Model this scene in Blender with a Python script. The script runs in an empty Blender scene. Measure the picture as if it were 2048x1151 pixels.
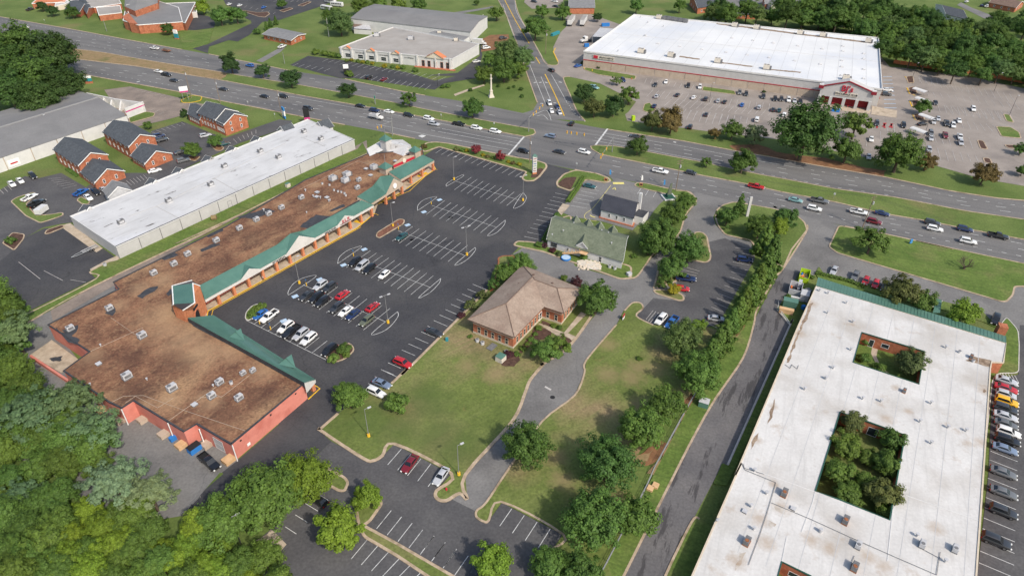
import bpy, bmesh, math, random
import numpy as np
from mathutils import Vector, Matrix
from mathutils.geometry import tessellate_polygon
R = math.radians
random.seed(7)
SC = bpy.context.scene
COL = SC.collection
# ------------------------------------------------------------------ camera
FPX, PITCH, ROLL, CAMH = 1365.0, R(35.0), R(0.5), 112.0
_f = Vector((0, math.cos(PITCH), -math.sin(PITCH)))
_u0 = Vector((0, math.sin(PITCH), math.cos(PITCH)))
_r0 = Vector((1, 0, 0))
_r = _r0*math.cos(ROLL) + _u0*math.sin(ROLL)
_u = _u0*math.cos(ROLL) - _r0*math.sin(ROLL)
cd = bpy.data.cameras.new('camera'); cam = bpy.data.objects.new('camera', cd); COL.objects.link(cam)
cd.sensor_width = 36; cd.sensor_fit = 'HORIZONTAL'; cd.lens = FPX/2048*36
cd.clip_start = 1; cd.clip_end = 6000
cam.matrix_world = Matrix(((_r.x, _u.x, -_f.x, 0), (_r.y, _u.y, -_f.y, 0), (_r.z, _u.z, -_f.z, CAMH), (0, 0, 0, 1)))
SC.camera = cam
# ------------------------------------------------------------------ world, sun
SUN_AZ = math.atan2(-0.78, 0.62)          # direction towards the sun, world xy
SUN_EL = R(44)
w = bpy.data.worlds.new('World'); SC.world = w; w.use_nodes = True
nt = w.node_tree
sky = nt.nodes.new('ShaderNodeTexSky'); sky.sky_type = 'NISHITA'; sky.sun_disc = False
sky.sun_elevation = SUN_EL; sky.sun_rotation = R(90) - SUN_AZ
sky.air_density = 1.2; sky.dust_density = 2.5
bg = nt.nodes['Background']; bg.inputs['Strength'].default_value = 0.15
nt.links.new(sky.outputs[0], bg.inputs[0])
sl = bpy.data.lights.new('sun', 'SUN'); sl.energy = 3.3; sl.angle = R(1.5); sl.color = (1.0, 0.93, 0.82)
sun = bpy.data.objects.new('sun', sl); COL.objects.link(sun)
sd = Vector((math.cos(SUN_AZ)*math.cos(SUN_EL), math.sin(SUN_AZ)*math.cos(SUN_EL), math.sin(SUN_EL)))
sun.rotation_euler = sd.to_track_quat('Z', 'Y').to_euler(); sun.location = sd*300
SC.view_settings.view_transform = 'Standard'; SC.view_settings.look = 'None'
SC.view_settings.exposure = 0.2; SC.view_settings.gamma = 1
# ------------------------------------------------------------------ pixel -> place
TO = dict(A=(0,0),B=(400,0),C=(850,0),D=(1250,0),E=(1536,0),F=(0,200),H=(350,200),I=(750,200),J=(1150,200),K=(1536,200),
          L=(0,450),M=(350,450),N=(750,450),O=(1150,450),P=(1536,450),Q=(0,650),R=(400,650),S=(800,650),U=(1150,650),
          W=(1536,650),X=(0,851),Y=(400,851),Z=(850,851))
def px(s):
    """'I 610,690 740,593 J 3,4' -> photo pixels; letters are crops of the photo, '.' is the photo itself"""
    out = []; o = (0, 0); k = 1.0
    for w_ in s.split():
        if w_ == '.': o = (0, 0); k = 1.0
        elif w_ == 'V': o = (1300, 851); k = 748/2048
        elif w_ in TO: o = TO[w_]; k = 512/1964
        else:
            a, b = w_.split(','); out.append((o[0]+float(a)*k, o[1]+float(b)*k))
    return out
def G(x, y, z=0.0):
    d = _f + _r*((x-1024)/FPX) - _u*((y-575.5)/FPX)
    t = (z-CAMH)/d.z
    return Vector((d.x*t, d.y*t, z))
def GP(s, z=0.0): return [G(a, b, z) for a, b in px(s)]
def pxm(p):                                  # photo pixels per metre at a place
    return FPX/((Vector(p)-Vector((0, 0, CAMH))).dot(_f))
# ------------------------------------------------------------------ materials
MATS = {}
def ramp(n, stops):
    r = n.new('ShaderNodeValToRGB'); e = r.color_ramp.elements
    while len(e) < len(stops): e.new(0.5)
    for k, (p, c) in enumerate(stops): e[k].position = p; e[k].color = (*c, 1)
    return r
def mat(name, c1, c2=None, scale=1.0, rough=0.9, bump=0.0, stretch=None, detail=5, lo=0.35, hi=0.65, c3=None, s3=0.1, t3=(0.55, 0.7), metal=0.0, coat=0.0, rot=0.0, fine=0.0, spec=0.3):
    """c1<->c2 by noise at 'scale', patches of c3 by a second noise at s3; world position is the coordinate"""
    if name in MATS: return MATS[name]
    m = bpy.data.materials.new(name); m.use_nodes = True; MATS[name] = m
    n = m.node_tree.nodes; l = m.node_tree.links; b = n['Principled BSDF']
    b.inputs['Roughness'].default_value = rough; b.inputs['Metallic'].default_value = metal
    b.inputs['Specular IOR Level'].default_value = spec
    if coat: b.inputs['Coat Weight'].default_value = coat
    if c2 is None:
        b.inputs['Base Color'].default_value = (*c1, 1); return m
    g = n.new('ShaderNodeNewGeometry'); mp = n.new('ShaderNodeMapping')
    l.new(g.outputs['Position'], mp.inputs[0]); mp.vector_type = 'TEXTURE'; mp.inputs['Rotation'].default_value = (0, 0, rot)
    if stretch: mp.inputs['Scale'].default_value = [1/x for x in stretch]
    t = n.new('ShaderNodeTexNoise'); t.inputs['Scale'].default_value = scale; t.inputs['Detail'].default_value = detail; t.inputs['Roughness'].default_value = 0.62
    l.new(mp.outputs[0], t.inputs['Vector'])
    r = ramp(n, [(lo, c1), (hi, c2)]); l.new(t.outputs[0], r.inputs[0]); out = r.outputs[0]
    if c3:
        t3n = n.new('ShaderNodeTexNoise'); t3n.inputs['Scale'].default_value = s3; t3n.inputs['Detail'].default_value = 6
        l.new(mp.outputs[0], t3n.inputs['Vector'])
        rr = ramp(n, [(t3[0], (0, 0, 0)), (t3[1], (1, 1, 1))]); l.new(t3n.outputs[0], rr.inputs[0])
        mx = n.new('ShaderNodeMixRGB'); l.new(rr.outputs[0], mx.inputs[0]); l.new(out, mx.inputs[1]); mx.inputs[2].default_value = (*c3, 1); out = mx.outputs[0]
    if fine:
        tf = n.new('ShaderNodeTexNoise'); tf.inputs['Scale'].default_value = 1.9; tf.inputs['Detail'].default_value = 6; l.new(g.outputs['Position'], tf.inputs['Vector'])
        rf = ramp(n, [(0.25, (1-fine,)*3), (0.75, (1+fine,)*3)]); l.new(tf.outputs[0], rf.inputs[0])
        mf = n.new('ShaderNodeMixRGB'); mf.blend_type = 'MULTIPLY'; mf.inputs[0].default_value = 1; l.new(out, mf.inputs[1]); l.new(rf.outputs[0], mf.inputs[2]); out = mf.outputs[0]
    l.new(out, b.inputs['Base Color'])
    if bump:
        bp = n.new('ShaderNodeBump'); bp.inputs['Strength'].default_value = bump; bp.inputs['Distance'].default_value = 0.1
        l.new(t.outputs[0], bp.inputs['Height']); l.new(bp.outputs[0], b.inputs['Normal'])
    return m
def objcol(name, rough=0.3, coat=0.6, metal=0.0):
    m = bpy.data.materials.new(name); m.use_nodes = True; MATS[name] = m
    n = m.node_tree.nodes; b = n['Principled BSDF']; oi = n.new('ShaderNodeObjectInfo')
    m.node_tree.links.new(oi.outputs['Color'], b.inputs['Base Color'])
    b.inputs['Roughness'].default_value = rough; b.inputs['Coat Weight'].default_value = coat; b.inputs['Metallic'].default_value = metal
    return m
def leafmat(name, spread=0.35):
    m = bpy.data.materials.new(name); m.use_nodes = True; MATS[name] = m
    n = m.node_tree.nodes; l = m.node_tree.links; b = n['Principled BSDF']; out = n['Material Output']
    oi = n.new('ShaderNodeObjectInfo'); ge = n.new('ShaderNodeNewGeometry')
    rr = ramp(n, [(0, (1-spread, 1-spread, 1-spread)), (1, (1+spread, 1+spread*0.9, 1+spread*0.4))])
    l.new(ge.outputs['Random Per Island'], rr.inputs[0])
    mu = n.new('ShaderNodeMixRGB'); mu.blend_type = 'MULTIPLY'; mu.inputs[0].default_value = 1
    l.new(oi.outputs['Color'], mu.inputs[1]); l.new(rr.outputs[0], mu.inputs[2])
    l.new(mu.outputs[0], b.inputs['Base Color']); b.inputs['Roughness'].default_value = 0.6; b.inputs['Specular IOR Level'].default_value = 0.25
    tr = n.new('ShaderNodeBsdfTranslucent'); l.new(mu.outputs[0], tr.inputs[0])
    ms = n.new('ShaderNodeMixShader'); ms.inputs[0].default_value = 0.42
    l.new(b.outputs[0], ms.inputs[1]); l.new(tr.outputs[0], ms.inputs[2]); l.new(ms.outputs[0], out.inputs[0])
    return m
def linestain(m, col, amt=0.55, scale=0.25, stretch=(1, 1, 1), thr=(0.6, 0.75), rot=0.0):
    """lay streaks or blotches of 'col' over a material's colour"""
    n = m.node_tree.nodes; l = m.node_tree.links; b = n['Principled BSDF']; src = b.inputs['Base Color'].links[0].from_socket
    g = n.new('ShaderNodeNewGeometry'); mp = n.new('ShaderNodeMapping'); l.new(g.outputs['Position'], mp.inputs[0]); mp.vector_type = 'TEXTURE'; mp.inputs['Scale'].default_value = [1/x for x in stretch]; mp.inputs['Rotation'].default_value = (0, 0, rot)
    t = n.new('ShaderNodeTexNoise'); t.inputs['Scale'].default_value = scale; t.inputs['Detail'].default_value = 8; t.inputs['Roughness'].default_value = 0.7; l.new(mp.outputs[0], t.inputs['Vector'])
    r = ramp(n, [(thr[0], (0, 0, 0)), (thr[1], (amt, amt, amt))]); l.new(t.outputs[0], r.inputs[0])
    mx = n.new('ShaderNodeMixRGB'); l.new(r.outputs[0], mx.inputs[0]); l.new(src, mx.inputs[1]); mx.inputs[2].default_value = (*col, 1)
    l.new(mx.outputs[0], b.inputs['Base Color'])
def spots(m, col, amt, scale, places, thr=(0.95, 1.15)):
    """weathered patches with ragged edges around given spots: places = [(world point, radius)]"""
    n = m.node_tree.nodes; l = m.node_tree.links; b = n['Principled BSDF']; src = b.inputs['Base Color'].links[0].from_socket
    g = n.new('ShaderNodeNewGeometry'); prev = None
    for c, r in places:
        d = n.new('ShaderNodeVectorMath'); d.operation = 'DISTANCE'; l.new(g.outputs['Position'], d.inputs[0]); d.inputs[1].default_value = c
        mr = n.new('ShaderNodeMapRange'); l.new(d.outputs['Value'], mr.inputs[0]); mr.inputs[1].default_value = 0; mr.inputs[2].default_value = r; mr.inputs[3].default_value = 1; mr.inputs[4].default_value = 0
        if prev is None: prev = mr.outputs[0]
        else:
            mx_ = n.new('ShaderNodeMath'); mx_.operation = 'MAXIMUM'; l.new(prev, mx_.inputs[0]); l.new(mr.outputs[0], mx_.inputs[1]); prev = mx_.outputs[0]
    t = n.new('ShaderNodeTexNoise'); t.inputs['Scale'].default_value = scale; t.inputs['Detail'].default_value = 8; t.inputs['Roughness'].default_value = 0.68; l.new(g.outputs['Position'], t.inputs['Vector'])
    ad = n.new('ShaderNodeMath'); ad.operation = 'ADD'; l.new(prev, ad.inputs[0]); l.new(t.outputs[0], ad.inputs[1])
    mr = n.new('ShaderNodeMapRange'); l.new(ad.outputs[0], mr.inputs[0]); mr.inputs[1].default_value = thr[0]; mr.inputs[2].default_value = thr[1]; mr.inputs[3].default_value = 0; mr.inputs[4].default_value = amt
    mx = n.new('ShaderNodeMixRGB'); l.new(mr.outputs[0], mx.inputs[0]); l.new(src, mx.inputs[1]); mx.inputs[2].default_value = (*col, 1); l.new(mx.outputs[0], b.inputs['Base Color'])
def cracks(m, col, scale=0.12, width=0.012, amt=0.8):
    n = m.node_tree.nodes; l = m.node_tree.links; b = n['Principled BSDF']; src = b.inputs['Base Color'].links[0].from_socket
    g = n.new('ShaderNodeNewGeometry'); t0 = n.new('ShaderNodeTexNoise'); t0.inputs['Scale'].default_value = 0.35; t0.inputs['Detail'].default_value = 4; l.new(g.outputs['Position'], t0.inputs['Vector'])
    mx0 = n.new('ShaderNodeMixRGB'); mx0.blend_type = 'ADD'; mx0.inputs[0].default_value = 3.0; l.new(g.outputs['Position'], mx0.inputs[1]); l.new(t0.outputs['Color'], mx0.inputs[2])
    v = n.new('ShaderNodeTexVoronoi'); v.feature = 'DISTANCE_TO_EDGE'; v.inputs['Scale'].default_value = scale; l.new(mx0.outputs[0], v.inputs['Vector'])
    r = ramp(n, [(width*0.3, (amt, amt, amt)), (width, (0, 0, 0))]); l.new(v.outputs['Distance'], r.inputs[0])
    mx = n.new('ShaderNodeMixRGB'); l.new(r.outputs[0], mx.inputs[0]); l.new(src, mx.inputs[1]); mx.inputs[2].default_value = (*col, 1)
    l.new(mx.outputs[0], b.inputs['Base Color'])
def g3(v): return (v, v, v)
mat('grass', (0.080, 0.122, 0.026), (0.126, 0.168, 0.044), 0.06, 0.95, 0.3, c3=(0.165, 0.150, 0.06), s3=0.045, t3=(0.56, 0.76), fine=0.28)
linestain(MATS['grass'], (0.16, 0.10, 0.05), 0.55, 0.022, thr=(0.66, 0.78))
mat('lawn', (0.078, 0.126, 0.023), (0.122, 0.172, 0.038), 0.12, 0.95, 0.3, c3=(0.165, 0.165, 0.06), s3=0.09, t3=(0.52, 0.76), fine=0.34)
linestain(MATS['lawn'], (0.06, 0.10, 0.02), 0.45, 1.0, stretch=(.03, 1, 1), thr=(.5, .6), rot=R(-22))
mat('drylawn', (0.098, 0.132, 0.029), (0.142, 0.172, 0.046), 0.09, 0.95, 0.3, c3=(0.25, 0.185, 0.10), s3=0.05, t3=(0.47, 0.68), fine=0.34)
linestain(MATS['drylawn'], (0.16, 0.18, 0.06), 0.4, 1.0, stretch=(.03, 1, 1), thr=(.5, .6), rot=R(38)); linestain(MATS['drylawn'], (0.062, 0.088, 0.022), 0.6, 0.035, thr=(0.5, 0.66)); linestain(MATS['drylawn'], (0.30, 0.17, 0.09), 0.5, 0.11, thr=(0.64, 0.74))
mat('straw', (0.27, 0.185, 0.10), (0.20, 0.15, 0.07), 0.3, 0.95, c3=(0.10, 0.12, 0.035), s3=0.12, t3=(0.58, 0.75), fine=0.2)
mat('dirt', (0.24, 0.125, 0.06), (0.15, 0.075, 0.04), 0.4, 0.95, fine=0.2)
mat('redmulch', (0.13, 0.055, 0.038), (0.20, 0.095, 0.06), 1.5, 0.95, fine=0.3)
mat('wetstain', (0.040, 0.038, 0.041), (0.055, 0.052, 0.055), 0.5, 0.55)
mat('stainpale', (0.40, 0.345, 0.285), (0.53, 0.505, 0.475), 0.5, 0.8, c3=(0.36, 0.28, 0.21), s3=0.6, t3=(.5, .65), fine=.1)
mat('seamgrey', (0.42, 0.42, 0.42), (0.50, 0.50, 0.50), 1.0, 0.7)
mat('roofrust', (0.16, 0.11, 0.075), (0.34, 0.26, 0.19), 0.8, 0.9)
mat('mulch', (0.055, 0.030, 0.022), (0.11, 0.062, 0.045), 1.5, 0.95, fine=0.3)
mat('roadgrey', (0.138, 0.133, 0.130), (0.168, 0.162, 0.156), 0.12, 0.85, c3=(0.104, 0.102, 0.104), s3=0.05, t3=(0.5, 0.7), fine=0.18, stretch=(0.35, 1.6, 1), rot=R(-22))
linestain(MATS['roadgrey'], (0.080, 0.078, 0.078), 0.55, 0.30, stretch=(.05, 1.6, 1), thr=(.5, .68), rot=R(-22))
mat('lotdark', (0.042, 0.042, 0.047), (0.056, 0.055, 0.059), 0.08, 0.85, c3=(0.074, 0.071, 0.071), s3=0.05, t3=(0.48, 0.7), fine=0.24)
linestain(MATS['lotdark'], (0.028, 0.028, 0.031), 0.6, 0.5, stretch=(.3, 1.2, 1), thr=(0.57, 0.7), rot=R(55)); linestain(MATS['lotdark'], (0.10, 0.097, 0.093), 0.45, 0.035, thr=(0.5, 0.72))
cracks(MATS['lotdark'], (0.018, 0.018, 0.02), 0.10, 0.006, 0.4)
linestain(MATS['lotdark'], (0.078, 0.075, 0.074), 0.55, 0.16, stretch=(0.4, 1.5, 1), thr=(0.58, 0.8), rot=R(-20))
mat('lotmid', (0.072, 0.070, 0.073), (0.098, 0.095, 0.095), 0.1, 0.85, c3=(0.055, 0.053, 0.057), s3=0.06, t3=(0.54, 0.72), fine=0.22)
linestain(MATS['lotmid'], (0.11, 0.10, 0.095), 0.5, 0.09, thr=(0.56, 0.8))
mat('drivegrey', (0.155, 0.150, 0.146), (0.195, 0.188, 0.18), 0.1, 0.88, c3=(0.12, 0.115, 0.112), s3=0.07, t3=(0.52, 0.72), fine=0.18)
linestain(MATS['drivegrey'], (0.085, 0.08, 0.078), 0.5, 0.3, thr=(.62, .74))
cracks(MATS['drivegrey'], (0.07, 0.07, 0.07), 0.06, 0.004, 0.35)
mat('lanedark', (0.105, 0.100, 0.103), (0.135, 0.129, 0.130), 0.12, 0.8, c3=(0.15, 0.14, 0.137), s3=0.07, t3=(0.5, 0.7), fine=0.2)
linestain(MATS['lanedark'], (0.045, 0.042, 0.044), 0.8, 0.30, stretch=(.22, 1.2, 1), thr=(0.535, 0.585), rot=R(66)); linestain(MATS['lanedark'], (0.17, 0.16, 0.155), 0.45, 0.25, stretch=(.12, 1.2, 1), thr=(0.56, 0.7), rot=R(66))
mat('lottan', (0.225, 0.195, 0.172), (0.30, 0.262, 0.232), 0.08, 0.9, c3=(0.17, 0.15, 0.14), s3=0.05, t3=(0.56, 0.74), fine=0.12)
cracks(MATS['lottan'], (0.12, 0.11, 0.10), 0.09, 0.005, 0.4)
mat('lotold', (0.17, 0.14, 0.12), (0.26, 0.21, 0.175), 0.15, 0.9, fine=0.15)
mat('concrete', (0.36, 0.29, 0.215), (0.47, 0.39, 0.30), 0.5, 0.9, c3=(0.22, 0.18, 0.13), s3=0.3, t3=(0.58, 0.75), fine=0.12)
mat('kerb', (0.33, 0.25, 0.17), (0.46, 0.36, 0.26), 0.6, 0.9, c3=(0.20, 0.15, 0.09), s3=0.35, t3=(0.55, 0.72), fine=0.15)
mat('kerbgrey', (0.42, 0.40, 0.37), (0.55, 0.52, 0.48), 0.6, 0.9, fine=0.1)
mat('paint', (0.48, 0.48, 0.47), (0.62, 0.62, 0.60), 1.2, 0.7, c3=(0.24, 0.24, 0.24), s3=0.8, t3=(0.52, 0.74))
mat('paintworn', (0.38, 0.36, 0.34), (0.56, 0.53, 0.50), 1.0, 0.7, c3=(0.27, 0.24, 0.22), s3=0.5, t3=(0.52, 0.7))
mat('yellow', (0.62, 0.36, 0.02), (0.72, 0.45, 0.04), 1.2, 0.7, c3=(0.25, 0.17, 0.05), s3=0.6, t3=(0.6, 0.78))
mat('paleyellow', (0.60, 0.52, 0.16), (0.70, 0.62, 0.22), 1.2, 0.7)
mat('bluepaint', (0.33, 0.46, 0.60), (0.42, 0.55, 0.68), 1.2, 0.7)
mat('redpaint', (0.36, 0.04, 0.045)); mat('rust', (0.20, 0.07, 0.03), (0.32, 0.13, 0.06), 2.0, 0.85)
mat('whiteroof', (0.52, 0.505, 0.485), (0.60, 0.585, 0.565), 0.12, 0.7, c3=(0.43, 0.40, 0.365), s3=0.09, t3=(0.5, 0.72), fine=0.07)
linestain(MATS['whiteroof'], (0.40, 0.385, 0.37), 0.5, 0.5, stretch=(.12, 1.6, 1), thr=(.52, .7), rot=R(68))
linestain(MATS['whiteroof'], (0.34, 0.25, 0.17), 0.6, 0.16, thr=(0.59, 0.72))
linestain(MATS['whiteroof'], (0.40, 0.36, 0.32), 0.55, 0.8, thr=(0.60, 0.70))
mat('whiteroof2', (0.485, 0.48, 0.478), (0.56, 0.555, 0.552), 0.1, 0.6, c3=(0.56, 0.56, 0.57), s3=0.08, fine=0.04)
linestain(MATS['whiteroof2'], (0.30, 0.29, 0.28), 0.5, 0.35, stretch=(0.2, 1.4, 1), thr=(.52, .7), rot=R(55)); linestain(MATS['whiteroof2'], (0.07, 0.055, 0.045), 0.95, 0.30, stretch=(0.5, 1.6, 1), thr=(0.61, 0.67), rot=R(55))
mat('bjroof', (0.60, 0.60, 0.595), (0.69, 0.69, 0.685), 0.04, 0.6, c3=(0.55, 0.57, 0.61), s3=0.03, t3=(0.5, 0.7), fine=0.05)
linestain(MATS['bjroof'], (0.25, 0.2, 0.16), 0.75, 0.5, thr=(0.70, 0.74))
mat('brownroof', (0.125, 0.058, 0.036), (0.26, 0.135, 0.076), 0.22, 0.95, 0.4, stretch=(0.8, 1.15, 1), rot=R(55), c3=(0.30, 0.18, 0.10), s3=0.09, t3=(0.52, 0.68), fine=0.42, detail=10)
linestain(MATS['brownroof'], (0.062, 0.031, 0.024), 0.75, 0.14, stretch=(0.6, 1.2, 1), thr=(0.5, 0.68), rot=R(55)); linestain(MATS['brownroof'], (0.32, 0.20, 0.11), 0.7, 1.1, thr=(.53, .66)); linestain(MATS['brownroof'], (0.058, 0.03, 0.023), 0.55, 0.7, thr=(.56, .68))
mat('tar', (0.035, 0.037, 0.043), (0.06, 0.062, 0.07), 0.8, 0.8)
mat('greenmetal', (0.060, 0.142, 0.114), (0.076, 0.168, 0.135), 0.3, 0.42, spec=0.5)
mat('greentrim', (0.025, 0.085, 0.062)); mat('greensage', (0.075, 0.165, 0.125), (0.10, 0.20, 0.155), 0.3, 0.4)
mat('darkmetal', (0.045, 0.047, 0.058), (0.06, 0.062, 0.075), 0.3, 0.4)
mat('pinkwall', (0.56, 0.20, 0.155), (0.62, 0.235, 0.185), 0.3, 0.85, c3=(0.48, 0.15, 0.115), s3=0.25, t3=(0.5, 0.7), fine=0.06)
mat('brick', (0.34, 0.115, 0.060), (0.46, 0.175, 0.095), 1.3, 0.9, c3=(0.29, 0.095, 0.05), s3=0.5, t3=(0.5, 0.7), fine=0.2)
mat('brickcol', (0.47, 0.165, 0.075), (0.55, 0.22, 0.11), 1.0, 0.9, fine=0.2)
mat('shingledark', (0.060, 0.068, 0.078), (0.085, 0.094, 0.105), 0.8, 0.9, fine=0.25)
mat('shingletan', (0.255, 0.192, 0.150), (0.315, 0.245, 0.195), 0.35, 0.9, c3=(0.23, 0.165, 0.13), s3=0.15, t3=(0.5, 0.7), fine=0.18)
mat('shinglegreen', (0.115, 0.135, 0.092), (0.15, 0.17, 0.12), 0.5, 0.9, fine=0.2)
mat('shinglegrey', (0.17, 0.17, 0.175), (0.22, 0.22, 0.22), 0.5, 0.9, fine=0.15)
mat('shinglebrown', (0.14, 0.095, 0.075), (0.19, 0.13, 0.10), 0.5, 0.9, fine=0.2)
mat('greyroof', (0.175, 0.172, 0.17), (0.215, 0.21, 0.207), 0.1, 0.8, c3=(0.17, 0.165, 0.165), s3=0.05, fine=0.1)
linestain(MATS['greyroof'], (0.11, 0.10, 0.10), 0.5, 0.35, thr=(0.66, 0.74))
mat('tanroof', (0.30, 0.275, 0.25), (0.36, 0.335, 0.31), 0.12, 0.85, c3=(0.265, 0.25, 0.235), s3=0.06, fine=0.1)
mat('whitewall', (0.54, 0.535, 0.525), (0.61, 0.60, 0.585), 0.4, 0.8, fine=0.05)
mat('offwhite', (0.52, 0.50, 0.47), (0.59, 0.57, 0.54), 0.4, 0.8, fine=0.05)
mat('greywall', (0.43, 0.42, 0.41), (0.48, 0.47, 0.46), 0.4, 0.75, fine=0.04)
mat('creamwall', (0.60, 0.53, 0.42), (0.66, 0.59, 0.48), 0.4, 0.8)
mat('tanwall', (0.40, 0.32, 0.25), (0.46, 0.38, 0.30), 0.4, 0.85, c3=(0.36, 0.28, 0.21), s3=0.2, fine=0.06)
mat('trim', (0.76, 0.75, 0.73)); mat('stone', (0.50, 0.42, 0.32), (0.58, 0.50, 0.39), 0.8, 0.85)
mat('glass', (0.030, 0.040, 0.048), None, rough=0.08, spec=0.6); mat('dark', (0.02, 0.02, 0.022)); mat('blackmetal', (0.035, 0.035, 0.04), None, rough=0.5)
mat('acgrey', (0.40, 0.40, 0.415), (0.50, 0.50, 0.51), 0.8, 0.6, fine=0.08); mat('acdark', (0.13, 0.13, 0.135), (0.19, 0.19, 0.195), 1.5, 0.6)
mat('pole', (0.22, 0.22, 0.22), None, rough=0.5); mat('woodpole', (0.17, 0.125, 0.09), (0.24, 0.185, 0.14), 1.0, 0.9)
mat('wood', (0.52, 0.33, 0.17), (0.62, 0.41, 0.23), 0.8, 0.85); mat('orange', (0.62, 0.16, 0.05)); mat('tileorange', (0.48, 0.16, 0.07), (0.56, 0.21, 0.10), 1.0, 0.8)
mat('red', (0.46, 0.022, 0.045)); mat('darkred', (0.22, 0.018, 0.03)); mat('sign_blue', (0.05, 0.22, 0.48)); mat('sign_green', (0.03, 0.35, 0.20)); mat('teal', (0.03, 0.22, 0.26)); mat('magenta', (0.50, 0.05, 0.20)); mat('blue', (0.03, 0.18, 0.50)); mat('lime', (0.38, 0.55, 0.02)); mat('chain', (0.30, 0.31, 0.32), None, rough=0.6, metal=0.4); mat('stonepale', (0.50, 0.45, 0.38), (0.62, 0.57, 0.49), 1.2, 0.85)
mat('bark', (0.075, 0.055, 0.040), (0.12, 0.09, 0.07), 3.0, 0.95); mat('tyre', (0.015, 0.015, 0.016), None, rough=0.85); mat('rim', (0.35, 0.35, 0.36), None, rough=0.35, metal=0.8)
mat('carglass', (0.012, 0.015, 0.018), None, rough=0.06, spec=0.7); mat('lamp', (0.75, 0.75, 0.72), None, rough=0.15); mat('tail', (0.30, 0.01, 0.01), None, rough=0.2)
mat('signalyellow', (0.62, 0.34, 0.03)); mat('skin', (0.42, 0.26, 0.18)); mat('rock', (0.52, 0.44, 0.34), (0.66, 0.58, 0.48), 2.0, 0.9)
def at_(s, z, r): return [(tuple(p), r) for p in GP(s, z)]
spots(MATS['brownroof'], (0.38, 0.25, 0.145), 0.5, 0.9, at_('L 1300,780 1450,880 1250,700 1560,960', 4.8, 14)+at_('Q 1750,180 R 250,200 500,330', 4.8, 9)+at_('L 1080,480 1250,420 900,620 1500,180 700,1010', 4.8, 6)+at_('H 620,930 820,800 1080,650 1250,560 1500,480 Q 1100,620 1300,560 1550,560 R 90,600', 4.8, 5), (0.82, 1.4))
spots(MATS['brownroof'], (0.07, 0.036, 0.026), 0.45, 0.9, at_('Q 700,300 1000,250 1300,300 1000,500 L 1700,300 1500,650 H 1000,800 800,950 600,1030 R 200,700 450,550', 4.8, 9), (0.8, 1.35))
spots(MATS['whiteroof'], (0.36, 0.27, 0.19), 0.6, 1.1, at_('V 600,510 640,640 720,450 480,740 P 330,600 240,830', 3.6, 3.5)+at_('V 880,620 980,670 1200,720 1280,770 1565,560 W 915,720 1660,500 1640,900', 3.6, 3.2)+at_('U 1520,620 1400,880 1700,60 V 680,320 W 980,480 1080,660', 3.6, 2.2), (0.85, 1.4))
spots(MATS['drylawn'], (0.26, 0.19, 0.10), 0.6, 0.7, at_('U 250,380 430,400 600,330 680,240 500,620 S 1830,330', 0, 6)+at_('S 520,310 720,390 Z 1050,420 1000,250 U 640,640 250,150', 0, 5)+at_('U 560,900 540,1000 860,560', 0, 6), (0.75, 1.35))
spots(MATS['drylawn'], (0.066, 0.102, 0.024), 0.6, 0.4, at_('R 1500,780 1300,700 S 300,850 400,950 200,600', 0, 11), (0.75, 1.3))
objcol('carpaint', 0.28, 0.7); objcol('plain', 0.7, 0.0); leafmat('leaf'); leafmat('needle', 0.25)
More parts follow.
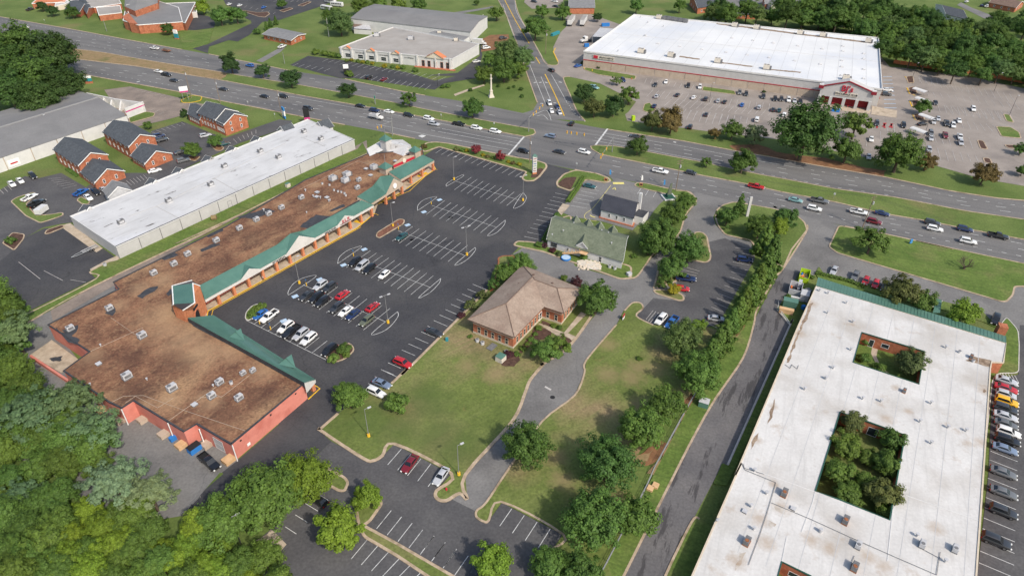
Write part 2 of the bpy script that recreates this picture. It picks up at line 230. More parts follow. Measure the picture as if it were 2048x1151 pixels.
# ------------------------------------------------------------------ mesh building
OFF = {}
def props(o, label=None, cat=None, group=None, kind=None):
    if label: o['label'] = label
    if cat: o['category'] = cat
    if group: o['group'] = group
    if kind: o['kind'] = kind
    return o
class MB:
    def __init__(s): s.v = []; s.f = []; s.m = []
    def poly(s, pts, m=0):
        k = len(s.v); s.v += [tuple(p) for p in pts]; s.f.append(tuple(range(k, k+len(pts)))); s.m.append(m); return s
    def prism(s, pts, z0, z1, m=0, mtop=None, bottom=False):
        pts = ccw(pts); k = len(s.v); n = len(pts)
        s.v += [(p[0], p[1], z0) for p in pts] + [(p[0], p[1], z1) for p in pts]
        for i in range(n):
            j = (i+1) % n; s.f.append((k+i, k+j, k+n+j, k+n+i)); s.m.append(m)
        if mtop is not None: s.f.append(tuple(range(k+n, k+2*n))); s.m.append(mtop)
        if bottom: s.f.append(tuple(reversed(range(k, k+n)))); s.m.append(m)
        return s
    def hexa(s, b, t, m=0):                         # 4 bottom and 4 top points
        k = len(s.v); s.v += [tuple(p) for p in b] + [tuple(p) for p in t]
        for q in ((3, 2, 1, 0), (4, 5, 6, 7), (0, 1, 5, 4), (1, 2, 6, 5), (2, 3, 7, 6), (3, 0, 4, 7)):
            s.f.append(tuple(k+i for i in q)); s.m.append(m)
        return s
    def box(s, c, d, rz=0.0, m=0, taper=1.0):
        ca, sa = math.cos(rz), math.sin(rz); hx, hy, hz = d[0]/2, d[1]/2, d[2]/2
        def q(x, y, z): return (c[0]+x*ca-y*sa, c[1]+x*sa+y*ca, c[2]+z)
        return s.hexa([q(-hx, -hy, -hz), q(hx, -hy, -hz), q(hx, hy, -hz), q(-hx, hy, -hz)], [q(-hx*taper, -hy*taper, hz), q(hx*taper, -hy*taper, hz), q(hx*taper, hy*taper, hz), q(-hx*taper, hy*taper, hz)], m)
    def tube(s, a, b, r0, r1=None, n=8, m=0):
        a = Vector(a); b = Vector(b); r1 = r0 if r1 is None else r1
        d = (b-a).normalized(); x = d.orthogonal().normalized(); y = d.cross(x); k = len(s.v)
        for p, r in ((a, r0), (b, r1)):
            for i in range(n):
                t = 2*math.pi*i/n; s.v.append(tuple(p+x*(r*math.cos(t))+y*(r*math.sin(t))))
        for i in range(n):
            j = (i+1) % n; s.f.append((k+i, k+j, k+n+j, k+n+i)); s.m.append(m)
        s.f.append(tuple(reversed(range(k, k+n)))); s.f.append(tuple(range(k+n, k+2*n))); s.m += [m, m]
        return s
    def ribbon(s, path, w, z, h=0.0, closed=False, m=0, side=0.0):
        """flat (or raised by h) strip along a path; side shifts it left(+)/right(-) of the path"""
        P = [Vector((p[0], p[1])) for p in path]; n = len(P); L = []; Rr = []
        for i in range(n):
            if closed: a, b = P[i-1], P[(i+1) % n]
            else: a, b = P[max(i-1, 0)], P[min(i+1, n-1)]
            d = (b-a); d = d.normalized() if d.length > 1e-6 else Vector((1, 0)); q = Vector((-d.y, d.x))
            L.append(P[i]+q*(w/2+side)); Rr.append(P[i]+q*(side-w/2))
        k = len(s.v)
        for i in range(n): s.v += [(L[i].x, L[i].y, z), (Rr[i].x, Rr[i].y, z)]
        if h: 
            for i in range(n): s.v += [(L[i].x, L[i].y, z-h), (Rr[i].x, Rr[i].y, z-h)]
        for i in range(n if closed else n-1):
            j = (i+1) % n
            s.f.append((k+2*i+1, k+2*j+1, k+2*j, k+2*i)); s.m.append(m)
            if h:
                o = k+2*n; s.f.append((k+2*i, k+2*j, o+2*j, o+2*i)); s.f.append((k+2*j+1, k+2*i+1, o+2*i+1, o+2*j+1)); s.m += [m, m]
        return s
    def build(s, name, mats, parent=None, shift=None, smooth=False):
        o_ = Vector(shift) if shift is not None else (OFF.get(parent.name, Vector()) if parent else Vector())
        me = bpy.data.meshes.new(name); me.from_pydata([(x-o_.x, y-o_.y, z-o_.z) for x, y, z in s.v], [], s.f)
        for q in ([mats] if isinstance(mats, str) else mats): me.materials.append(MATS[q])
        if len(me.materials) > 1: me.polygons.foreach_set('material_index', s.m)
        if smooth: me.shade_smooth()
        me.validate(); me.update()
        ob = bpy.data.objects.new(name, me); COL.objects.link(ob)
        if parent: ob.parent = parent; OFF[ob.name] = o_
        elif shift is not None: ob.location = o_; OFF[ob.name] = o_
        else: OFF[ob.name] = Vector()
        return ob
def ccw(pts):
    a = sum(pts[i][0]*pts[(i+1) % len(pts)][1]-pts[(i+1) % len(pts)][0]*pts[i][1] for i in range(len(pts)))
    return list(pts) if a > 0 else list(reversed(pts))
def thing(name, label, cat, loc, group=None):
    o = bpy.data.objects.new(name, None); COL.objects.link(o); o.location = loc; o.empty_display_size = 0.5
    OFF[o.name] = Vector(loc); return props(o, label, cat, group)
def inst(name, me, parent, loc, rz=0.0, sc=1.0, color=None):
    o = bpy.data.objects.new(name, me); COL.objects.link(o); o.parent = parent; po = OFF.get(parent.name, Vector()) if parent else Vector()
    o.location = Vector(loc)-po; o.rotation_euler = (0, 0, rz); o.scale = (sc, sc, sc) if isinstance(sc, (int, float)) else sc
    if color: o.color = color
    OFF[o.name] = Vector(loc)
    return o
def rnd(pts, r=1.5, k=4):
    """round the corners of a closed outline"""
    out = []; n = len(pts)
    for i in range(n):
        p = Vector(pts[i][:2]); a = Vector(pts[i-1][:2])-p; b = Vector(pts[(i+1) % n][:2])-p
        q = min(r, a.length*0.45, b.length*0.45)
        if q < 0.05: out.append((p.x, p.y)); continue
        A = p+a.normalized()*q; B = p+b.normalized()*q
        for j in range(k+1):
            t = j/k; c = A*(1-t)**2 + p*2*t*(1-t) + B*t*t; out.append((c.x, c.y))
    return out
def smooth(pts, k=6):
    P = [Vector(p[:2]) for p in pts]; out = []
    for i in range(len(P)-1):
        a, b, c, d = P[max(i-1, 0)], P[i], P[i+1], P[min(i+2, len(P)-1)]
        for j in range(k):
            t = j/k; q = 0.5*((2*b)+(c-a)*t+(2*a-5*b+4*c-d)*t*t+(3*b-a-3*c+d)*t**3); out.append((q.x, q.y))
    out.append(tuple(P[-1])); return out
ZG, ZA, ZB, ZM, ZI = 0.0, 0.03, 0.045, 0.115, 0.16
NZ = [0, 0]
def sheet(name, pts, z, m, parent=None):
    NZ[0] += 1; pts = ccw(pts); o = MB().poly([(p[0], p[1], z+(0.001*NZ[0] if z > 0 else 0)) for p in pts]).build(name, m, parent)
    return o if parent else props(o, kind='structure')
def island(name, pts, m='lawn', r=1.5, kerb='kerb', kw=0.45, z=ZI, kpath=None):
    NZ[1] += 1; z += 0.0015*NZ[1]
    pts = ccw(rnd(pts, r) if r else [tuple(p[:2]) for p in pts])
    o = MB().prism(pts, -0.05, z, 0, 0).build(name, m); props(o, kind='structure')
    if kpath:
        b = MB()
        for s_ in kpath: b.ribbon(smooth(GP(s_), 4), kw, z+0.02, 0.14)
        b.build('kerb', kerb, o)
    elif kerb: MB().ribbon(pts, kw, z+0.02, 0.14, closed=True).build('kerb', kerb, o)
    return o
def rag(pts, amp=0.6, step=1.2, seed=1):
    r = random.Random(seed+len(pts)); out = []; n = len(pts)
    for i in range(n):
        a, b = Vector(pts[i][:2]), Vector(pts[(i+1) % n][:2]); k = max(1, int((b-a).length/step))
        for j in range(k):
            c = a.lerp(b, j/k); out.append(Vector((c.x+r.uniform(-amp, amp), c.y+r.uniform(-amp, amp), 0)))
    return out
def lines(segs, w, m, parent, z=ZM, name='painted_lines'):
    b = MB()
    for a, c in segs: b.ribbon([a, c], w, z)
    return b.build(name, m, parent)
def lerp(a, b, t): return Vector(a)*(1-t)+Vector(b)*t
# ================================================================== GROUND, ROADS, LOTS
gp = [(-1500, -100), (1500, -100), (1500, 2600), (-1500, 2600)]
ground = sheet('ground', gp, ZG, 'grass')
def edge(a):
    xs = [p[0] for p in a]; ys = [p[1] for p in a]
    def f(x):
        if x <= xs[0]: return ys[0]+(x-xs[0])*(ys[1]-ys[0])/(xs[1]-xs[0])
        if x >= xs[-1]: return ys[-1]+(x-xs[-1])*(ys[-1]-ys[-2])/(xs[-1]-xs[-2])
        return float(np.interp(x, xs, ys))
    return f
FE = edge([(0,33.9),(143,58.7),(261,80.8),(365,99.5),(416,108),(525,130.3),(582,142),(684,157),(790,180),(843,190),(889,197),(962,209),(996,216),(1042,226),(1130,242),(1194,255.5),(1267,267),(1361,281),(1463,300.4),(1551,316),(1640,332),(1770,354),(1901,382),(1992,396),(2060,402)])
MF = edge([(146,97.8),(208,105.6),(287,119.9),(352,130.3),(443,144.7),(478,151.2),(609,172),(687,186.4),(791,205.9),(850,219),(954,238.5),(1032,253),(1130,274),(1228,292),(1296,304.3),(1405,325),(1515,348.6),(1593,362.9),(1666,377.3),(1797,396),(1927,421.6),(2047,439)])
MN = edge([(154,118.6),(274,133),(400,154),(440,160),(543,180),(582,187.7),(687,206),(807,226.8),(911,246.4),(980,260.7),(1053,274),(1130,292),(1210,311),(1280,325),(1348,339.5),(1411,352.5),(1489,367),(1567,385),(1661,402),(1770,428),(1849,441),(1927,456.8),(2047,479)])
NE = edge([(192,153.8),(287,170.8),(362,184.5),(447,203),(512,215),(551,223),(657,243.7),(752,261),(870,286),(1016,310.8),(1091,327.7),(1151,339.5),(1218,353.8),(1353,380),(1465,403),(1551,419),(1682,451),(1770,468),(1909,498),(2047,527)])
xs = list(range(-420, 2480, 40))
def epath(f, x0, x1, st=25):
    n = max(2, int((x1-x0)/st)); return [G(x0+(x1-x0)*i/n, f(x0+(x1-x0)*i/n)) for i in range(n+1)]
hw = sheet('highway', [G(x, FE(x)) for x in xs]+[G(x, NE(x)) for x in reversed(xs)], ZA, 'roadgrey')
def lane(fa, fb, fr, x0, x1):
    n = int((x1-x0)/20)+1; out = []
    for i in range(n+1):
        x = x0+(x1-x0)*i/n; out.append(lerp(G(x, fa(x)), G(x, fb(x)), fr))
    return out
def dashes(b, path, on, off, w, z=ZM):
    acc = 0.0; cur = []; d = 0.0; per = on+off
    P = [Vector(p[:2]) for p in path]
    for i in range(len(P)-1):
        a, c = P[i], P[i+1]; L = (c-a).length; t = 0.0
        while t < L:
            ph = (d+t) % per
            if ph < on: st = min(on-ph, L-t); b.ribbon([a.lerp(c, t/L), a.lerp(c, (t+st)/L)], w, z); t += st+1e-4
            else: t += per-ph+1e-4
        d += L
hl = MB()
for fr, x0, x1 in ((.36,-300,880),(.52,-300,870)): dashes(hl, lane(MN, NE, fr, x0, x1), 3.2, 9.0, 0.22)
dashes(hl, lane(MN, NE, .75, -300, 740), 1.0, 3.0, 0.22)
for fr, x0, x1 in ((.15,580,1046),(.37,884,1040),(.52,876,1032),(.74,752,1020)): hl.ribbon(lane(MN, NE, fr, x0, x1), 0.2, ZM)
for fr in (.2,.45): dashes(hl, lane(MN, NE, fr, 1225, 2300), 3.2, 9.0, 0.22)
dashes(hl, lane(MN, NE, .73, 1220, 2300), 1.3, 2.6, 0.24)
for fr in (.38,.57): dashes(hl, lane(FE, MF, fr, -300, 1000), 3.2, 9.0, 0.22)
dashes(hl, lane(FE, MF, .15, -100, 370), 1.0, 3.0, 0.2); dashes(hl, lane(FE, MF, .76, -100, 420), 1.0, 3.0, 0.2)
for fr in (.5,.71): dashes(hl, lane(FE, MF, fr, 1250, 2300), 3.2, 9.0, 0.22)
for fr, x0, x1 in ((.32,1210,1600),(.52,1200,1260),(.72,1190,1250),(.9,1185,1400)): hl.ribbon(lane(FE, MF, fr, x0, x1), 0.2, ZM)
dashes(hl, lane(FE, MF, .30, 1600, 2300), 1.3, 2.6, 0.22); dashes(hl, lane(FE, MF, .93, 1500, 1780), 1.3, 2.6, 0.22)
for s_ in ('I 1143,284 1022,424', 'J 250,222 156,349'): hl.ribbon(GP(s_), 0.75, ZM+0.01)
for s_ in ('A 1050,632 1075,625', 'J 1522,815 1550,830', 'J 755,322 775,328', 'K 40,815 70,830'): hl.ribbon(GP(s_), 0.9, ZM+0.01)
hl.prism(GP('I 330,278 355,268 390,275 362,290'), 0, ZM+0.02, 0, 0)
hl.build('lane_markings', 'paint', hw)
# medians
mw = [G(x, MF(x)) for x in range(-420, 1050, 30)]+[G(1068, 259),G(1071, 266),G(1066, 270)]+[G(x, MN(x)) for x in range(1050, -420, -30)]
island('median', mw, 'grass', 0, 'kerb', 0.5)
island('median_strip', [G(x, MF(x)) for x in range(-420, 455, 30)]+[G(455, 149), G(450, 155)]+[G(x, MN(x)) for x in range(440, -420, -30)], 'straw', 0, None, z=ZI+0.015)
me_ = [G(1181, 293),G(1192, 291),G(1228, 292.5)]+[G(x, MF(x)) for x in range(1250, 2480, 30)]+[G(x, MN(x)) for x in range(2460, 1190, -30)]+[G(1184, 299)]
island('median', me_, 'grass', 0, 'kerb', 0.5)
# kerb lines along the outside edges of the highway
kb = MB()
for f, rng in ((FE, ((-400,365),(418,600),(690,850),(1215,2400))), (NE, ((-400,690),(770,830),(862,1088),(1150,1200),(1300,1382),(1472,1555),(1690,2400)))):
    for a, b in rng: kb.ribbon(epath(f, a, b), 0.6, 0.13, 0.12)
kb.build('kerb', 'kerb', hw)
# side street and its turn to the wholesale store
ss = sheet('side_street', GP('C 1230,930 1170,850 1110,720 1060,600 960,515 880,410 800,260 720,110 690,0 680,-40 540,-40 560,0 625,120 690,290 780,560 862,790 830,845 740,872 760,900'), ZA+0.005, 'roadgrey')
sm = MB()
for s_ in ('C 610,0 700,170 800,335','C 850,440 880,490','C 920,570 1000,735 1068,890'): sm.ribbon(smooth(GP(s_)), 0.45, ZM+0.01)
sm.build('centre_line', 'yellow', ss)
sm = MB()
for s_ in ('C 690,300 640,165 600,40','C 800,490 860,640 925,800','C 890,590 960,760','C 970,575 1030,680 1090,790','C 690,10 705,100 800,260 900,440','C 830,885 930,850 968,925','C 860,892 905,885 945,920','C 965,880 1070,893'): sm.ribbon(smooth(GP(s_)), 0.22, ZM)
dashes(sm, smooth(GP('C 1095,795 1150,870 1230,935')), 1, 1.5, 0.22); dashes(sm, smooth(GP('C 690,170 760,330')), 1, 3, 0.2)
for s_ in ('C 835,640 850,632','C 875,638 895,632','C 920,632 940,638','C 1025,630 1050,635','C 1100,785 1122,787','C 885,795 905,797','C 985,792 1005,792','C 780,478 840,482'): sm.ribbon(GP(s_), 0.7, ZM+0.01)
sm.build('lane_markings', 'paint', ss)
kb = MB()
for s_ in ('C 862,790 780,560 690,290 625,120 560,0','C 690,0 720,110 800,260 880,410 930,490 1010,500 1020,470 985,400','C 1110,590 1062,600 1110,720 1165,850 1230,930'): kb.ribbon(smooth(GP(s_)), 0.5, 0.13, 0.12)
kb.build('kerb', 'kerb', ss)
# wholesale store lot
bl = sheet('store_lot', GP('C 930,500 1015,500 1022,470 985,400 985,360 1040,250 1085,205 1075,110 1270,110 1500,190 E 860,430 935,515 1060,525 1600,600 1964,680 . 2300,222 2300,430 K 1964,660 1620,600 1290,505 750,440 J 1540,300 1050,245 900,225 400,160 385,110 C 1560,860 1620,780 1340,640 1100,588 1055,600'), ZB, 'lottan')
bj = []
def rowsegs(a0, a1, b0, b1, n, skip=()):
    """n stall lines from segment a (a0-a1) to segment b (b0-b1), spread evenly in the world"""
    out = []
    for i in range(n):
        if i in skip: continue
        t = i/(n-1); out.append((lerp(a0, b0, t), lerp(a1, b1, t)))
    return out
def row(s, n, skip=()): 
    q = GP(s); return rowsegs(q[0], q[1], q[2], q[3], n, skip)
bj += row('D 165,745 215,690 1100,850 1110,795', 20) + row('D 300,815 360,760 1095,890 1130,850', 17)
bj += row('D 400,860 425,830 930,950 940,905', 12) + row('D 470,920 505,845 870,985 890,895', 9) + row('D 150,640 165,605 600,700 625,665', 11)
bj += row('E 1150,592 1180,640 1560,690 1600,740',9)+row('E 1160,580 1165,630 1850,720 1900,790',16)+row('E 1210,700 1230,740 1950,800 1990,850',14)+row('E 1300,800 1320,860 1760,860 1790,930',10)
bj += row('K 1300,370 1325,468 1590,425 1615,480',6)+row('K 1270,260 1290,330 1540,290 1570,375',6)+row('K 1360,40 1420,115 1840,90 1890,170',10)+row('K 1480,160 1500,220 1720,190 1780,250',6)
bj += row('K 750,300 755,360 970,190 970,250',5)
lines(bj, 0.14, 'paintworn', bl)
lines(row('E 880,590 950,590 890,830 985,830', 9), 0.5, 'bluepaint', bl)
y_ = MB()
for s_ in ('E 1050,590 1110,640 1060,610','E 1065,675 1085,720 1130,735','E 1085,775 1105,820 1150,830','E 1110,880 1130,920 1170,925','C 1000,370 985,400 1020,475'): y_.ribbon(GP(s_), 0.5, 0.16, 0.14)
y_.build('kerb', 'yellow', bl)
for s_, m_ in (('E 1060,590 1110,585 1120,635 1075,640','mulch'),('E 1075,675 1130,665 1145,720 1095,730','mulch'),('E 1100,775 1150,765 1160,815 1115,830','mulch'),('E 1115,880 1190,870 1200,920 1140,930','mulch'),
               ('K 1750,205 1860,210 1925,250 1940,295 1790,280','lawn'),('K 1605,310 1650,315 1685,380 1630,375','mulch'),('K 1805,110 1850,115 1885,175 1830,165','grass'),('K 1650,445 1700,450 1720,490 1660,480','mulch'),('K 1810,345 1920,350 1950,375 1840,370','mulch'),
               ('D 150,800 190,790 235,850 175,865 135,850','lawn'),('D 600,665 840,700 850,728 590,695','lawn'),('C 1235,520 1620,585 1610,612 1330,575 1215,535','lawn')):
    island('planting_bed', GP(s_), m_, 1.2, 'kerb', 0.4)
sheet('loading_apron', GP('E 800,815 990,850 985,905 790,880'), ZB+0.06, 'concrete')
sheet('entrance_walk', GP('E 405,770 480,800 790,845 780,875 560,850 400,800'), ZB+0.05, 'concrete')
sheet('pine_straw_bank', rag(GP('K 0,365 60,400 300,430 420,440 520,470 760,520 900,540 880,585 500,525 0,445 J 1500,430 1230,385 1180,350 1400,340'), .4, 1.6), 0.02, 'dirt')
# strip mall lot
ml = sheet('mall_lot', GP('I 440,385 488,360 1165,550 1130,600 1150,625 1220,625 1300,545 1320,492 1500,535 1400,640 1395,670 1500,700 1430,860 1330,1010 1270,1095 1085,1085 1062,1110 N 1100,175 1040,235 960,240 945,290 900,360 860,500 700,660 615,745 285,1075 205,1150 R 1620,310 1470,450 1260,520 1180,610 1060,680 930,800 960,850 1010,890 905,990 Y 700,400 300,600 100,740 X 1500,780 1400,690 1560,500 1830,270 Y 600,0 R 700,400 . 430,560 560,480 760,370'), ZB, 'lotdark')
sheet('mall_lot_corner', GP('L 1440,720 M 300,480 700,500 800,900 R 885,440 700,420 0,60'), ZB-.01, 'lotdark')
sheet('mall_side_strip', GP('R 290,1035 830,565 930,480 1000,700 X 1830,300 1740,420 1700,345'), ZB-.01, 'lotdark')
sheet('mall_rear_strip', GP('X 1300,-200 1800,0 1830,260 1700,360 1400,300 Q 700,700'), ZB-.01, 'drivegrey')
sheet('mall_rear_strip', GP('L 300,640 900,440 960,520 700,700 500,900 300,900'), ZB-.01, 'drivegrey')
MR = []
MR += row('I 465,408 523,372 1072,592 1132,552', 14)
MR += row('I 610,690 740,593 1010,812 1118,722', 9)
MR += row('I 393,880 535,772 810,1020 945,905', 9)
MR += row('N 132,124 290,12 560,282 712,155', 9) 
MR += row('M 1315,327 1500,198 N 275,535 447,390', 11)
MR += row('M 945,575 1140,430 1447,805 1650,640', 10)
MR += row('M 610,760 700,690 1110,1010 1230,915', 10)
MR += [tuple(GP(s_)) for s_ in ('I 620,625 1125,775','I 435,810 925,975','N 180,45 690,235','M 1400,265 1960,480','M 985,460 1620,745','M 545,730 1160,1035')]
MR += row('I 1382,714 1482,737 1145,1048 1252,1070', 12)
MR += row('N 750,455 860,500 45,1107 145,1150', 16) + row('R 1390,342 1520,402 1290,448 1400,498', 3)
lines(MR, 0.115, 'paint', ml)
arc = MB()
for s_ in ('I 547,665 550,645 600,610 675,575 665,595 547,665','I 1135,712 1160,745 1150,780 1120,812 1062,828 1135,712','I 327,850 330,810 370,770 430,750 472,750 327,850','I 1000,922 990,960 930,1020 865,1038 1000,922',
           'N 768,173 770,195 720,255 650,300 618,300 768,173','N 505,410 490,450 420,520 335,557 505,410','M 1248,298 1260,250 1310,205 1370,178 1430,170 1248,298','M 870,540 870,510 910,450 990,405 1083,395 870,540',
           'M 1708,665 1712,700 1660,770 1590,820 1510,833 1708,665'): arc.ribbon(smooth(GP(s_), 5), 0.14, ZM+0.005)
arc.build('painted_islands', 'paint', ml)
hp = MB()
for s_ in ('I 495,767','I 375,860','I 250,960','M 1452,188','M 1293,308','M 1110,418','M 922,548','M 835,735'):
    c = GP(s_)[0]; hp.box((c.x, c.y, ZM), (1.7, 1.4, 0.03), R(38))
hpo = hp.build('accessible_symbol', 'bluepaint', ml)
hp = MB()
for s_ in ('I 495,767','I 375,860','I 250,960','M 1452,188','M 1293,308','M 1110,418','M 922,548','M 835,735'):
    c = GP(s_)[0]
    a0 = R(38); u = Vector((math.cos(a0), math.sin(a0), 0)); v = Vector((-u.y, u.x, 0)); C0 = c+Vector((0, 0, 0.085))
    hp.ribbon([C0+u*(0.35*math.cos(t))+v*(0.35*math.sin(t)-0.15) for t in [x*0.6 for x in range(-3, 6)]], 0.11, ZM+0.025)
    hp.ribbon([C0+v*0.55, C0+v*0.1, C0+u*0.35+v*0.1], 0.11, ZM+0.027)
hp.build('accessible_mark', 'paint', ml)
pt = MB(); rr = random.Random(3)
for s_ in ('I 700,640 1010,745','I 450,850 800,960','N 250,90 650,225','M 1500,280 1850,420'):
    a, b = GP(s_)
    for i in range(14):
        c = lerp(a, b, rr.random()); c.x += rr.uniform(-2, 2); c.y += rr.uniform(-2, 2)
        k = rr.uniform(.25, .8); pt.poly([(c.x+k*rr.uniform(.6, 1.2)*math.cos(t), c.y+k*rr.uniform(.6, 1.2)*math.sin(t), ZB+0.004+0.0008*i) for t in [j*0.785 for j in range(8)]])
pt.build('oil_stains', 'tar', ml)
for i_, (a_, b_) in enumerate((('I 500,560','I 1080,1080'),('I 300,700','N 300,650'),('M 400,640','M 1000,330'),('M 700,560','M 1900,900'),('I 700,430','I 1000,900'),('M 900,1000','R 1000,600'),('N 0,600','N 600,560'),('M 1100,250','N 250,300'),('R 700,600','R 950,800'),('R 1000,430','R 1450,300'),('I 450,450','I 250,760'),('N 300,120','N 900,330'))):
    A_, B_ = GP(a_)[0], GP(b_)[0]; n_ = max(4, int((B_-A_).length/1.5)); r_ = random.Random(i_); w_ = 0; P_ = []
    for k_ in range(n_+1):
        w_ += r_.uniform(-.45, .45); c_ = A_.lerp(B_, k_/n_); d_ = (B_-A_).normalized(); P_.append((c_.x-d_.y*w_, c_.y+d_.x*w_))
    MB().ribbon(P_, .10, ZB+.052+.0012*i_).build('sealed_crack', 'tar', ml)
# mall walk and islands
yk = MB()
yk.ribbon(GP('R 830,570 920,487 885,465'), 0.25, 0.16, 0.14)
for s_ in ('M 270,745 292,652 1425,18','H 1560,885 1535,872 1470,905','H 1800,700 1750,720 1560,800','I 480,535 440,535 265,700','M 215,735 255,660 1400,20'): yk.ribbon(GP(s_), 0.22, ZM+0.02)
yk.build('yellow_lines', 'yellow', ml)
walk = MB().prism(GP('M 240,735 255,660 1400,22 H 1530,872 1560,790 1750,705 I 240,685 465,530 430,470 H 1500,600 900,900 M 300,480 100,640'), 0, 0.15, 0, 0).build('mall_walk', 'concrete'); props(walk, kind='structure')
kk = MB(); 
for s_ in ('M 240,735 255,660 1400,22 H 1530,872','H 1560,790 1750,705','I 240,685 465,530 430,470'): kk.ribbon(GP(s_), 0.3, 0.17, 0.1)
for s_ in ('H 1380,930 1440,945','I 330,590 400,560'):
    a, b = GP(s_); kk.ribbon([a, b], 1.5, 0.175, 0.02)
kk.build('kerb', 'yellow', walk)
island('planting_bed', GP('I 470,325 560,335 800,385 1010,430 1250,470 1310,490 1318,515 1260,590 1215,622 1150,622 1128,600 1165,553 490,360 380,400 345,370 400,330'), 'lawn', 1.2, 'kerb', 0.7)
island('planting_bed', GP('I 1210,555 1270,520 1300,540 1240,600 1190,600'), 'mulch', 1.5, None, z=0.16)
island('planting_bed', GP('I 1400,665 1395,630 1450,570 1540,540 1700,565 1790,600 1810,625 1760,635 1620,610 1500,700'), 'lawn', 1.5, 'kerb', 0.7)
island('planting_bed', GP('I 1408,660 1405,640 1450,600 1550,590 1500,695'), 'mulch', 1.5, None, z=0.16)
island('planting_bed', GP('H 1545,1050 1550,1020 1720,915 1760,920 1755,950 1570,1060'), 'redmulch', 2.5, 'kerb', 0.35)
island('planting_bed', GP('M 540,720 545,670 600,615 680,600 695,640 600,710 565,735'), 'lawn', 2, 'kerbgrey', 0.25)
island('planting_bed', GP('M 1160,1035 1180,980 1240,930 1330,900 1385,955 1300,1030 1230,1052'), 'mulch', 2, 'kerb', 0.35)
island('planting_bed', GP('N 950,280 945,255 985,238 1030,240 1080,235 1000,330 920,480 880,520 930,400'), 'lawn', 1.5, 'rust', 0.5)
island('planting_bed', GP('I 1065,1115 1090,1085 1180,1090 1280,1105 1330,1000 1450,900 1500,890 1510,960 N 1330,160 1700,240 1964,320 1964,410 1880,415 1290,205 1100,165'), 'lawn', 1.2, 'kerb', 0.6)
# lawn between the mall lot and the drive, lower lawn
lawn = island('lawn', GP('N 205,1150 285,1075 615,745 700,660 860,500 1100,320 1450,430 1600,480 1660,700 1490,930 1280,1070 1200,1150 S 1000,420 960,520 860,740 500,1150 Y 2050,560 1990,520 1890,575 1820,560 1815,500 1930,370 1490,140 1400,230 1330,268 1250,250 930,40 R 935,790 1060,680 1260,520 1470,450 1620,310'), 'drylawn', 0.8, kw=0.7, kpath=('N 860,500 700,660 615,745 285,1075 205,1150 R 1620,310 1470,450','N 1660,700 1490,930 1280,1070 S 1100,300 1000,420 960,520 860,740 500,1150 Y 2050,560 1990,520 1890,575 1820,560 1815,500 1930,370 1490,140 1400,230 1330,268 1250,250 930,40 R 935,790 1060,680'))
island('lawn', GP('S 1660,0 1430,270 1415,370 1340,540 1090,740 830,1110 Z 470,590 400,650 395,700 450,735 490,725 585,585 1060,835 980,945 940,1010 960,1300 1250,1300 1500,1150 1740,680 U 300,1150 700,700 1000,440 1280,60 1300,0 O 1240,860 1000,780 830,780 600,770 470,700 520,640 500,600 440,600 380,660'), 'drylawn', 0.8, kpath=('S 1660,0 1430,270 1415,370 1340,540 1090,740 830,1110 Z 470,590 400,650 395,700 450,735 490,725 585,585 1060,835 980,945','O 380,660 440,600 500,600 520,640 470,700 600,770'))
ds = sheet('dirt_patch', rag(GP('U 480,1000 640,880 720,900 690,990 600,1060 470,1080'), .4, 1.6), ZI+0.01, 'dirt')
island('verge', GP('O 1780,0 1770,60 1600,330 1540,400 1400,640 U 1370,0 1290,250 1080,560 930,820 760,1150 Z 1500,1200 1440,1180 1400,1050 1700,480 1930,40 U 700,950 870,640 1000,430 1290,40 O 1450,420 1640,200 1700,0'), 'lawn', 0.8, kpath=('O 1780,0 1770,60 1600,330 1540,400 1400,640 U 1370,0 1290,250 1080,560 930,820 760,1150 Z 1500,1200',))
sheet('worn_path', rag(GP('U 1300,0 1330,20 1130,390 1040,520 940,560 860,640 1000,420'), .4, 1.6), ZI+0.01, 'dirt')
sheet('bare_soil', rag(GP('S 1900,1040 1964,950 U 480,1000 560,900 560,860 440,880 350,960 330,1060'), .45, 1.6), ZI+.011, 'straw')
sheet('bare_soil', rag(GP('U 810,520 880,500 920,560 860,640 820,640 840,580'), .2, .9), ZI+.013, 'dirt')
sheet('bare_soil', rag(GP('Z 970,400 1080,330 1170,420 1180,520 1100,590 960,500'), .5, 1.6), ZI+.011, 'straw')
sheet('bare_soil', rag(GP('Z 1050,900 1150,900 1300,980 1280,1030 1150,1000 1060,960'), .3, 1.4), ZI+.011, 'straw')
sheet('dry_bank', rag(GP('U 560,1150 760,860 830,700 930,560 990,640 880,830 720,1150'), .4, 1.6), ZI+0.012, 'straw')
# lower lot
ll = sheet('lower_lot', GP('Y 1010,120 1250,250 1330,275 1400,235 1490,135 1930,365 1815,500 1890,580 Z 210,565 400,660 480,740 590,590 1060,835 980,945 940,1010 980,1400 Y 300,1500 440,1120 520,1000 440,880 560,780 700,640 400,640 700,420'), ZB+0.006, 'lotmid')
LR = row('Y 1440,300 1545,180 1750,468 1850,330', 5)+row('Y 1355,790 1468,650 1865,1092 1964,955', 7)+row('Z 0,940 70,845 225,1150 332,998', 4)
LR += row('Y 1160,1022 1285,872 1560,1255 1700,1120', 6)+row('Y 655,775 740,830 880,510 985,572', 4)+row('Z 573,770 665,637 870,935 960,792', 4)
LR += [tuple(GP('Y 525,835 655,920'))]
lines(LR, 0.13, 'paint', ll)
island('planting_bed', GP('Y 1250,765 1300,735 1395,600 1380,560 1200,640 1220,760 1260,850 1500,990 1950,1290 2000,1190 1500,900'), 'drylawn', 0.8, 'kerb', 0.55)
island('planting_bed', GP('Y 960,320 1110,400 1138,440 1110,500 1070,500 920,420 900,360'), 'drylawn', 1.6, 'kerb', 0.55)
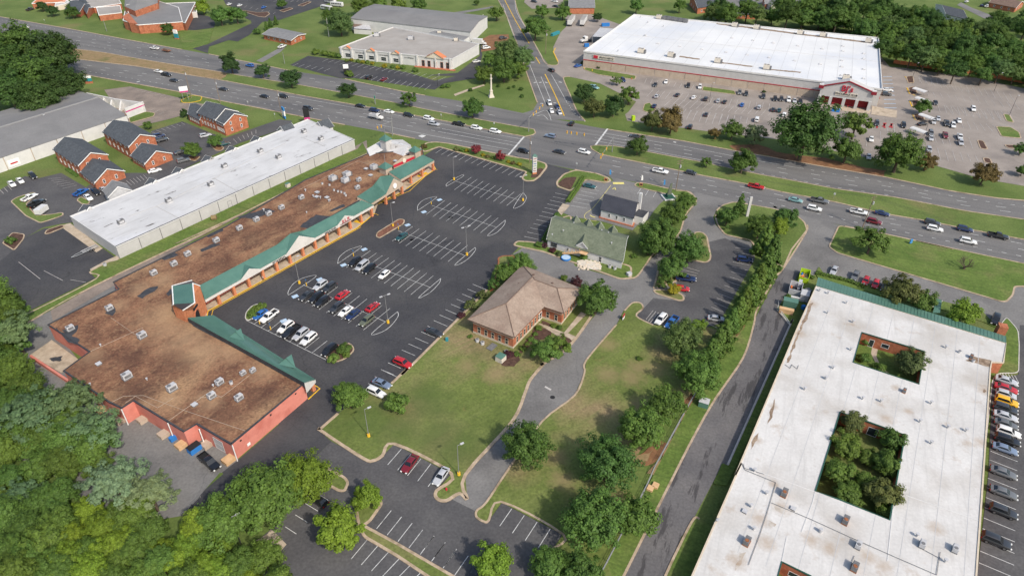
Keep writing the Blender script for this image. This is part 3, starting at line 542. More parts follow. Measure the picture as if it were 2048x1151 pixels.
sheet('concrete_pad', GP('Y 520,830 545,790 665,910 560,1030 430,880'), ZB+0.05, 'concrete')
# drive past the office and the small lot beside the evergreen row
dv = sheet('driveway', GP('S 500,1150 Z 210,565 400,660 470,580 650,330 S 830,1110 1090,740 1340,540 1415,370 1425,280 1660,0 O 370,660 440,590 520,610 470,700 600,770 830,790 980,780 1100,760 1380,240 1350,130 1150,75 1080,0 J 1060,900 1090,830 1220,780 920,705 890,740 920,800 860,880 780,1050 O 660,200 590,250 540,320 440,415 330,410 0,315 N 1500,240 1130,175 1040,235 1100,320 1500,440 1700,500 1800,560 1690,690 1560,840 1490,930 1280,1050 S 1100,300 960,460 860,750'), ZB, 'drivegrey')
lt = sheet('office_lot', GP('O 800,280 900,270 1040,250 1030,130 1150,100 1360,200 1380,260 1100,760 980,790 600,770 470,700 600,560 830,585 850,540 780,480'), ZB+0.01, 'lotmid')
lines(row('O 835,320 955,355 800,365 930,390', 3)+row('O 1230,175 1360,190 1190,400 1310,435', 7)+row('O 1165,432 1280,470 980,735 1090,790', 10)+row('O 545,725 600,655 595,760 660,680', 4), 0.12, 'paintworn', lt)
for s_ in ('O 600,490 640,480 780,430 800,280 900,270 1000,290 1035,270 1040,240 1010,90 980,60 930,55 760,200 640,330 620,420','O 600,500 690,500 790,520 830,545 835,575 800,582 620,525'):
    island('planting_bed', GP(s_), 'drylawn', 1.2, 'kerb', 0.5)
island('planting_bed', GP('J 480,1150 470,1060 600,860 650,800 780,700 860,705 920,750 925,790 850,880 790,1040 O 650,180 580,250 540,310 480,390 430,410 380,412 390,330'), 'grass', 1.2, kpath=('J 780,700 860,705 920,750 925,790 850,880 790,1040 O 650,180 580,250 540,310 480,390 430,410 380,412',))
island('planting_bed', GP('J 1085,850 1130,810 1215,785 1370,810 1540,840 1700,890 1760,940 1780,1000 1660,1150 O 1600,330 1400,200 1350,120 1150,75 1100,10 J 1080,920'), 'grass', 1.2, 'kerb', 0.5)
oll = lines([tuple(GP('S 1112,472 1158,498'))], 0.5, 'paintworn', dv)
MB().prism([Vector((GP('S 1170,553')[0].x+0.6*math.cos(t), GP('S 1170,553')[0].y+0.6*math.sin(t), 0)) for t in [i*0.63 for i in range(10)]], 0, ZB+0.03, 0, 0).build('manhole_cover', 'dark', dv)
# sign lot by the highway (white house)
hl2 = sheet('house_lot', GP('I 1510,700 1620,612 1760,640 1830,620 J 270,590 480,640 470,665 560,690 700,720 780,740 700,820 600,900 480,960 440,1000 200,930 0,900 I 1500,890 1430,860'), ZB+0.008, 'drivegrey')
lines(row('I 1600,673 1720,698 1500,810 1622,832', 6)+row('J 478,722 508,678 600,745 625,700', 3), 0.13, 'paint', hl2)
yl = MB()
yl.ribbon(smooth(GP('I 1810,655 1680,820 1610,880 1625,920 1700,930')), 0.15, ZM+0.01); yl.ribbon(GP('I 1825,640 1910,640'), 1.6, ZM+0.01)
for s_ in ('I 1822,685 1840,672 1845,690','I 1650,885 1665,895 1690,902','I 1740,770 1765,765'): yl.ribbon(GP(s_), 0.45, ZM+0.012)
yl.build('painted_arrows', 'paleyellow', hl2)
island('verge', GP('J 455,655 480,635 560,645 700,680 780,690 880,705 925,750 800,745 690,720 560,690 480,670'), 'lawn', 1, 'kerb', 0.4)
sheet('walk_slab', GP('I 1400,850 1440,795 1495,810 1430,885'), ZB+0.07, 'concrete')
# lane beside the nursing home, its front drive and side lot
ln = sheet('service_lane', GP('O 1780,0 1560,380 1370,740 U 1370,0 1290,250 1080,560 930,820 760,1150 Z 1500,1200 1400,1500 1800,1500 1964,850 V 270,510 240,505 400,205 U 1165,1075 1640,0 O 1640,760 1550,640 1600,570 1730,350 1830,360 1950,220 1964,0'), ZB, 'lanedark')
fd = sheet('front_drive', GP('J 1700,890 1780,1000 O 1600,330 1820,400 P 380,350 480,400 920,480 1330,600 1640,680 1700,760 1850,760 1920,800 1930,1150 2100,1200 2100,480 1880,475 1850,560 1800,590 530,215 470,170 545,10 K 560,965 230,880'), ZB+0.006, 'drivegrey')
sl_ = sheet('side_lot', GP('W 1925,300 1920,380 1720,430 1690,1150 V 1790,830 1760,1300 2500,1300 2500,0 W 2400,300 2300,0 1930,0'), ZB+0.012, 'lotmid')
lines([(lerp(GP('W 1725,775')[0], GP('V 1800,750')[0], t), lerp(GP('W 1920,850')[0], GP('V 1990,830')[0], t)) for t in [i/14 for i in range(15)]]+row('W 1745,358 1760,375 1890,385 1920,440', 7), 0.13, 'paint', sl_)
island('lawn', GP('K 560,970 900,1030 1430,1150 P 1120,120 2400,390 2400,470 1890,472 1875,540 1830,585 1790,588 530,215 470,170 475,150 540,15'), 'lawn', 1.0, 'kerb', 0.45)
island('verge', GP('W 1640,1150 1720,420 1760,370 1920,370 1925,150 1915,40 1830,-60 1780,0 1700,200'), 'lawn', 1.5, 'kerbgrey', 0.2)
island('verge', GP('P 390,320 360,370 390,420 920,560 1290,640 1640,740 1770,800 1640,660 1350,590 920,500 650,440 440,395'), 'lawn', 0.8, None)
island('verge', GP('U 1640,0 1170,1080 V 395,205 345,320 420,330 U 1320,900 1715,0 O 1700,700 1640,690 1560,640 1550,650 1640,760'), 'lawn', 0.5, kerb='kerbgrey', kpath=('O 1550,650 1640,760 U 1640,20 1170,1075',))
island('verge', GP('V 270,512 240,510 180,620 85,820 60,1100 300,1100 380,400 330,540'), 'lawn', 1.0, kpath=('V 270,512 240,510 180,620 85,820 40,960',))
# left hand lots
lo = sheet('office_court', GP('F -400,690 0,690 120,620 190,585 300,600 470,560 660,670 820,560 1150,560 1160,240 1400,165 1720,295 H 800,150 900,160 860,215 500,330 0,560 F 1000,720 640,860 550,940 470,950 L 330,20 190,100 90,205 -400,600'), ZB, 'lotmid')
dl = sheet('loading_yard', GP('L 340,25 480,25 800,185 890,250 690,345 690,370 740,405 200,670 -200,870 -400,600 90,205 190,100'), ZB+0.006, 'lotdark')
lines(row('F 370,605 470,600 480,680 590,655', 6)+row('F 0,690 30,720 60,655 90,690', 3)+row('F 1160,245 1200,260 1390,175 1420,190', 7)+row('F 970,620 1010,655 1100,575 1130,605', 6)+row('F 1790,300 1820,330 1964,230 1964,260',6)+row('L 145,285 310,415 540,420 660,440',3), 0.12, 'paintworn', lo)
for s_, m_ in (('F 85,780 130,750 260,710 280,730 200,800 280,890 400,880 480,865 488,885 420,910 310,945 200,890','grass'),('F 590,770 620,745 690,780 680,800 630,800','lawn'),('F 345,1030 360,1000 480,960 500,975 380,1025','mulch'),('L 20,140 100,60 190,75 180,110 110,195','mulch'),('F 1440,460 1450,430 1540,435 1500,470','dirt'),('F 1610,350 1640,330 1720,370 1700,390 1660,390','dirt')):
    island('planting_bed', GP(s_), m_, 1.0, 'kerb', 0.35)
sheet('concrete_apron', GP('F 480,960 540,945 640,1020 L 790,180 740,210 490,30'), ZB+0.02, 'concrete')
sheet('concrete_apron', GP('L 690,340 800,280 900,235 920,260 820,320 720,370 740,405'), ZB+0.03, 'concrete')
bs = sheet('back_strip', GP('L -100,900 0,830 200,690 700,430 1740,-20 H 0,1060 500,830 1000,560 1470,310 1480,420 900,680 0,1150 L 1720,30 900,450 400,740 0,960 -100,1000'), ZB+0.014, 'lotold')
vg = island('verge', GP('L 180,700 740,415 690,365 830,290 940,265 1600,-40 H 0,1030 500,790 1000,540 1400,380 1440,330 1480,410 1000,630 500,880 0,1110 L 1700,0 700,480 200,760'), 'lawn', 0, kpath=('L 180,700 740,415 690,365 830,290','L 200,760 700,480 1700,0 H 0,1110 500,880 1000,630 1480,410'))
yard = sheet('back_yard', GP('L -60,900 150,800 380,620 420,800 620,1060 1000,1260 Q 1000,560 1710,1100 X 1700,345 1400,690 1000,760 700,600 300,300 -60,200'), ZB+0.018, 'drivegrey')
pad = MB().prism(GP('Q 235,235 400,120 600,265 470,370'), 0, 0.35, 0, 0).build('concrete_pad', 'concrete'); props(pad, kind='structure')
st = MB()
for s_, k in (('X 1340,300',3.0),('Q 1080,920',1.2),('Q 1130,950',0.9),('X 1420,265',0.9),('X 1550,325',1.2),('Q 440,265',1.6),('X 1260,240',1.2)):
    c = GP(s_)[0]; zz = 0.36 if s_ == 'Q 440,265' else ZB+0.03
    st.poly([(c.x+k*rr.uniform(.5, 1.25)*math.cos(t), c.y+k*rr.uniform(.4, .9)*math.sin(t), zz) for t in [j*0.45 for j in range(14)]])
st.build('oil_stains', 'tar', yard)
old = sheet('old_lot', GP('A 800,690 1000,665 1390,755 1380,790 1500,790 1700,820 1500,860 1240,930 1100,960 950,1000 900,850'), ZB, 'lotold')
lines(row('A 1050,700 1090,690 1300,760 1340,745', 8)+row('A 1150,850 1190,830 1220,880 1260,860', 3), 0.12, 'paintworn', old)
island('verge', GP('A 990,905 1120,860 1190,870 1180,895 1000,945'), 'lawn', 1, 'kerb', 0.3)
island('verge', GP('A 1390,770 1480,735 1550,745 1540,775 1470,790 1400,790'), 'lawn', 1, 'yellow', 0.3)
# church drive, furniture store lot and the ground beyond
cl = sheet('church_drive', GP('A 1480,375 1600,338 1930,180 1925,160 1880,140 B 330,80 200,40 150,-60 1150,-60 1060,0 900,60 610,155 480,170 380,270 290,320 220,310 70,360 60,410'), ZB, 'lotdark')
sheet('church_court', GP('A 1360,190 1450,240 1640,215 1650,190 1640,140 1500,100 1420,120'), ZB, 'lotdark')
lines(row('B 560,20 600,0 830,15 850,-5', 7)+row('B 340,60 360,45 560,110 580,95', 6), 0.14, 'paintworn', cl)
for s_ in ('B 750,45 830,15 855,18 790,50','B 610,85 690,62 715,68 640,95','B 320,80 440,100 520,95 535,110 500,135 450,130 330,90'): island('planting_bed', GP(s_), 'mulch', 1, 'kerb', 0.4)
island('church_lawn', GP('A 1640,215 1600,340 1480,370 1400,376 1370,230 1560,240'), 'lawn', 1, None)
fl = sheet('store_front_lot', GP('B 690,500 830,430 1080,460 1600,560 1800,620 1964,585 C 0,580 250,560 420,430 420,300 440,420 400,600 150,640 B 1800,690 1180,600 1075,602 930,565'), ZB, 'lotdark')
lines(row('B 710,510 755,488 950,550 998,527', 6)+row('B 940,475 985,455 1830,620 1890,590', 20)+row('B 1180,597 1230,568 1725,690 1770,655', 13), 0.13, 'paint', fl)
ts = sheet('truck_yard', GP('C 440,300 500,270 640,265 650,310 560,380 430,400'), ZB, 'dirt')
sheet('gravel_drive', GP('B 430,470 600,375 660,360 620,400 480,480'), ZB, 'drivegrey')
sheet('gravel_path', GP('C 200,100 400,70 520,50 530,60 400,85 220,115'), ZB, 'drivegrey')
tp = sheet('office_car_park', GP('C 780,-40 760,20 820,70 1060,60 1060,-40'), ZB, 'lottan')
far = sheet('far_car_park', GP('D 660,-20 800,40 860,90 1000,110 1450,100 1400,20 1200,-60'), ZB, 'drivegrey')
fr_ = sheet('neighbourhood_street', GP('E 1450,40 1650,140 1964,240 2200,300 2200,270 1900,190 1560,60 1480,20'), ZB, 'drivegrey')
# ================================================================== BUILDING HELPERS
WM = {}
def bmesh_of(key, fn, mats):
    if key not in WM:
        b = MB(); fn(b); me = bpy.data.meshes.new(key); me.from_pydata(b.v, [], b.f)
        for q in ([mats] if isinstance(mats, str) else mats): me.materials.append(MATS[q])
        me.polygons.foreach_set('material_index', b.m); me.update(); WM[key] = me
    return WM[key]
def win(parent, a, b, t, z, w, h, frame='trim', pane='glass', name='window'):
    """window on the wall a->b (outside on the right hand of a->b) at fraction t, sill height z"""
    a = Vector(a[:2]); b = Vector(b[:2]); p = a.lerp(b, t); d = (b-a).normalized(); rz = math.atan2(d.y, d.x)
    k = '%s_%.2f_%.2f_%s' % (name, w, h, frame)
    def fr(q):
        for x, zz, ww, hh in ((0, 0.06, w, 0.12), (0, h-0.06, w, 0.12), (-w/2+0.05, h/2, 0.1, h-0.24), (w/2-0.05, h/2, 0.1, h-0.24)): q.box((x, -0.03, zz), (ww, 0.1, hh))
        q.box((0, -0.028, h*0.5), (w-0.2, 0.06, 0.06))
    f = inst(name, bmesh_of(k, fr, frame), parent, (p.x, p.y, z), rz)
    g = inst('pane', bmesh_of('pane_%.2f_%.2f_%s' % (w, h, pane), lambda q: q.box((0, -0.005, h/2), (w-0.08, 0.03, h-0.08)), pane), f, (p.x, p.y, z), 0)
    g.location = (0, 0, 0); return f
def wins(parent, a, b, n, z, w, h, t0=0.08, t1=0.92, **k):
    for i in range(n): win(parent, a, b, t0+(t1-t0)*(i+0.5)/n, z, w, h, **k)
def walls(root, pts, z0, z1, m, name='wall'): return MB().prism(pts, z0, z1).build(name, m, root)
def flat(root, pts, z, wall, roof, par=0.3, parm='trim', pw=0.35):
    pts = ccw([Vector(p[:2]) for p in pts]); w_ = walls(root, pts, 0, z+par-0.02, wall)
    r_ = MB().poly([(p.x, p.y, z) for p in pts]).build('roof', roof, root)
    if parm: MB().ribbon(pts, pw, z+par, par+0.05, closed=True).build('parapet', parm, r_)
    return w_, r_, pts
def para(s, z): 
    a, b, c = GP(s, z); return [a, b, b+c-a, c]
def gable(root, q, ze, zr, wall, roof, over=0.45, trim='trim', z0=0.0, rib=0.0, base=True):
    """q: eave corners a,b,c,d (ridge parallel to a-b)"""
    a, b, c, d = [Vector(p[:2]) for p in q]
    if (b-a).cross(d-a) < 0: a, b, c, d = d, c, b, a
    u = (b-a).normalized(); v = (d-a).normalized(); m0 = (a+d)/2; m1 = (b+c)/2
    if base:
        w_ = MB().prism([a, b, c, d], z0, ze)
        w_.poly([(*a, ze), (*m0, zr), (*d, ze)]); w_.poly([(*b, ze), (*c, ze), (*m1, zr)]); w_ = w_.build('wall', wall, root)
    sl = (zr-ze)/((d-a).length/2); o = over
    A = a-u*o-v*o; B = b+u*o-v*o; C = c+u*o+v*o; D = d-u*o+v*o; M0 = m0-u*o; M1 = m1+u*o; zl = ze-sl*o+0.05; zt = zr+0.05; th = 0.18
    r_ = MB()
    r_.hexa([(*A, zl-th), (*B, zl-th), (*M1, zt-th), (*M0, zt-th)], [(*A, zl), (*B, zl), (*M1, zt), (*M0, zt)])
    r_.hexa([(*M0, zt-th), (*M1, zt-th), (*C, zl-th), (*D, zl-th)], [(*M0, zt), (*M1, zt), (*C, zl), (*D, zl)])
    ro = r_.build('roof', roof, root)
    if rib:
        s_ = MB(); n = int((b-a).length/rib)
        for i in range(n+1):
            t = i/n; e1 = A.lerp(B, t); e2 = D.lerp(C, t); mm = M0.lerp(M1, t)
            for e in (e1, e2): s_.tube((*e, zl+0.02), (*mm, zt+0.02), 0.035, n=4)
        props(s_.build('seams', roof, ro), kind='stuff')
    if trim:
        t_ = MB()
        for P, Q, z1_, z2_ in ((A, M0, zl, zt), (M0, D, zt, zl), (B, M1, zl, zt), (M1, C, zt, zl)):
            s = 1 if P in (A, M0) and Q in (M0, D) else -1
            n = u*(-s)*0.06
            t_.hexa([(*P, z1_-th-0.1), (*Q, z2_-th-0.1), (*(Q+n), z2_-th-0.1), (*(P+n), z1_-th-0.1)], [(*P, z1_+0.04), (*Q, z2_+0.04), (*(Q+n), z2_+0.04), (*(P+n), z1_+0.04)])
        t_.build('trim', trim, ro)
    return ro, (a, b, c, d)
def slope(root, e0, e1, r1, r0, m, name='roof', rib=0.0, th=0.12):
    """roof plane from eave e0-e1 to ridge r0-r1, with standing seams every rib metres"""
    e0, e1, r0, r1 = [Vector(p) for p in (e0, e1, r0, r1)]
    dz = Vector((0, 0, -th)); o = MB().hexa([e0+dz, e1+dz, r1+dz, r0+dz], [e0, e1, r1, r0]).build(name, m, root)
    if rib:
        s_ = MB(); n = max(2, int((e1-e0).length/rib)); up = Vector((0, 0, 0.025))
        for i in range(n+1):
            t = i/n; s_.tube(e0.lerp(e1, t)+up, r0.lerp(r1, t)+up, 0.04, n=4)
        props(s_.build('seams', m, o), kind='stuff')
    return o
def m_ac(b):
    b.box((0, 0, 0.12), (1.7, 1.1, 0.24), m=1); b.box((0, 0, 0.75), (1.6, 1.0, 1.0)); b.tube((-0.35, 0, 1.25), (-0.35, 0, 1.33), 0.36, n=12, m=1)
    b.box((0.45, 0, 1.28), (0.5, 0.8, 0.06), m=0); b.box((0, -0.505, 0.7), (1.2, 0.02, 0.6), m=1)
def m_big(b):
    b.box((0, 0, 0.15), (3.0, 1.9, 0.3), m=1); b.box((-0.3, 0, 1.0), (2.2, 1.8, 1.4)); b.box((1.15, 0, 0.75), (0.7, 1.6, 0.9), m=1)
    for x in (-0.8, 0.2): b.tube((x, 0, 1.7), (x, 0, 1.8), 0.4, n=12, m=1)
def m_vent(b): b.tube((0, 0, 0), (0, 0, 0.45), 0.12, n=8); b.tube((0, 0, 0.45), (0, 0, 0.6), 0.24, n=8)
def m_hatch(b): b.box((0, 0, 0.18), (1.1, 1.1, 0.36)); b.box((0, 0, 0.4), (1.2, 1.2, 0.08), m=1)
def m_cond(b): b.tube((0, 0, 0), (0, 0, 0.8), 0.45, n=12, m=0); b.tube((0, 0, 0.8), (0, 0, 0.86), 0.36, n=12, m=1)
def m_sky(b): b.box((0, 0, 0.12), (1.3, 1.3, 0.24), m=1); b.box((0, 0, 0.32), (1.1, 1.1, 0.16), taper=0.7)
UN = {'ac': (m_ac, ['acgrey', 'acdark'], 'rooftop_unit'), 'big': (m_big, ['acgrey', 'acdark'], 'rooftop_unit'), 'vent': (m_vent, 'acgrey', 'vent_pipe'), 'hatch': (m_hatch, ['acdark', 'acgrey'], 'roof_hatch'),
      'acd': (m_ac, ['acdark', 'acgrey'], 'rooftop_unit'), 'acr': (m_ac, ['acdark', 'rust'], 'rooftop_unit'), 'cond': (m_cond, ['acgrey', 'acdark'], 'condenser'), 'sky': (m_sky, ['whitewall', 'acgrey'], 'skylight'), 'act': (m_big, ['stonepale', 'acdark'], 'rooftop_unit')}
def units(root, z, spec, rz=0.0):
    """'ac 1.2 L 540,790 835,640 ; vent 1 ...' """
    for s_ in spec.split(';'):
        w_ = s_.split(); k = w_[0]; sc = float(w_[1]); fn, ms, nm = UN[k]
        for p in GP(' '.join(w_[2:]), z+0.35*sc):
            inst(nm, bmesh_of('unit_'+k, fn, ms), root, (p.x, p.y, z), rz+random.uniform(-.05, .05), sc)
def text(root, s, p, size, u, m, name='lettering', ext=0.06, lean=None):
    c = bpy.data.curves.new(name, 'FONT'); c.body = s; c.size = size; c.extrude = ext; c.align_x = 'CENTER'; c.align_y = 'CENTER'
    ob = bpy.data.objects.new(name, c); COL.objects.link(ob)
    u = Vector((u[0], u[1], 0)).normalized(); n = Vector((u.y, -u.x, 0)); zz = Vector((0, 0, 1))
    mw_ = Matrix((( u.x, zz.x, n.x, 0), (u.y, zz.y, n.y, 0), (u.z, zz.z, n.z, 0), (0, 0, 0, 1)))
    dg = bpy.context.evaluated_depsgraph_get(); dg.update(); me = bpy.data.meshes.new_from_object(ob.evaluated_get(dg)); bpy.data.objects.remove(ob)
    me.materials.clear(); me.materials.append(MATS[m])
    o = bpy.data.objects.new(name, me); COL.objects.link(o); o.parent = root
    o.matrix_local = Matrix.Translation(Vector(p)-OFF[root.name]) @ mw_
    return o
def strokes(root, p, u, w, h, n, m, seed=1, name='lettering'):
    """a line of lettering too small in the photo to read: n letter-like marks"""
    r = random.Random(seed); u = Vector((u[0], u[1], 0)).normalized(); q = Vector((u.y, -u.x, 0)); b = MB(); s = w/n; rz = math.atan2(u.y, u.x); p = Vector(p)
    for i in range(n):
        c = p+u*(-w/2+s*(i+.5))+q*.05
        b.box(c-u*s*.25, (s*.18, .06, h), rz); k = r.randrange(3)
        if k != 1: b.box(c+u*s*.2, (s*.18, .06, h*r.choice((.5, 1))), rz)
        b.box(c+Vector((0, 0, h*r.choice((-.42, 0, .42)))), (s*.6, .06, h*.16), rz)
    return b.build(name, m, root)
# ================================================================== STRIP MALL
mall = thing('strip_mall', 'L-shaped strip mall with brown gravel roof, green metal canopy and pink rear walls', 'building', GP('R 290,1035')[0])
ZR = 4.8
mo = GP('L 370,765 915,490 870,440 1740,10 H 1000,615 1480,415 1900,380 1901,381 1902,382 1903,383 1904,384 L 1440,720 Q 1490,5 R 0,30 800,445 240,910 Q 1780,915 1510,757 1412,815 1025,578 935,635 840,590 490,350 690,205', ZR)
for i_, q_ in zip(range(7, 11), ((845.5, 309.5), (778, 343.5), (714, 393), (399.5, 570))):
    g_ = G(*q_, 6.2); mo[i_] = Vector((g_.x+.5, g_.y-.35, ZR))
mo = ccw([Vector(p[:2]) for p in mo])
walls(mall, mo, 0, ZR+0.1, 'pinkwall')
mroof = MB().poly([(p.x, p.y, ZR) for p in mo]).build('roof', 'brownroof', mall)
MB().ribbon(mo, 0.35, ZR+0.22, 0.3, closed=True).build('parapet', 'tar', mroof)
for s_ in ('Q 930,640 970,735','Q 1525,790 1545,870','R 245,915 285,1030','Q 1285,745 1320,840'):
    a, b = px(s_); t = G(*a, ZR); MB().tube((t.x+0.15, t.y-0.2, 0), (t.x+0.15, t.y-0.2, ZR), 0.12, n=6).build('downspout', 'trim', mall)
# patches and strips lying on the roof
for i, s_ in enumerate(('H 950,975 1080,880 1180,890 1200,915 1010,985','H 470,900 700,830 770,850 600,915','L 1530,195 1640,140 1665,155 1550,210','L 1230,260 1340,205 1360,230 1260,270','L 1040,550 1150,480 1215,470 1210,490 1090,560','L 1270,530 1300,490 1330,500 1290,540','Q 420,20 520,130 590,150 610,110 500,60','L 470,810 590,770 610,790 540,850','H 180,1150 330,1100 345,1105 220,1150','L 1580,90 1700,30 1710,40 1600,100','L 800,680 860,620 895,640 860,690','H 1180,850 1290,800 1300,815 1200,860')): MB().poly([(p.x, p.y, ZR+0.012+0.004*i) for p in ccw(rag(GP(s_, ZR), .35))]).build('roof_patch', 'tar', mroof)

for s_ in ('Q 1285,740 1660,475','R 0,555 170,550 380,385','Q 1700,555 1600,500','Q 860,590 950,545 1100,540 1400,650 1880,810','Q 960,600 1040,545 1210,635 1330,560','H 950,690 1060,640 1400,470 1560,510','L 850,710 1080,870','Q 690,205 1100,20'):
    P = GP(s_, ZR); cb = MB()
    for i in range(len(P)-1): cb.tube(P[i]+Vector((0, 0, .1)), P[i+1]+Vector((0, 0, .1)), 0.04, n=5)
    cb.build('roof_pipe', 'tanwall', mroof)
axm = math.atan2(*(GP('M 1420,20')[0]-GP('M 290,650')[0]).yx)
units(mall, ZR, 'ac 1.05 L 540,795 840,640 1180,370 1335,300 1440,225 1660,120 H 495,985 625,920 720,875 818,828 970,750 R 90,545 300,560 150,440 ; ac 1.25 Q 975,395 1320,485 ; ac 1.2 L 1090,850 ; ac 0.8 R 405,350 330,370 ; vent 1 Q 770,150 690,450 1125,410 R 100,460 H 1010,860 1190,765 1285,560 ; cond 0.9 R 238,440 ; hatch 1 Q 1490,605 L 755,1060 ', axm)
units(mall, ZR, 'big 1.0 H 1215,605 1310,620 1325,575 1530,520 ; ac 1.0 H 1410,615 1400,675 ; cond 0.8 H 1130,640 1185,650 1220,690 1250,700 1275,705 1300,715 1310,730 ; hatch 1.1 H 1090,705 1165,745 1500,575 1465,525 1085,740 1690,465 ; vent 1.3 H 1000,690 680,840 1060,735 1115,745 1180,770', axm)
# canopy
def canopy(e0, e1, r0, r1, fascia, rib=0.42, drop=0.95, ze=4.0, zr=6.2):
    E0, E1 = G(*e0, ze), G(*e1, ze); R0, R1 = G(*r0, zr), G(*r1, zr)
    slope(mall, E0, E1, R1, R0, 'greenmetal', 'canopy_roof', rib)
    d = (E1-E0).normalized(); n = Vector((d.y, -d.x, 0))
    MB().hexa([E0-Vector((0, 0, drop)), E1-Vector((0, 0, drop)), E1-Vector((0, 0, drop))-n*0.3, E0-Vector((0, 0, drop))-n*0.3], [E0, E1, E1-n*0.3, E0-n*0.3]).build('fascia', fascia, mall)
    b0 = Vector((*R0.xy, ZR-0.1)); b1 = Vector((*R1.xy, ZR-0.1)); MB().poly([R1, R0, b0, b1]).build('canopy_back', 'tar', mall)
    for P, Q in ((E0, R0), (E1, R1)): MB().poly([P, Q, Vector((*Q.xy, 3.1)), Vector((*P.xy, 3.1))]).build('canopy_end', fascia, mall)
    return E0, E1, R0, R1
m1 = canopy((410, 598.6), (747, 409.7), (399.5, 570), (722.7, 400.3), 'offwhite')
m2 = canopy((742, 407), (806, 366), (714, 393), (779, 350), 'tanwall')
m3 = canopy((801, 359), (868.5, 320.6), (778, 343.5), (845.5, 309.5), 'tanwall')
def crossgable(E, p0, p1, za, fm, sgn=None):
    """small gable over the fascia between photo points p0,p1 on the eave, apex height za"""
    E0, E1, R0, R1 = E; L = (E1-E0); n_ = Vector((L.y, -L.x, 0)).normalized()
    a = G(*p0, 4.0); b = G(*p1, 4.0); t0 = (a-E0).dot(L)/L.dot(L); t1 = (b-E0).dot(L)/L.dot(L); a = E0.lerp(E1, t0)+n_*0.05; b = E0.lerp(E1, t1)+n_*0.05
    m_ = (a+b)/2; top = Vector((m_.x, m_.y, za)); dr = Vector((0, 0, 0.95))
    MB().poly([a-dr, b-dr, b, top, a]).build('gable_face', fm, mall)
    f = min(1.0, (za-4.0)/2.2); bk = R0.lerp(R1, (t0+t1)/2); bk = Vector((*(m_.xy.lerp(bk.xy, f)), za))
    if za > 6.25: bk = Vector((*R0.lerp(R1, (t0+t1)/2).xy, za))
    o = MB().poly([a, top, bk] if za <= 6.25 else [a, top, bk, R0.lerp(R1, t0+0.2*(t1-t0))]).poly([top, b, bk] if za <= 6.25 else [top, b, R0.lerp(R1, t1-0.2*(t1-t0)), bk]).build('gable_roof', 'greenmetal', mall)
    if za > 6.25: MB().poly([R0.lerp(R1, t0), R0.lerp(R1, t1), bk]).build('gable_back', 'greenmetal', mall)
    return (a+b)/2, L.normalized()
crossgable(m1, px('M 505,415')[0], px('M 648,333')[0], 5.85, 'offwhite')
crossgable(m1, px('M 857,222')[0], px('M 1072,97')[0], 7.5, 'offwhite')
c3, u3 = crossgable(m1, (676.6, 451), (706.3, 431.6), 5.9, 'offwhite')
c4, u4 = crossgable(m2, (769.5, 387.3), (808, 366.5), 7.9, 'tanwall')
def frontpt(E, t, z): p = E[0].lerp(E[1], t); L = (E[1]-E[0]).normalized(); return Vector((p.x+L.y*0.09, p.y-L.x*0.09, z))
f3 = Vector((u3.y*0.1, -u3.x*0.1, 0))
strokes(mall, c3+f3+Vector((0, 0, .45)), u3, 3.4, 1.0, 3, 'red', 2); strokes(mall, c3+f3+Vector((0, 0, -.4)), u3, 5.0, .4, 10, 'darkred', 3)
strokes(mall, frontpt(m1, .70, 3.55), u3, 5.0, .65, 9, 'dark', 4); strokes(mall, frontpt(m1, .385, 3.55), u3, 5.0, .6, 9, 'dark', 5)
dk = MB(); 
p = c4+Vector((u4.y*0.15, -u4.x*0.15, 1.1)); dk.tube(p, p+Vector((u4.y*0.2, -u4.x*0.2, 0)), 0.95, n=16); dk.build('round_sign', 'trim', mall)
# columns and shop fronts
def cols(E, n, back, t0=0.03, t1=0.97, d=0.35):
    L = (E[1]-E[0]).normalized(); nn = Vector((-L.y, L.x, 0))
    for i in range(n):
        p = E[0].lerp(E[1], t0+(t1-t0)*i/(n-1))+nn*d
        MB().box((p.x, p.y, 1.65), (0.75, 0.75, 3.0), math.atan2(L.y, L.x)).box((p.x, p.y, 0.25), (0.9, 0.9, 0.3), math.atan2(L.y, L.x)).build('column', 'brickcol', mall)
    w0 = E[0]+nn*back; w1 = E[1]+nn*back
    MB().poly([(w0.x, w0.y, 0), (w1.x, w1.y, 0), (w1.x, w1.y, 3.2), (w0.x, w0.y, 3.2)]).build('shop_wall', 'tanwall', mall)
    k = int((w1-w0).length/4.2)
    for i in range(k): win(mall, w0, w1, (i+0.5)/k, 0.3, 3.2, 2.5, frame='brick', name='shop_window')
    s0 = E[0]-Vector((0, 0, .9)); s1 = E[1]-Vector((0, 0, .9)); MB().poly([s0, s1, s1+nn*back, s0+nn*back]).build('soffit', 'offwhite', mall)
cols(m1, 13, 3.6, 0.06, 0.985); cols(m2, 3, 4.2, 0.45, 0.97); cols(m3, 3, 4.0, 0.3, 0.97)
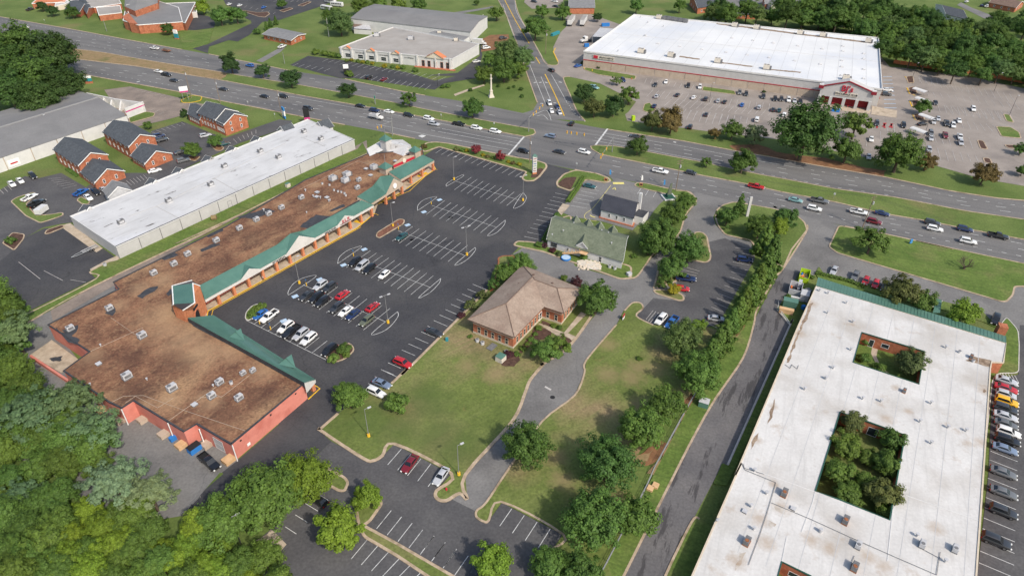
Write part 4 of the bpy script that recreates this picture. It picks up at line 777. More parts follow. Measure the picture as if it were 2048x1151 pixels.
# south wing canopy (seen from behind): top edge, green face falling away to the lot
t0, t1 = GP('L 1440,712 R 800,440', 6.3); e0, e1 = GP('L 1640,690 R 885,415', 4.0)
slope(mall, e1, e0, t0, t1, 'greenmetal', 'canopy_roof', 0.42)
MB().poly([t0, t1, Vector((*t1.xy, ZR-.1)), Vector((*t0.xy, ZR-.1))]).build('canopy_back', 'tar', mall)
MB().poly([Vector((*t1.xy, 3.1)), Vector((*e1.xy, 3.1)), e1, t1]).build('canopy_end', 'offwhite', mall)
MB().poly([e1-Vector((0, 0, .9)), e0-Vector((0, 0, .9)), e0, e1]).build('fascia', 'offwhite', mall)
for s_ in ('Q 1750,95 1805,48 1880,125','R 600,300 660,250 735,330'):
    a, b = [px(s_)[i] for i in (0, 2)]; ap = px(s_)[1]; L = e1-e0
    za = 6.4; a3 = G(*a, 5.6); b3 = G(*b, 4.9); A3 = G(*ap, za); nn = Vector((-L.y, L.x, 0)).normalized(); front = A3+nn*1.6
    MB().poly([A3, a3, front]).poly([A3, front, b3]).poly([a3, front, b3]).build('gable_roof', 'greenmetal', mall)
p = GP('R 870,500')[0]; MB().box((p.x, p.y, 1.6), (0.9, 0.9, 3.1), axm).build('column', 'brickcol', mall)
# corner tower
def tz(x, y): return (330+x/10.46, 550+y/10.46)
E_ = [G(*tz(*q), 8.6) for q in ((730, 222), (375, 735), (150, 630), (560, 110))]; T_ = [G(*tz(*q), 10.8) for q in ((580, 170), (620, 575), (175, 605), (150, 225))]
T_[0] = T_[0].lerp(E_[0], 0.0)
B_ = [Vector((*p.xy, 0.0)) for p in E_]
MB().prism(B_, 0, 8.6).poly([E_[0], E_[1], T_[1], T_[0]]).poly([E_[2], E_[3], T_[3], T_[2]]).build('tower_wall', 'brickcol', mall)
tr = MB().poly([T_[0], T_[1], T_[2], T_[3]]).build('tower_roof', 'greenmetal', mall)
MB().poly([E_[1], E_[2], T_[2], T_[1]]).poly([E_[3], E_[0], T_[0], T_[3]]).build('tower_slope', 'darkmetal', tr)  # steep sides of the tower roof; their shade is put into the dark colour
s_ = MB()
for i in range(13): t = i/12; s_.tube(T_[0].lerp(T_[3], t), T_[1].lerp(T_[2], t), 0.05, n=4)
props(s_.build('seams', 'greenmetal', tr), kind='stuff')
tm = MB()
for P, Q in ((E_[0], T_[0]), (T_[0], T_[1]), (T_[1], E_[1]), (T_[3], T_[2]), (T_[2], E_[2]), (E_[3], T_[3])): tm.tube(P, Q, 0.16, n=6)
tm.build('trim', 'trim', tr)
fd_ = (E_[0]-E_[1]); fn_ = Vector((fd_.y, -fd_.x, 0)).normalized(); fd_.normalize()
mid = (B_[0]+B_[1])/2
ar = MB(); w_ = 1.25
pts_ = [mid+fd_*w_+Vector((0, 0, 0.15)), mid-fd_*w_+Vector((0, 0, 0.15))]+[mid-fd_*(w_*math.cos(t))+Vector((0, 0, 3.4+w_*math.sin(t))) for t in [i*math.pi/8 for i in range(9)]]
ar.poly([p+fn_*0.05 for p in pts_]).build('arch_shade', 'dark', mall)  # flat dark sheet on the wall stands in for the shade inside the arch
a2 = MB()
for i in range(2, len(pts_)-1): a2.tube(pts_[i]+fn_*.1, pts_[i+1]+fn_*.1, 0.16, n=6)
a2.build('arch_band', 'brick', mall)
p = mid+Vector((0, 0, 7.6))+fn_*0.05; MB().tube(p, p+fn_*0.15, 0.75, n=18).build('round_sign', 'trim', mall)
p = mid+fd_*0.2+Vector((0, 0, 5.4))+fn_*0.08; MB().box(p, (2.6, 0.16, 0.6), math.atan2(fd_.y, fd_.x)).build('banner', 'dark', mall)
# restaurant end with pale hipped roofs and three small green-capped towers
def tower(s, z0, z1, w, roofh, wall='greywall'):
    p = GP(s, z1)[0]; MB().box((p.x, p.y, (z0+z1)/2), (w, w, z1-z0), axm).build('turret_wall', wall, mall)
    ca, sa = math.cos(axm), math.sin(axm); h = w/2+0.35; q = [(p.x+x*ca-y*sa, p.y+x*sa+y*ca, z1) for x, y in ((-h, -h), (h, -h), (h, h), (-h, h))]; t = (p.x, p.y, z1+roofh)
    r_ = MB()
    for i in range(4): r_.poly([q[i], q[(i+1) % 4], t])
    r_.poly(list(reversed(q))); o = r_.build('turret_roof', 'greenmetal', mall); return p
def z2(*pts, z=5.0): return [G(700+x/7.195, 240+y/7.195, z) for x, y in pts]
w1_ = z2((520, 440), (765, 530), (870, 480), (890, 390), z=4.6); w2_ = z2((520, 330), (600, 285), (730, 330), (840, 370), z=7.5)
MB().poly([w1_[0], w1_[1], w2_[3], w2_[0]]).poly([w1_[1], w1_[2], w1_[3], w2_[3]]).poly([w2_[0], w2_[3], w2_[2], w2_[1]]).build('pale_roof', 'whiteroof2', mall)
q = z2((245, 460), (285, 520), (490, 430), (430, 360), z=4.9); q[3].z = 6.4; q[0].z = 6.2
MB().poly(q).poly([q[0], q[1], Vector((*q[1].xy, 0)), Vector((*q[0].xy, 0))]).build('pale_roof', 'whiteroof2', mall)
fw_ = z2((245, 470), (430, 310), (740, 310), (880, 390), (1030, 440), (1200, 590), z=0.0); 
MB().prism(z2((460, 300), (600, 300), (760, 300), (880, 380), (790, 520), (520, 440), z=3.9), 0, 4.4, 0, 0).build('restaurant_wall', 'greywall', mall)
tower('H 1615,300', 0, 9.0, 3.0, 1.9); tower('H 1840,385', 0, 7.2, 3.0, 1.8, 'tanwall'); tower('H 1615,510', 3.0, 7.2, 3.2, 1.8, 'tanwall')
a, b = z2((625, 660), (925, 530), z=6.2); d = (b-a).normalized(); a0, b0 = Vector((*a.xy, 5.0)), Vector((*b.xy, 5.0)); mm = (a+b)/2
MB().poly([a0, b0, Vector((*b.xy, 6.9)), Vector((*mm.xy, 8.2)), Vector((*a.xy, 6.9))]).build('sign_wall', 'tanwall', mall)
n_ = Vector((d.y, -d.x, 0))*0.1
MB().poly([a0+n_+Vector((0, 0, .5)), b0+n_+Vector((0, 0, .5)), Vector((*b.xy, 6.5))+n_, Vector((*a.xy, 6.5))+n_]).build('sign_panel', 'red', mall)
MB().tube(mm+n_+Vector((0, 0, .4)), mm+n_*3+Vector((0, 0, .4)), 0.85, n=14).build('sign_emblem', 'creamwall', mall)
for s_, zz in (('H 1610,235',14),('H 1607,420',12)):
    p = GP('H 1615,300' if zz == 14 else 'H 1615,510', 9.0 if zz == 14 else 7.2)[0]; MB().tube((p.x, p.y, 7.5), (p.x, p.y, zz), 0.08, n=6).build('flagpole', 'pole', mall)
# loading doors, steps and bay walls at the back
for s_, w_, h_ in (('Q 770,580 790,600',1.8,2.6),('Q 1660,905 1690,925',2.6,3.0),('Q 880,660 900,675',2.4,1.6)):
    pass
pa, pb_ = GP('Q 490,350 840,590', ZR); 
for t in (.55, .74): win(mall, pa, pb_, t, 0.4, 1.8, 2.6, frame='greywall', pane='greywall', name='loading_door')
win(mall, pa, pb_, .97, 0.9, 2.4, 1.4, frame='pole', pane='glass', name='sign_board')
pa, pb_ = GP('Q 1510,757 1780,915', ZR); win(mall, pa, pb_, .55, 0.3, 3.0, 3.2, frame='greywall', pane='greywall', name='loading_door')
pa, pb_ = GP('Q 1780,915 R 800,445', ZR)
for t in (.1, .5, .86): win(mall, pa, pb_, t, 3.9, 0.4, 0.3, frame='dark', pane='dark', name='wall_light')
win(mall, pa, pb_, .17, 1.2, 0.8, 0.7, frame='trim', pane='trim', name='notice_board')
bw = MB().ribbon(GP('Q 245,255 540,450'), 0.5, 1.1, 1.1); o = bw.build('retaining_wall', 'pinkwall'); props(o, 'low pink retaining wall beside the concrete pad behind the mall', 'wall')
# ================================================================== LONG PALE BUILDING
o = thing('long_shop_building', 'long pale grey building with white membrane roof behind the strip mall', 'building', GP('L 935,268')[0])
lp = GP('F 540,895 890,1128 H 1375,305 1020,150', 4.0); w_, r_, lpts = flat(o, lp, 4.0, 'greywall', 'whiteroof2', 0.25, 'whitewall', 0.4)
A_, B2, C_, D_ = [Vector(p[:2]) for p in lp]
for i in range(1, 14):
    p = B2.lerp(C_, i/14); d = (C_-B2).normalized(); n = Vector((d.y, -d.x)); q = p+n*0.06; MB().box((q.x, q.y, 2.0), (0.16, 0.1, 4.0), math.atan2(d.y, d.x)).build('downspout', 'acdark', o)
win(o, B2, C_, .40, 0.05, 1.6, 2.4, frame='pole', pane='greywall', name='door'); MB().ribbon([B2, C_], 0.3, 4.3, 0.12, side=0.1).build('gutter', 'dark', o)
sb = MB()
for s_ in ('F 990,890 1200,815 1640,600 H 300,600 500,500 850,330','H 300,600 490,705','H 980,290 1150,355','F 1200,815 1370,905'):
    P = GP(s_, 4.02); sb.ribbon(P, 0.25, 4.08, 0.07)
sb.build('roof_seam', 'greywall', r_)
units(o, 4.0, 'acd 1.2 F 930,940 1295,775 H 275,650 380,510 655,395 795,440 1120,300 990,245', axm)
for s_ in ('F 685,835','F 1180,625','F 1375,540','F 1605,450','F 1790,375','H 250,445','H 640,300'):
    p = GP(s_, 4.0)[0]; u = (D_-A_).normalized(); t = (Vector(p[:2])-A_).dot(u); c = A_+u*t; v = Vector((-u.y, u.x)); 
    if v.dot(B2-A_) > 0: v = -v
    gable(o, [c-u*2.2-v*0.2, c-u*2.2+v*2.6, c+u*2.2+v*2.6, c+u*2.2-v*0.2], 3.4, 4.9, 'whitewall', 'shingledark', 0.3)
gable(o, [GP('F 1015,690', 4)[0]-Vector((.3, -1, 0)), GP('F 815,720', 4)[0]-Vector((.3, -1, 0)), GP('F 815,720', 4)[0]+Vector((-3.2, 5, 0)), GP('F 1015,690', 4)[0]+Vector((-3.2, 5, 0))][::-1][1:]+[GP('F 1015,690', 4)[0]+Vector((-3.2, 5, 0))], 3.8, 6.0, 'greywall', 'shinglegrey', 0.3) if False else None
gq = GP('F 830,740 1010,690', 3.8); u = (gq[1]-gq[0]).normalized(); v = Vector((-u.y, u.x, 0)); gable(o, [gq[0], gq[0]+v*6, gq[1]+v*6, gq[1]], 3.8, 6.4, 'acgrey', 'shinglegrey', 0.3)
for s_ in ('B 660,985','B 945,950'):
    p = GP(s_, 4.0)[0]; u = (C_-D_).normalized(); v = Vector((-u.y, u.x)) if Vector((-u.y, u.x)).dot(C_-B2) > 0 else Vector((u.y, -u.x)); c = Vector(p[:2])
    gable(o, [c-u*3-v*2, c-u*3+v*2.5, c+u*3+v*2.5, c+u*3-v*2], 3.3, 5.6, 'whitewall', 'shingledark', 0.4)
# ================================================================== GREY WAREHOUSE (upper left)
o = thing('warehouse', 'large grey low-gabled warehouse with white panel walls at far left', 'building', GP('A 990,940')[0])
q = GP('A 970,885 200,1143', 5.2); far_ = GP('A 575,690', 5.2)[0]; u = (q[1]-q[0]).normalized(); a = q[0]; b = q[0]+u*110; c = b+(far_-a); d = far_
ro, cc = gable(o, [a, b, c, d], 5.2, 7.2, 'tanwall', 'greyroof', 0.25, None)
m0 = (a+d)/2; m1_ = (b+c)/2; MB().tube((m0.x, m0.y, 7.3), (m1_.x, m1_.y, 7.3), 0.35, n=6).build('ridge_cap', 'pole', ro)
MB().ribbon([a, d], 0.5, 5.35, 0.4).build('end_trim', 'rust', ro)
nn = Vector((u.y, -u.x, 0)); nn = nn if nn.y < 0 else -nn
L_ = 110; k = 11
for i in range(k):
    p = a.lerp(b, (i+0.5)/k)+nn*0.12; MB().box((p.x, p.y, 2.55), (L_/k-0.35, 0.2, 5.1), math.atan2(u.y, u.x)).build('wall_panel', 'whitewall', o)
p = a.lerp(b, 0.43)+nn*0.3; MB().box((p.x, p.y, 2.0), (4.2, 0.12, 2.6), math.atan2(u.y, u.x)).build('wall_sign', 'trim', o)
MB().box((p.x+nn.x*0.1, p.y+nn.y*.1, 1.9), (2.6, 0.06, 0.5), math.atan2(u.y, u.x)).build('sign_stripe', 'red', o)
units(o, 7.0, 'cond 0.8 A 335,880')
# its derelict white front
f = thing('store_front_ruin', 'open white facade with slanted buttresses and magenta stripe beside the grey warehouse', 'facade', GP('A 1125,860')[0])
P = GP('A 665,715 880,760 1095,790', 4.2); b = MB()
MB().ribbon(P, 0.5, 4.4, 4.4).build('wall', 'whitewall', f); r_ = GP('A 1098,785 955,840', 4.2)
MB().ribbon(r_, 0.5, 4.6, 4.6).build('wall', 'whitewall', f); MB().ribbon([r_[0], r_[1]], 0.56, 3.3, 0.5).build('stripe', 'magenta', f)
for s_ in ('A 740,735','A 800,750','A 860,760','A 930,775'):
    p = GP(s_, 3.8)[0]; MB().hexa([(p.x-.3, p.y-4.5, 0), (p.x+.3, p.y-4.5, 0), (p.x+.3, p.y, 0), (p.x-.3, p.y, 0)], [(p.x-.3, p.y-1.2, 3.2), (p.x+.3, p.y-1.2, 3.2), (p.x+.3, p.y, 4.0), (p.x-.3, p.y, 4.0)]).build('buttress', 'whitewall', f)
# ================================================================== BRICK OFFICES WITH DARK ROOFS
def office(label, blocks, base, extra=()):
    o = thing('brick_office', label, 'building', GP(base)[0], 'gabled brick offices')
    for s, ze, zr in blocks:
        q = para(s, ze); ro, (a, b, c, d) = gable(o, q, ze, zr, 'brick', 'shingledark', 0.4)
        for P, Q, n in ((a, b, 5), (b, c, 2), (c, d, 5), (d, a, 2)):
            wins(o, P, Q, n, 1.2, 0.9, 1.5); 
            if ze > 4.5: wins(o, P, Q, n, 3.9, 0.9, 1.4)
        units(o, zr-0.5, 'vent 0.7 '+s)
    return o
office('brick office with dark shingle gable roofs, nearest the white-roofed shops', [('F 600,497 410,375 820,415', 5.6, 8.4), ('F 725,628 620,550 948,540', 3.0, 6.0)], 'F 740,670')
office('brick office with dark roofs in the middle, between lawn and car park', [('F 985,355 790,242 1185,275', 5.6, 8.4), ('F 1108,485 1005,425 1312,405', 3.0, 6.0)], 'F 1110,525')
office('brick office with dark cross gable roof beside the highway', [('F 1650,150 1515,95 1820,85', 5.6, 8.6), ('F 1715,185 1640,150 1890,120', 5.2, 8.0), ('F 1530,150 1440,105 1590,70', 3.4, 5.6)], 'F 1745,290')
# ================================================================== CHURCH
o = thing('church', 'sprawling red brick church with white cross and grey roofs', 'church', GP('A 1060,190')[0])
def block(root, s, z, wall='brick', roof='tanroof', par=0.3): return flat(root, GP(s, z), z, wall, roof, par, 'trim', 0.4)
block(o, 'A 1210,10 1370,60 1400,170 1060,195 945,160 960,90 1030,80', 5.0, roof='greyroof')
q = GP('A 955,50 1035,85 1210,25 1210,-60 960,-60', 8.5); q2 = ccw(q); walls(o, q2, 0, 8.5, 'brick'); top = [p.lerp(sum(q2, Vector())/5, 0.75)+Vector((0, 0, 3)) for p in q2]
rr_ = MB()
for i in range(5): rr_.poly([q2[i], q2[(i+1) % 5], top[(i+1) % 5], top[i]])
rr_.poly(top).build('roof', 'greyroof', o)
for a_, b_ in ((0, 1),):
    pa, pb2 = GP('A 960,95 1060,75', 0); 
cx_ = GP('A 1000,120', 3.5)[0]; MB().box((cx_.x, cx_.y-1.2, 3.6), (0.4, 0.3, 5.4)).box((cx_.x, cx_.y-1.2, 4.9), (2.6, 0.28, 0.4)).build('cross', 'trim', o)
MB().prism(GP('A 935,130 985,100 1055,185 990,175', 5.6), 0, 5.6, 0, 0).build('front_wall', 'brick', o)
b_ = block(o, 'A 1230,30 1500,20 1420,180 1270,130', 4.6, roof='greyroof'); 
block(o, 'A 1390,60 1500,55 1510,95 1420,100', 3.4, 'offwhite', 'greyroof')
wl = block(o, 'A 740,60 920,45 935,100 760,120', 3.4)
gable(o, para('A 665,105 600,20 710,60', 3.2)[:], 3.2, 5.2, 'brick', 'shingledark', 0.4)
gable(o, para('A 605,95 500,70 700,25', 3.2), 3.2, 5.4, 'brick', 'shingledark', 0.4)
block(o, 'A 540,10 720,60 930,30 900,-20 600,-30', 3.6); block(o, 'A 245,30 500,20 520,-10 300,-20', 3.2, roof='tileorange'); block(o, 'A 420,50 540,25 520,5 430,25', 3.0, 'creamwall', 'whiteroof')
pa, pb2 = GP('A 760,120 935,100', 0); wins(o, pa, pb2, 5, 0.8, 1.2, 1.8)
pa, pb2 = GP('A 962,48 1070,40', 8.6); wins(o, pa, pb2, 6, 8.5, 0.9, 1.0)
# ranch house
o = thing('ranch_house', 'small low brick house with flat-pitched grey roof on the green', 'house', GP('B 695,345')[0])
q = para('B 695,308 485,262 803,260', 3.0); ro, (a, b, c, d) = gable(o, q, 3.0, 4.0, 'brick', 'shinglegrey', 0.7, 'trim'); wins(o, b, a, 4, 1.0, 1.4, 1.2); wins(o, a, b, 4, 1.0, 1.4, 1.2); wins(o, d, a, 2, 1.0, 1.0, 1.2); wins(o, c, d, 4, 1.0, 1.4, 1.2)
# ================================================================== FURNITURE SHOWROOM AND WAREHOUSE
def z3(*p, z=0.0): return [G(660+x/6.0235, 10+y/6.0235, z) for x, y in p]
o = thing('showroom', 'white showroom with orange tiled gablets and tan flat roof facing the highway', 'building', z3((1450, 880))[0])
fr = z3((110, 520), (1470, 660), (1795, 480), (760, 275), z=5.2); flat(o, fr, 5.2, 'whitewall', 'tanroof', 0.5, 'whitewall', 0.5)
a, b = Vector((*fr[0].xy, 0)), Vector((*fr[1].xy, 0)); d = (b-a).normalized(); n = Vector((d.y, -d.x, 0)); n = n if n.y < 0 else -n; Lf = (b-a).length; rz = math.atan2(d.y, d.x)
for i in range(9):
    t = (0.02, .115, .24, .335, .46, .555, .70, .86, .985)[i]; p = a.lerp(b, t)+n*0.25; MB().box((p.x, p.y, 2.95), (0.9, 0.7, 5.9), rz).build('pilaster', 'whitewall', o)
for t, w_ in ((.075, 5.0), (.29, 5.0), (.51, 5.0), (.855, 10.5)):
    c = a.lerp(b, t)+n*0.5; h = 1.4 if w_ < 6 else 2.6; p0 = c-d*w_/2; p1 = c+d*w_/2; z0 = 5.3
    MB().hexa([p0+Vector((0, 0, z0-.2)), p1+Vector((0, 0, z0-.2)), p1-n*1.2+Vector((0, 0, z0-.2)), p0-n*1.2+Vector((0, 0, z0-.2))], [p0+Vector((0, 0, z0)), p1+Vector((0, 0, z0)), p1-n*1.2+Vector((0, 0, z0)), p0-n*1.2+Vector((0, 0, z0))]).poly([p0+Vector((0, 0, z0)), p1+Vector((0, 0, z0)), c+Vector((0, 0, z0+h))]).build('gable_face', 'creamwall', o)
    ov = n*0.4; bk = -n*(1.5 if w_ < 6 else 4)
    MB().poly([p0+ov+Vector((0, 0, z0+.1)), c+ov+Vector((0, 0, z0+h+.2)), c+bk+Vector((0, 0, z0+h+.2)), p0+bk+Vector((0, 0, z0+.1))]).poly([c+ov+Vector((0, 0, z0+h+.2)), p1+ov+Vector((0, 0, z0+.1)), p1+bk+Vector((0, 0, z0+.1)), c+bk+Vector((0, 0, z0+h+.2))]).build('gable_roof', 'tileorange', o)
for t in (.075, .19, .29, .40, .51): win(o, a, b, t, 0.7, 3.2, 2.2)
for t in (.75, .80, .855, .91, .96): win(o, a, b, t, 0.2, 1.7, 3.2, frame='brick', name='shop_door')
for t in (.19, .40, .63): strokes(o, a.lerp(b, t)+n*0.12+Vector((0, 0, 3.9)), d, 5.5, .8, 9, 'pole', int(t*100))
MB().prism([p+n*2.2 if i < 2 else p for i, p in enumerate([Vector((*a.lerp(b, .68).xy, 0)), Vector((*a.lerp(b, 1.03).xy, 0)), Vector((*a.lerp(b, 1.03).xy, 0)), Vector((*a.lerp(b, .68).xy, 0))])], 0, 0.18, 0, 0).build('front_walk', 'brick', o)
units(o, 5.2, 'big 1.2 B 1360,275 1620,300 ; act 1.0 B 1840,255 C 240,310', 0.1)
o = thing('back_warehouse', 'long white warehouse with grey corrugated gable roof behind the showroom', 'building', z3((1900, 380))[0])
q = z3((1690, 325), (250, 160), (1895, 135), z=7.0); a, b, c = q; ro, cc = gable(o, [a, b, b+(c-a), c], 7.0, 8.6, 'whitewall', 'greyroof', 0.3, None)
sk = MB()
for x, y in ((380,120),(450,80),(540,35),(600,10),(510,140),(580,98),(665,52),(735,22),(645,155),(715,113),(800,68),(860,40),(790,168),(850,128),(930,82),(995,55),(925,188),(985,148),(1065,100),(1130,70)):
    p = z3((x, y), z=7.9)[0]; u = (b-a).normalized(); v = Vector((-u.y, u.x, 0)); t = (p-a).dot(v); W2 = (c-a).length; hz = 7.0+1.6*(1-abs(t-W2/2)/(W2/2))+0.12
    for s1 in (0,): sk.hexa([p.xy.to_3d()-u*.5-v*1.6+Vector((0, 0, hz-.15)), p.xy.to_3d()+u*.5-v*1.6+Vector((0, 0, hz-.15)), p.xy.to_3d()+u*.5+v*1.6+Vector((0, 0, hz-.1)), p.xy.to_3d()-u*.5+v*1.6+Vector((0, 0, hz-.1))], [p.xy.to_3d()-u*.5-v*1.6+Vector((0, 0, hz+.1)), p.xy.to_3d()+u*.5-v*1.6+Vector((0, 0, hz+.1)), p.xy.to_3d()+u*.5+v*1.6+Vector((0, 0, hz+.15)), p.xy.to_3d()-u*.5+v*1.6+Vector((0, 0, hz+.15))])
sk.build('roof_lights', 'shinglebrown', ro)
q = z3((1190, 330), (1620, 420), (1680, 385), (1260, 310), z=5.9); block_ = flat(o, q, 5.9, 'whitewall', 'greyroof', 0.1, None)
a, b = z3((1690, 325), (1895, 135), z=0); wins(o, a, b, 4, 1.0, 1.6, 2.2, .35, .8); 
o = thing('lean_to_shed', 'collapsed white shed with rusty sheets at the warehouse corner', 'shed', z3((340, 340))[0])
q = z3((285, 285), (500, 300), (470, 255), (330, 200), z=3.0); MB().prism(q, 0, 2.6).build('wall', 'whitewall', o); q[2].z = 4.2; q[3].z = 4.6; MB().poly(q).build('roof', 'acgrey', o); MB().poly([p+Vector((-1.5, 3, .3)) for p in q]).build('rusty_sheet', 'shinglebrown', o)
# small brick building at the top
o = thing('brick_hall', 'small brick hall with grey gable roof at the top edge beside the side street', 'building', GP('C 1110,90')[0])
gable(o, para('C 1300,60 1105,60 1290,-30', 4.0), 4.0, 6.0, 'brick', 'shinglegrey', 0.4)
a, b = GP('C 1110,95 1300,95', 0); wins(o, a, b, 5, 1.0, 1.2, 1.8)
# ================================================================== WHOLESALE STORE
o = thing('wholesale_store', 'huge white-roofed warehouse store with grey walls and red band', 'store', GP('D 1510,750')[0])
ZB_ = 7.6
q = GP('C 1218,400 1500,430 D 1515,633 E 440,645 820,690 873,690 845,297 D 70,118', ZB_)
fl_ = GP('C 1218,400', ZB_)[0]; frr = GP('D 1515,632', ZB_)[0]; u = (frr-fl_).normalized(); v = Vector((-u.y, u.x, 0)); 
br = GP('E 873,692', ZB_)[0]; tr_ = GP('E 845,297', ZB_)[0]; tl = GP('D 70,118', ZB_)[0]
o_pts = [fl_, br, tr_, tl]; w_, r_, opts = flat(o, o_pts, ZB_, 'greywall', 'bjroof', 0.7, 'whitewall', 0.6)
d = (br-fl_).normalized(); n = Vector((d.y, -d.x, 0)); rz = math.atan2(d.y, d.x); Lb = (br-fl_).length
for i in range(16):
    p = fl_.lerp(br, (i+.5)/16*0.86)+n*0.08; MB().box((p.x, p.y, 1.75), (Lb*.86/16-.2, 0.2, 3.5), rz).build('wall_panel', 'tanwall', o)
p = fl_.lerp(br, .43)+n*0.12; MB().box((p.x, p.y, 3.75), (Lb*.86, 0.3, 0.36), rz).build('red_band', 'redpaint', o)
d2 = (tr_-br).normalized(); n2 = Vector((d2.y, -d2.x, 0)); p = br.lerp(tr_, .5)+n2*0.1; MB().box((p.x, p.y, 1.7), ((tr_-br).length-.4, 0.2, 3.4), math.atan2(d2.y, d2.x)).build('side_panel', 'tanwall', o)
p = br.lerp(tr_, .5)+n2*0.14; MB().box((p.x, p.y, 3.7), ((tr_-br).length-.4, 0.3, 0.45), math.atan2(d2.y, d2.x)).build('red_band', 'redpaint', o)
# entrance portal
def z4(x, y, z): return G(1600+x/10.24, 140+y/10.24, z)
pl, pr = z4(440, 330, 8.3), z4(1520, 470, 8.3); du = (pr-pl).normalized(); dn = Vector((du.y, -du.x, 0)); W_ = (pr-pl).length; ap = (pl+pr)/2
por = MB()
def V3(p, z): return Vector((p.x, p.y, z))
por.poly([V3(pl, 4.0), V3(pr, 4.0), V3(pr, 8.3), V3(ap, 11.8), V3(pl, 8.3)]); bk = -dn*6
por.poly([V3(pl, 0)+bk, V3(pl, 0), V3(pl, 8.3), V3(pl, 8.3)+bk]); por.poly([V3(pr, 0), V3(pr, 0)+bk, V3(pr, 8.3)+bk, V3(pr, 8.3)])
por.poly([V3(pl, 8.3), V3(ap, 11.8), V3(ap, 11.8)+bk, V3(pl, 8.3)+bk]); por.poly([V3(ap, 11.8), V3(pr, 8.3), V3(pr, 8.3)+bk, V3(ap, 11.8)+bk])
pob = por.build('portal', 'greywall', o)
MB().poly([V3(pl, 4.0), V3(pr, 4.0), V3(pr, 4.0)+bk, V3(pl, 4.0)+bk]).poly([V3(pl, 0)-dn*3, V3(pr, 0)-dn*3, V3(pr, 4)-dn*3, V3(pl, 4)-dn*3]).build('portal_recess', 'redpaint', pob)
for i in range(5):
    p = pl.lerp(pr, (0.02, .235, .49, .735, .98)[i]); MB().box((p.x, p.y, 2.05), (1.3, 1.3, 4.1), math.atan2(du.y, du.x)).build('pillar', 'greywall', pob)
tm = MB(); tm.tube(V3(pl, 8.4)+dn*.2, V3(ap, 11.95)+dn*.2, 0.35, n=6).tube(V3(ap, 11.95)+dn*.2, V3(pr, 8.4)+dn*.2, 0.35, n=6)
tm.box((pl.x, pl.y, 8.2), (2.2, 1.6, 1.4), math.atan2(du.y, du.x)).box((pr.x, pr.y, 8.2), (2.2, 1.6, 1.4), math.atan2(du.y, du.x)); tm.build('trim', 'darkred', pob)
for p in (pl, pr): MB().box((p.x, p.y, 8.5), (1.9, 1.4, 1.7), math.atan2(du.y, du.x)).build('portal_cap', 'whitewall', pob)
text(o, "BJ's", ap+dn*.25+Vector((0, 0, 0.15)), 3.8, du, 'red', ext=0.25); 
p = ap+dn*.1; MB().box((p.x, p.y, 6.0), (W_*.42, 0.3, 1.5), math.atan2(du.y, du.x)).build('sign_panel', 'stonepale', o)
text(o, 'WHOLESALE CLUB', ap+dn*.3+Vector((0, 0, -2.3)), 1.15, du, 'dark')
lt0 = fl_+n*0.2; p = lt0+d*11; MB().box((p.x, p.y, 6.0), (11.5, 0.2, 1.7), rz).build('wall_sign', 'stonepale', o); strokes(o, p+n*.1+d*1.6+Vector((0, 0, -1.6)), d, 7.6, .9, 13, 'dark', 8)
p = p-d*4.2+n*.12; MB().box((p.x, p.y, 6.0), (2.4, 0.2, 1.5), rz).build('sign_logo', 'red', o)
for k in range(3): win(o, fl_, br, .115+.022*k, 0.1, 2.3, 3.0, frame='redpaint', name='service_door')
win(o, fl_, br, .635, 0.1, 2.4, 3.0, frame='trim', pane='whitewall', name='door')
units(o, ZB_, 'act 1.35 C 1660,400 1890,430 D 130,400 355,430 715,475 1090,525 1700,605 265,140 845,200 1010,218 1345,258 1520,275 1870,320 ; sky 1.2 D 250,330 420,352 590,374 775,397 938,417 1107,438 1303,462 1500,488 823,288 983,306 1140,326 1327,348 1515,371 1673,350 1673,388 1665,460 1665,508 1663,575 1833,408 1833,447 1833,528 1833,598 C 1790,330 1690,270 ; vent 1.6 D 120,130 295,200 155,270 175,170 C 1710,170 1480,390', rz)
for i in range(1, 22):
    a_, b_ = fl_.lerp(br, i/22), tl.lerp(tr_, i/22); MB().ribbon([a_.lerp(b_, .01), a_.lerp(b_, .99)], .14, ZB_+.03, .025).build('roof_seam', 'seamgrey', r_)
MB().ribbon([fl_.lerp(tl, .48), br.lerp(tr_, .5)], .5, ZB_+.09, .08).build('ridge_cap', 'whitewall', r_)
for i, s_ in enumerate(('D 700,180 900,200 1400,265 1900,325 1890,335 1390,275 900,212 720,190','D 420,430 580,452 575,460 415,440','D 740,478 980,508 975,516 735,486','D 1110,530 1350,552 1345,560 1105,538')):
    MB().poly([(q_.x, q_.y, ZB_+.04+.004*i) for q_ in ccw(rag(GP(s_, ZB_), .35, 1.3, i))]).build('rust_stain', 'roofrust', r_)
b = MB()
for i in range(10): p = GP('D %d,%d' % (310+17*i, 150+2.6*i), ZB_)[0]; b.box((p.x, p.y, ZB_+1.1), (2.8, 2.4, 1.6), rz); b.tube((p.x, p.y, ZB_+1.9), (p.x, p.y, ZB_+2.0), .9, n=10)
b.build('condenser_bank', 'acdark', o)
# canopy roof over the loading docks
c = thing('loading_canopy', 'ribbed grey dock canopy beside the big white-roofed store', 'canopy', GP('C 1290,330')[0])
q = GP('C 1285,280 1445,290 1500,225 1345,213', 4.5); slope(c, q[0], q[1], q[2], q[3], 'acgrey', 'roof', 1.3)
for p in q: MB().box((p.x, p.y, 2.15), (0.3, 0.3, 4.3)).build('post', 'pole', c)
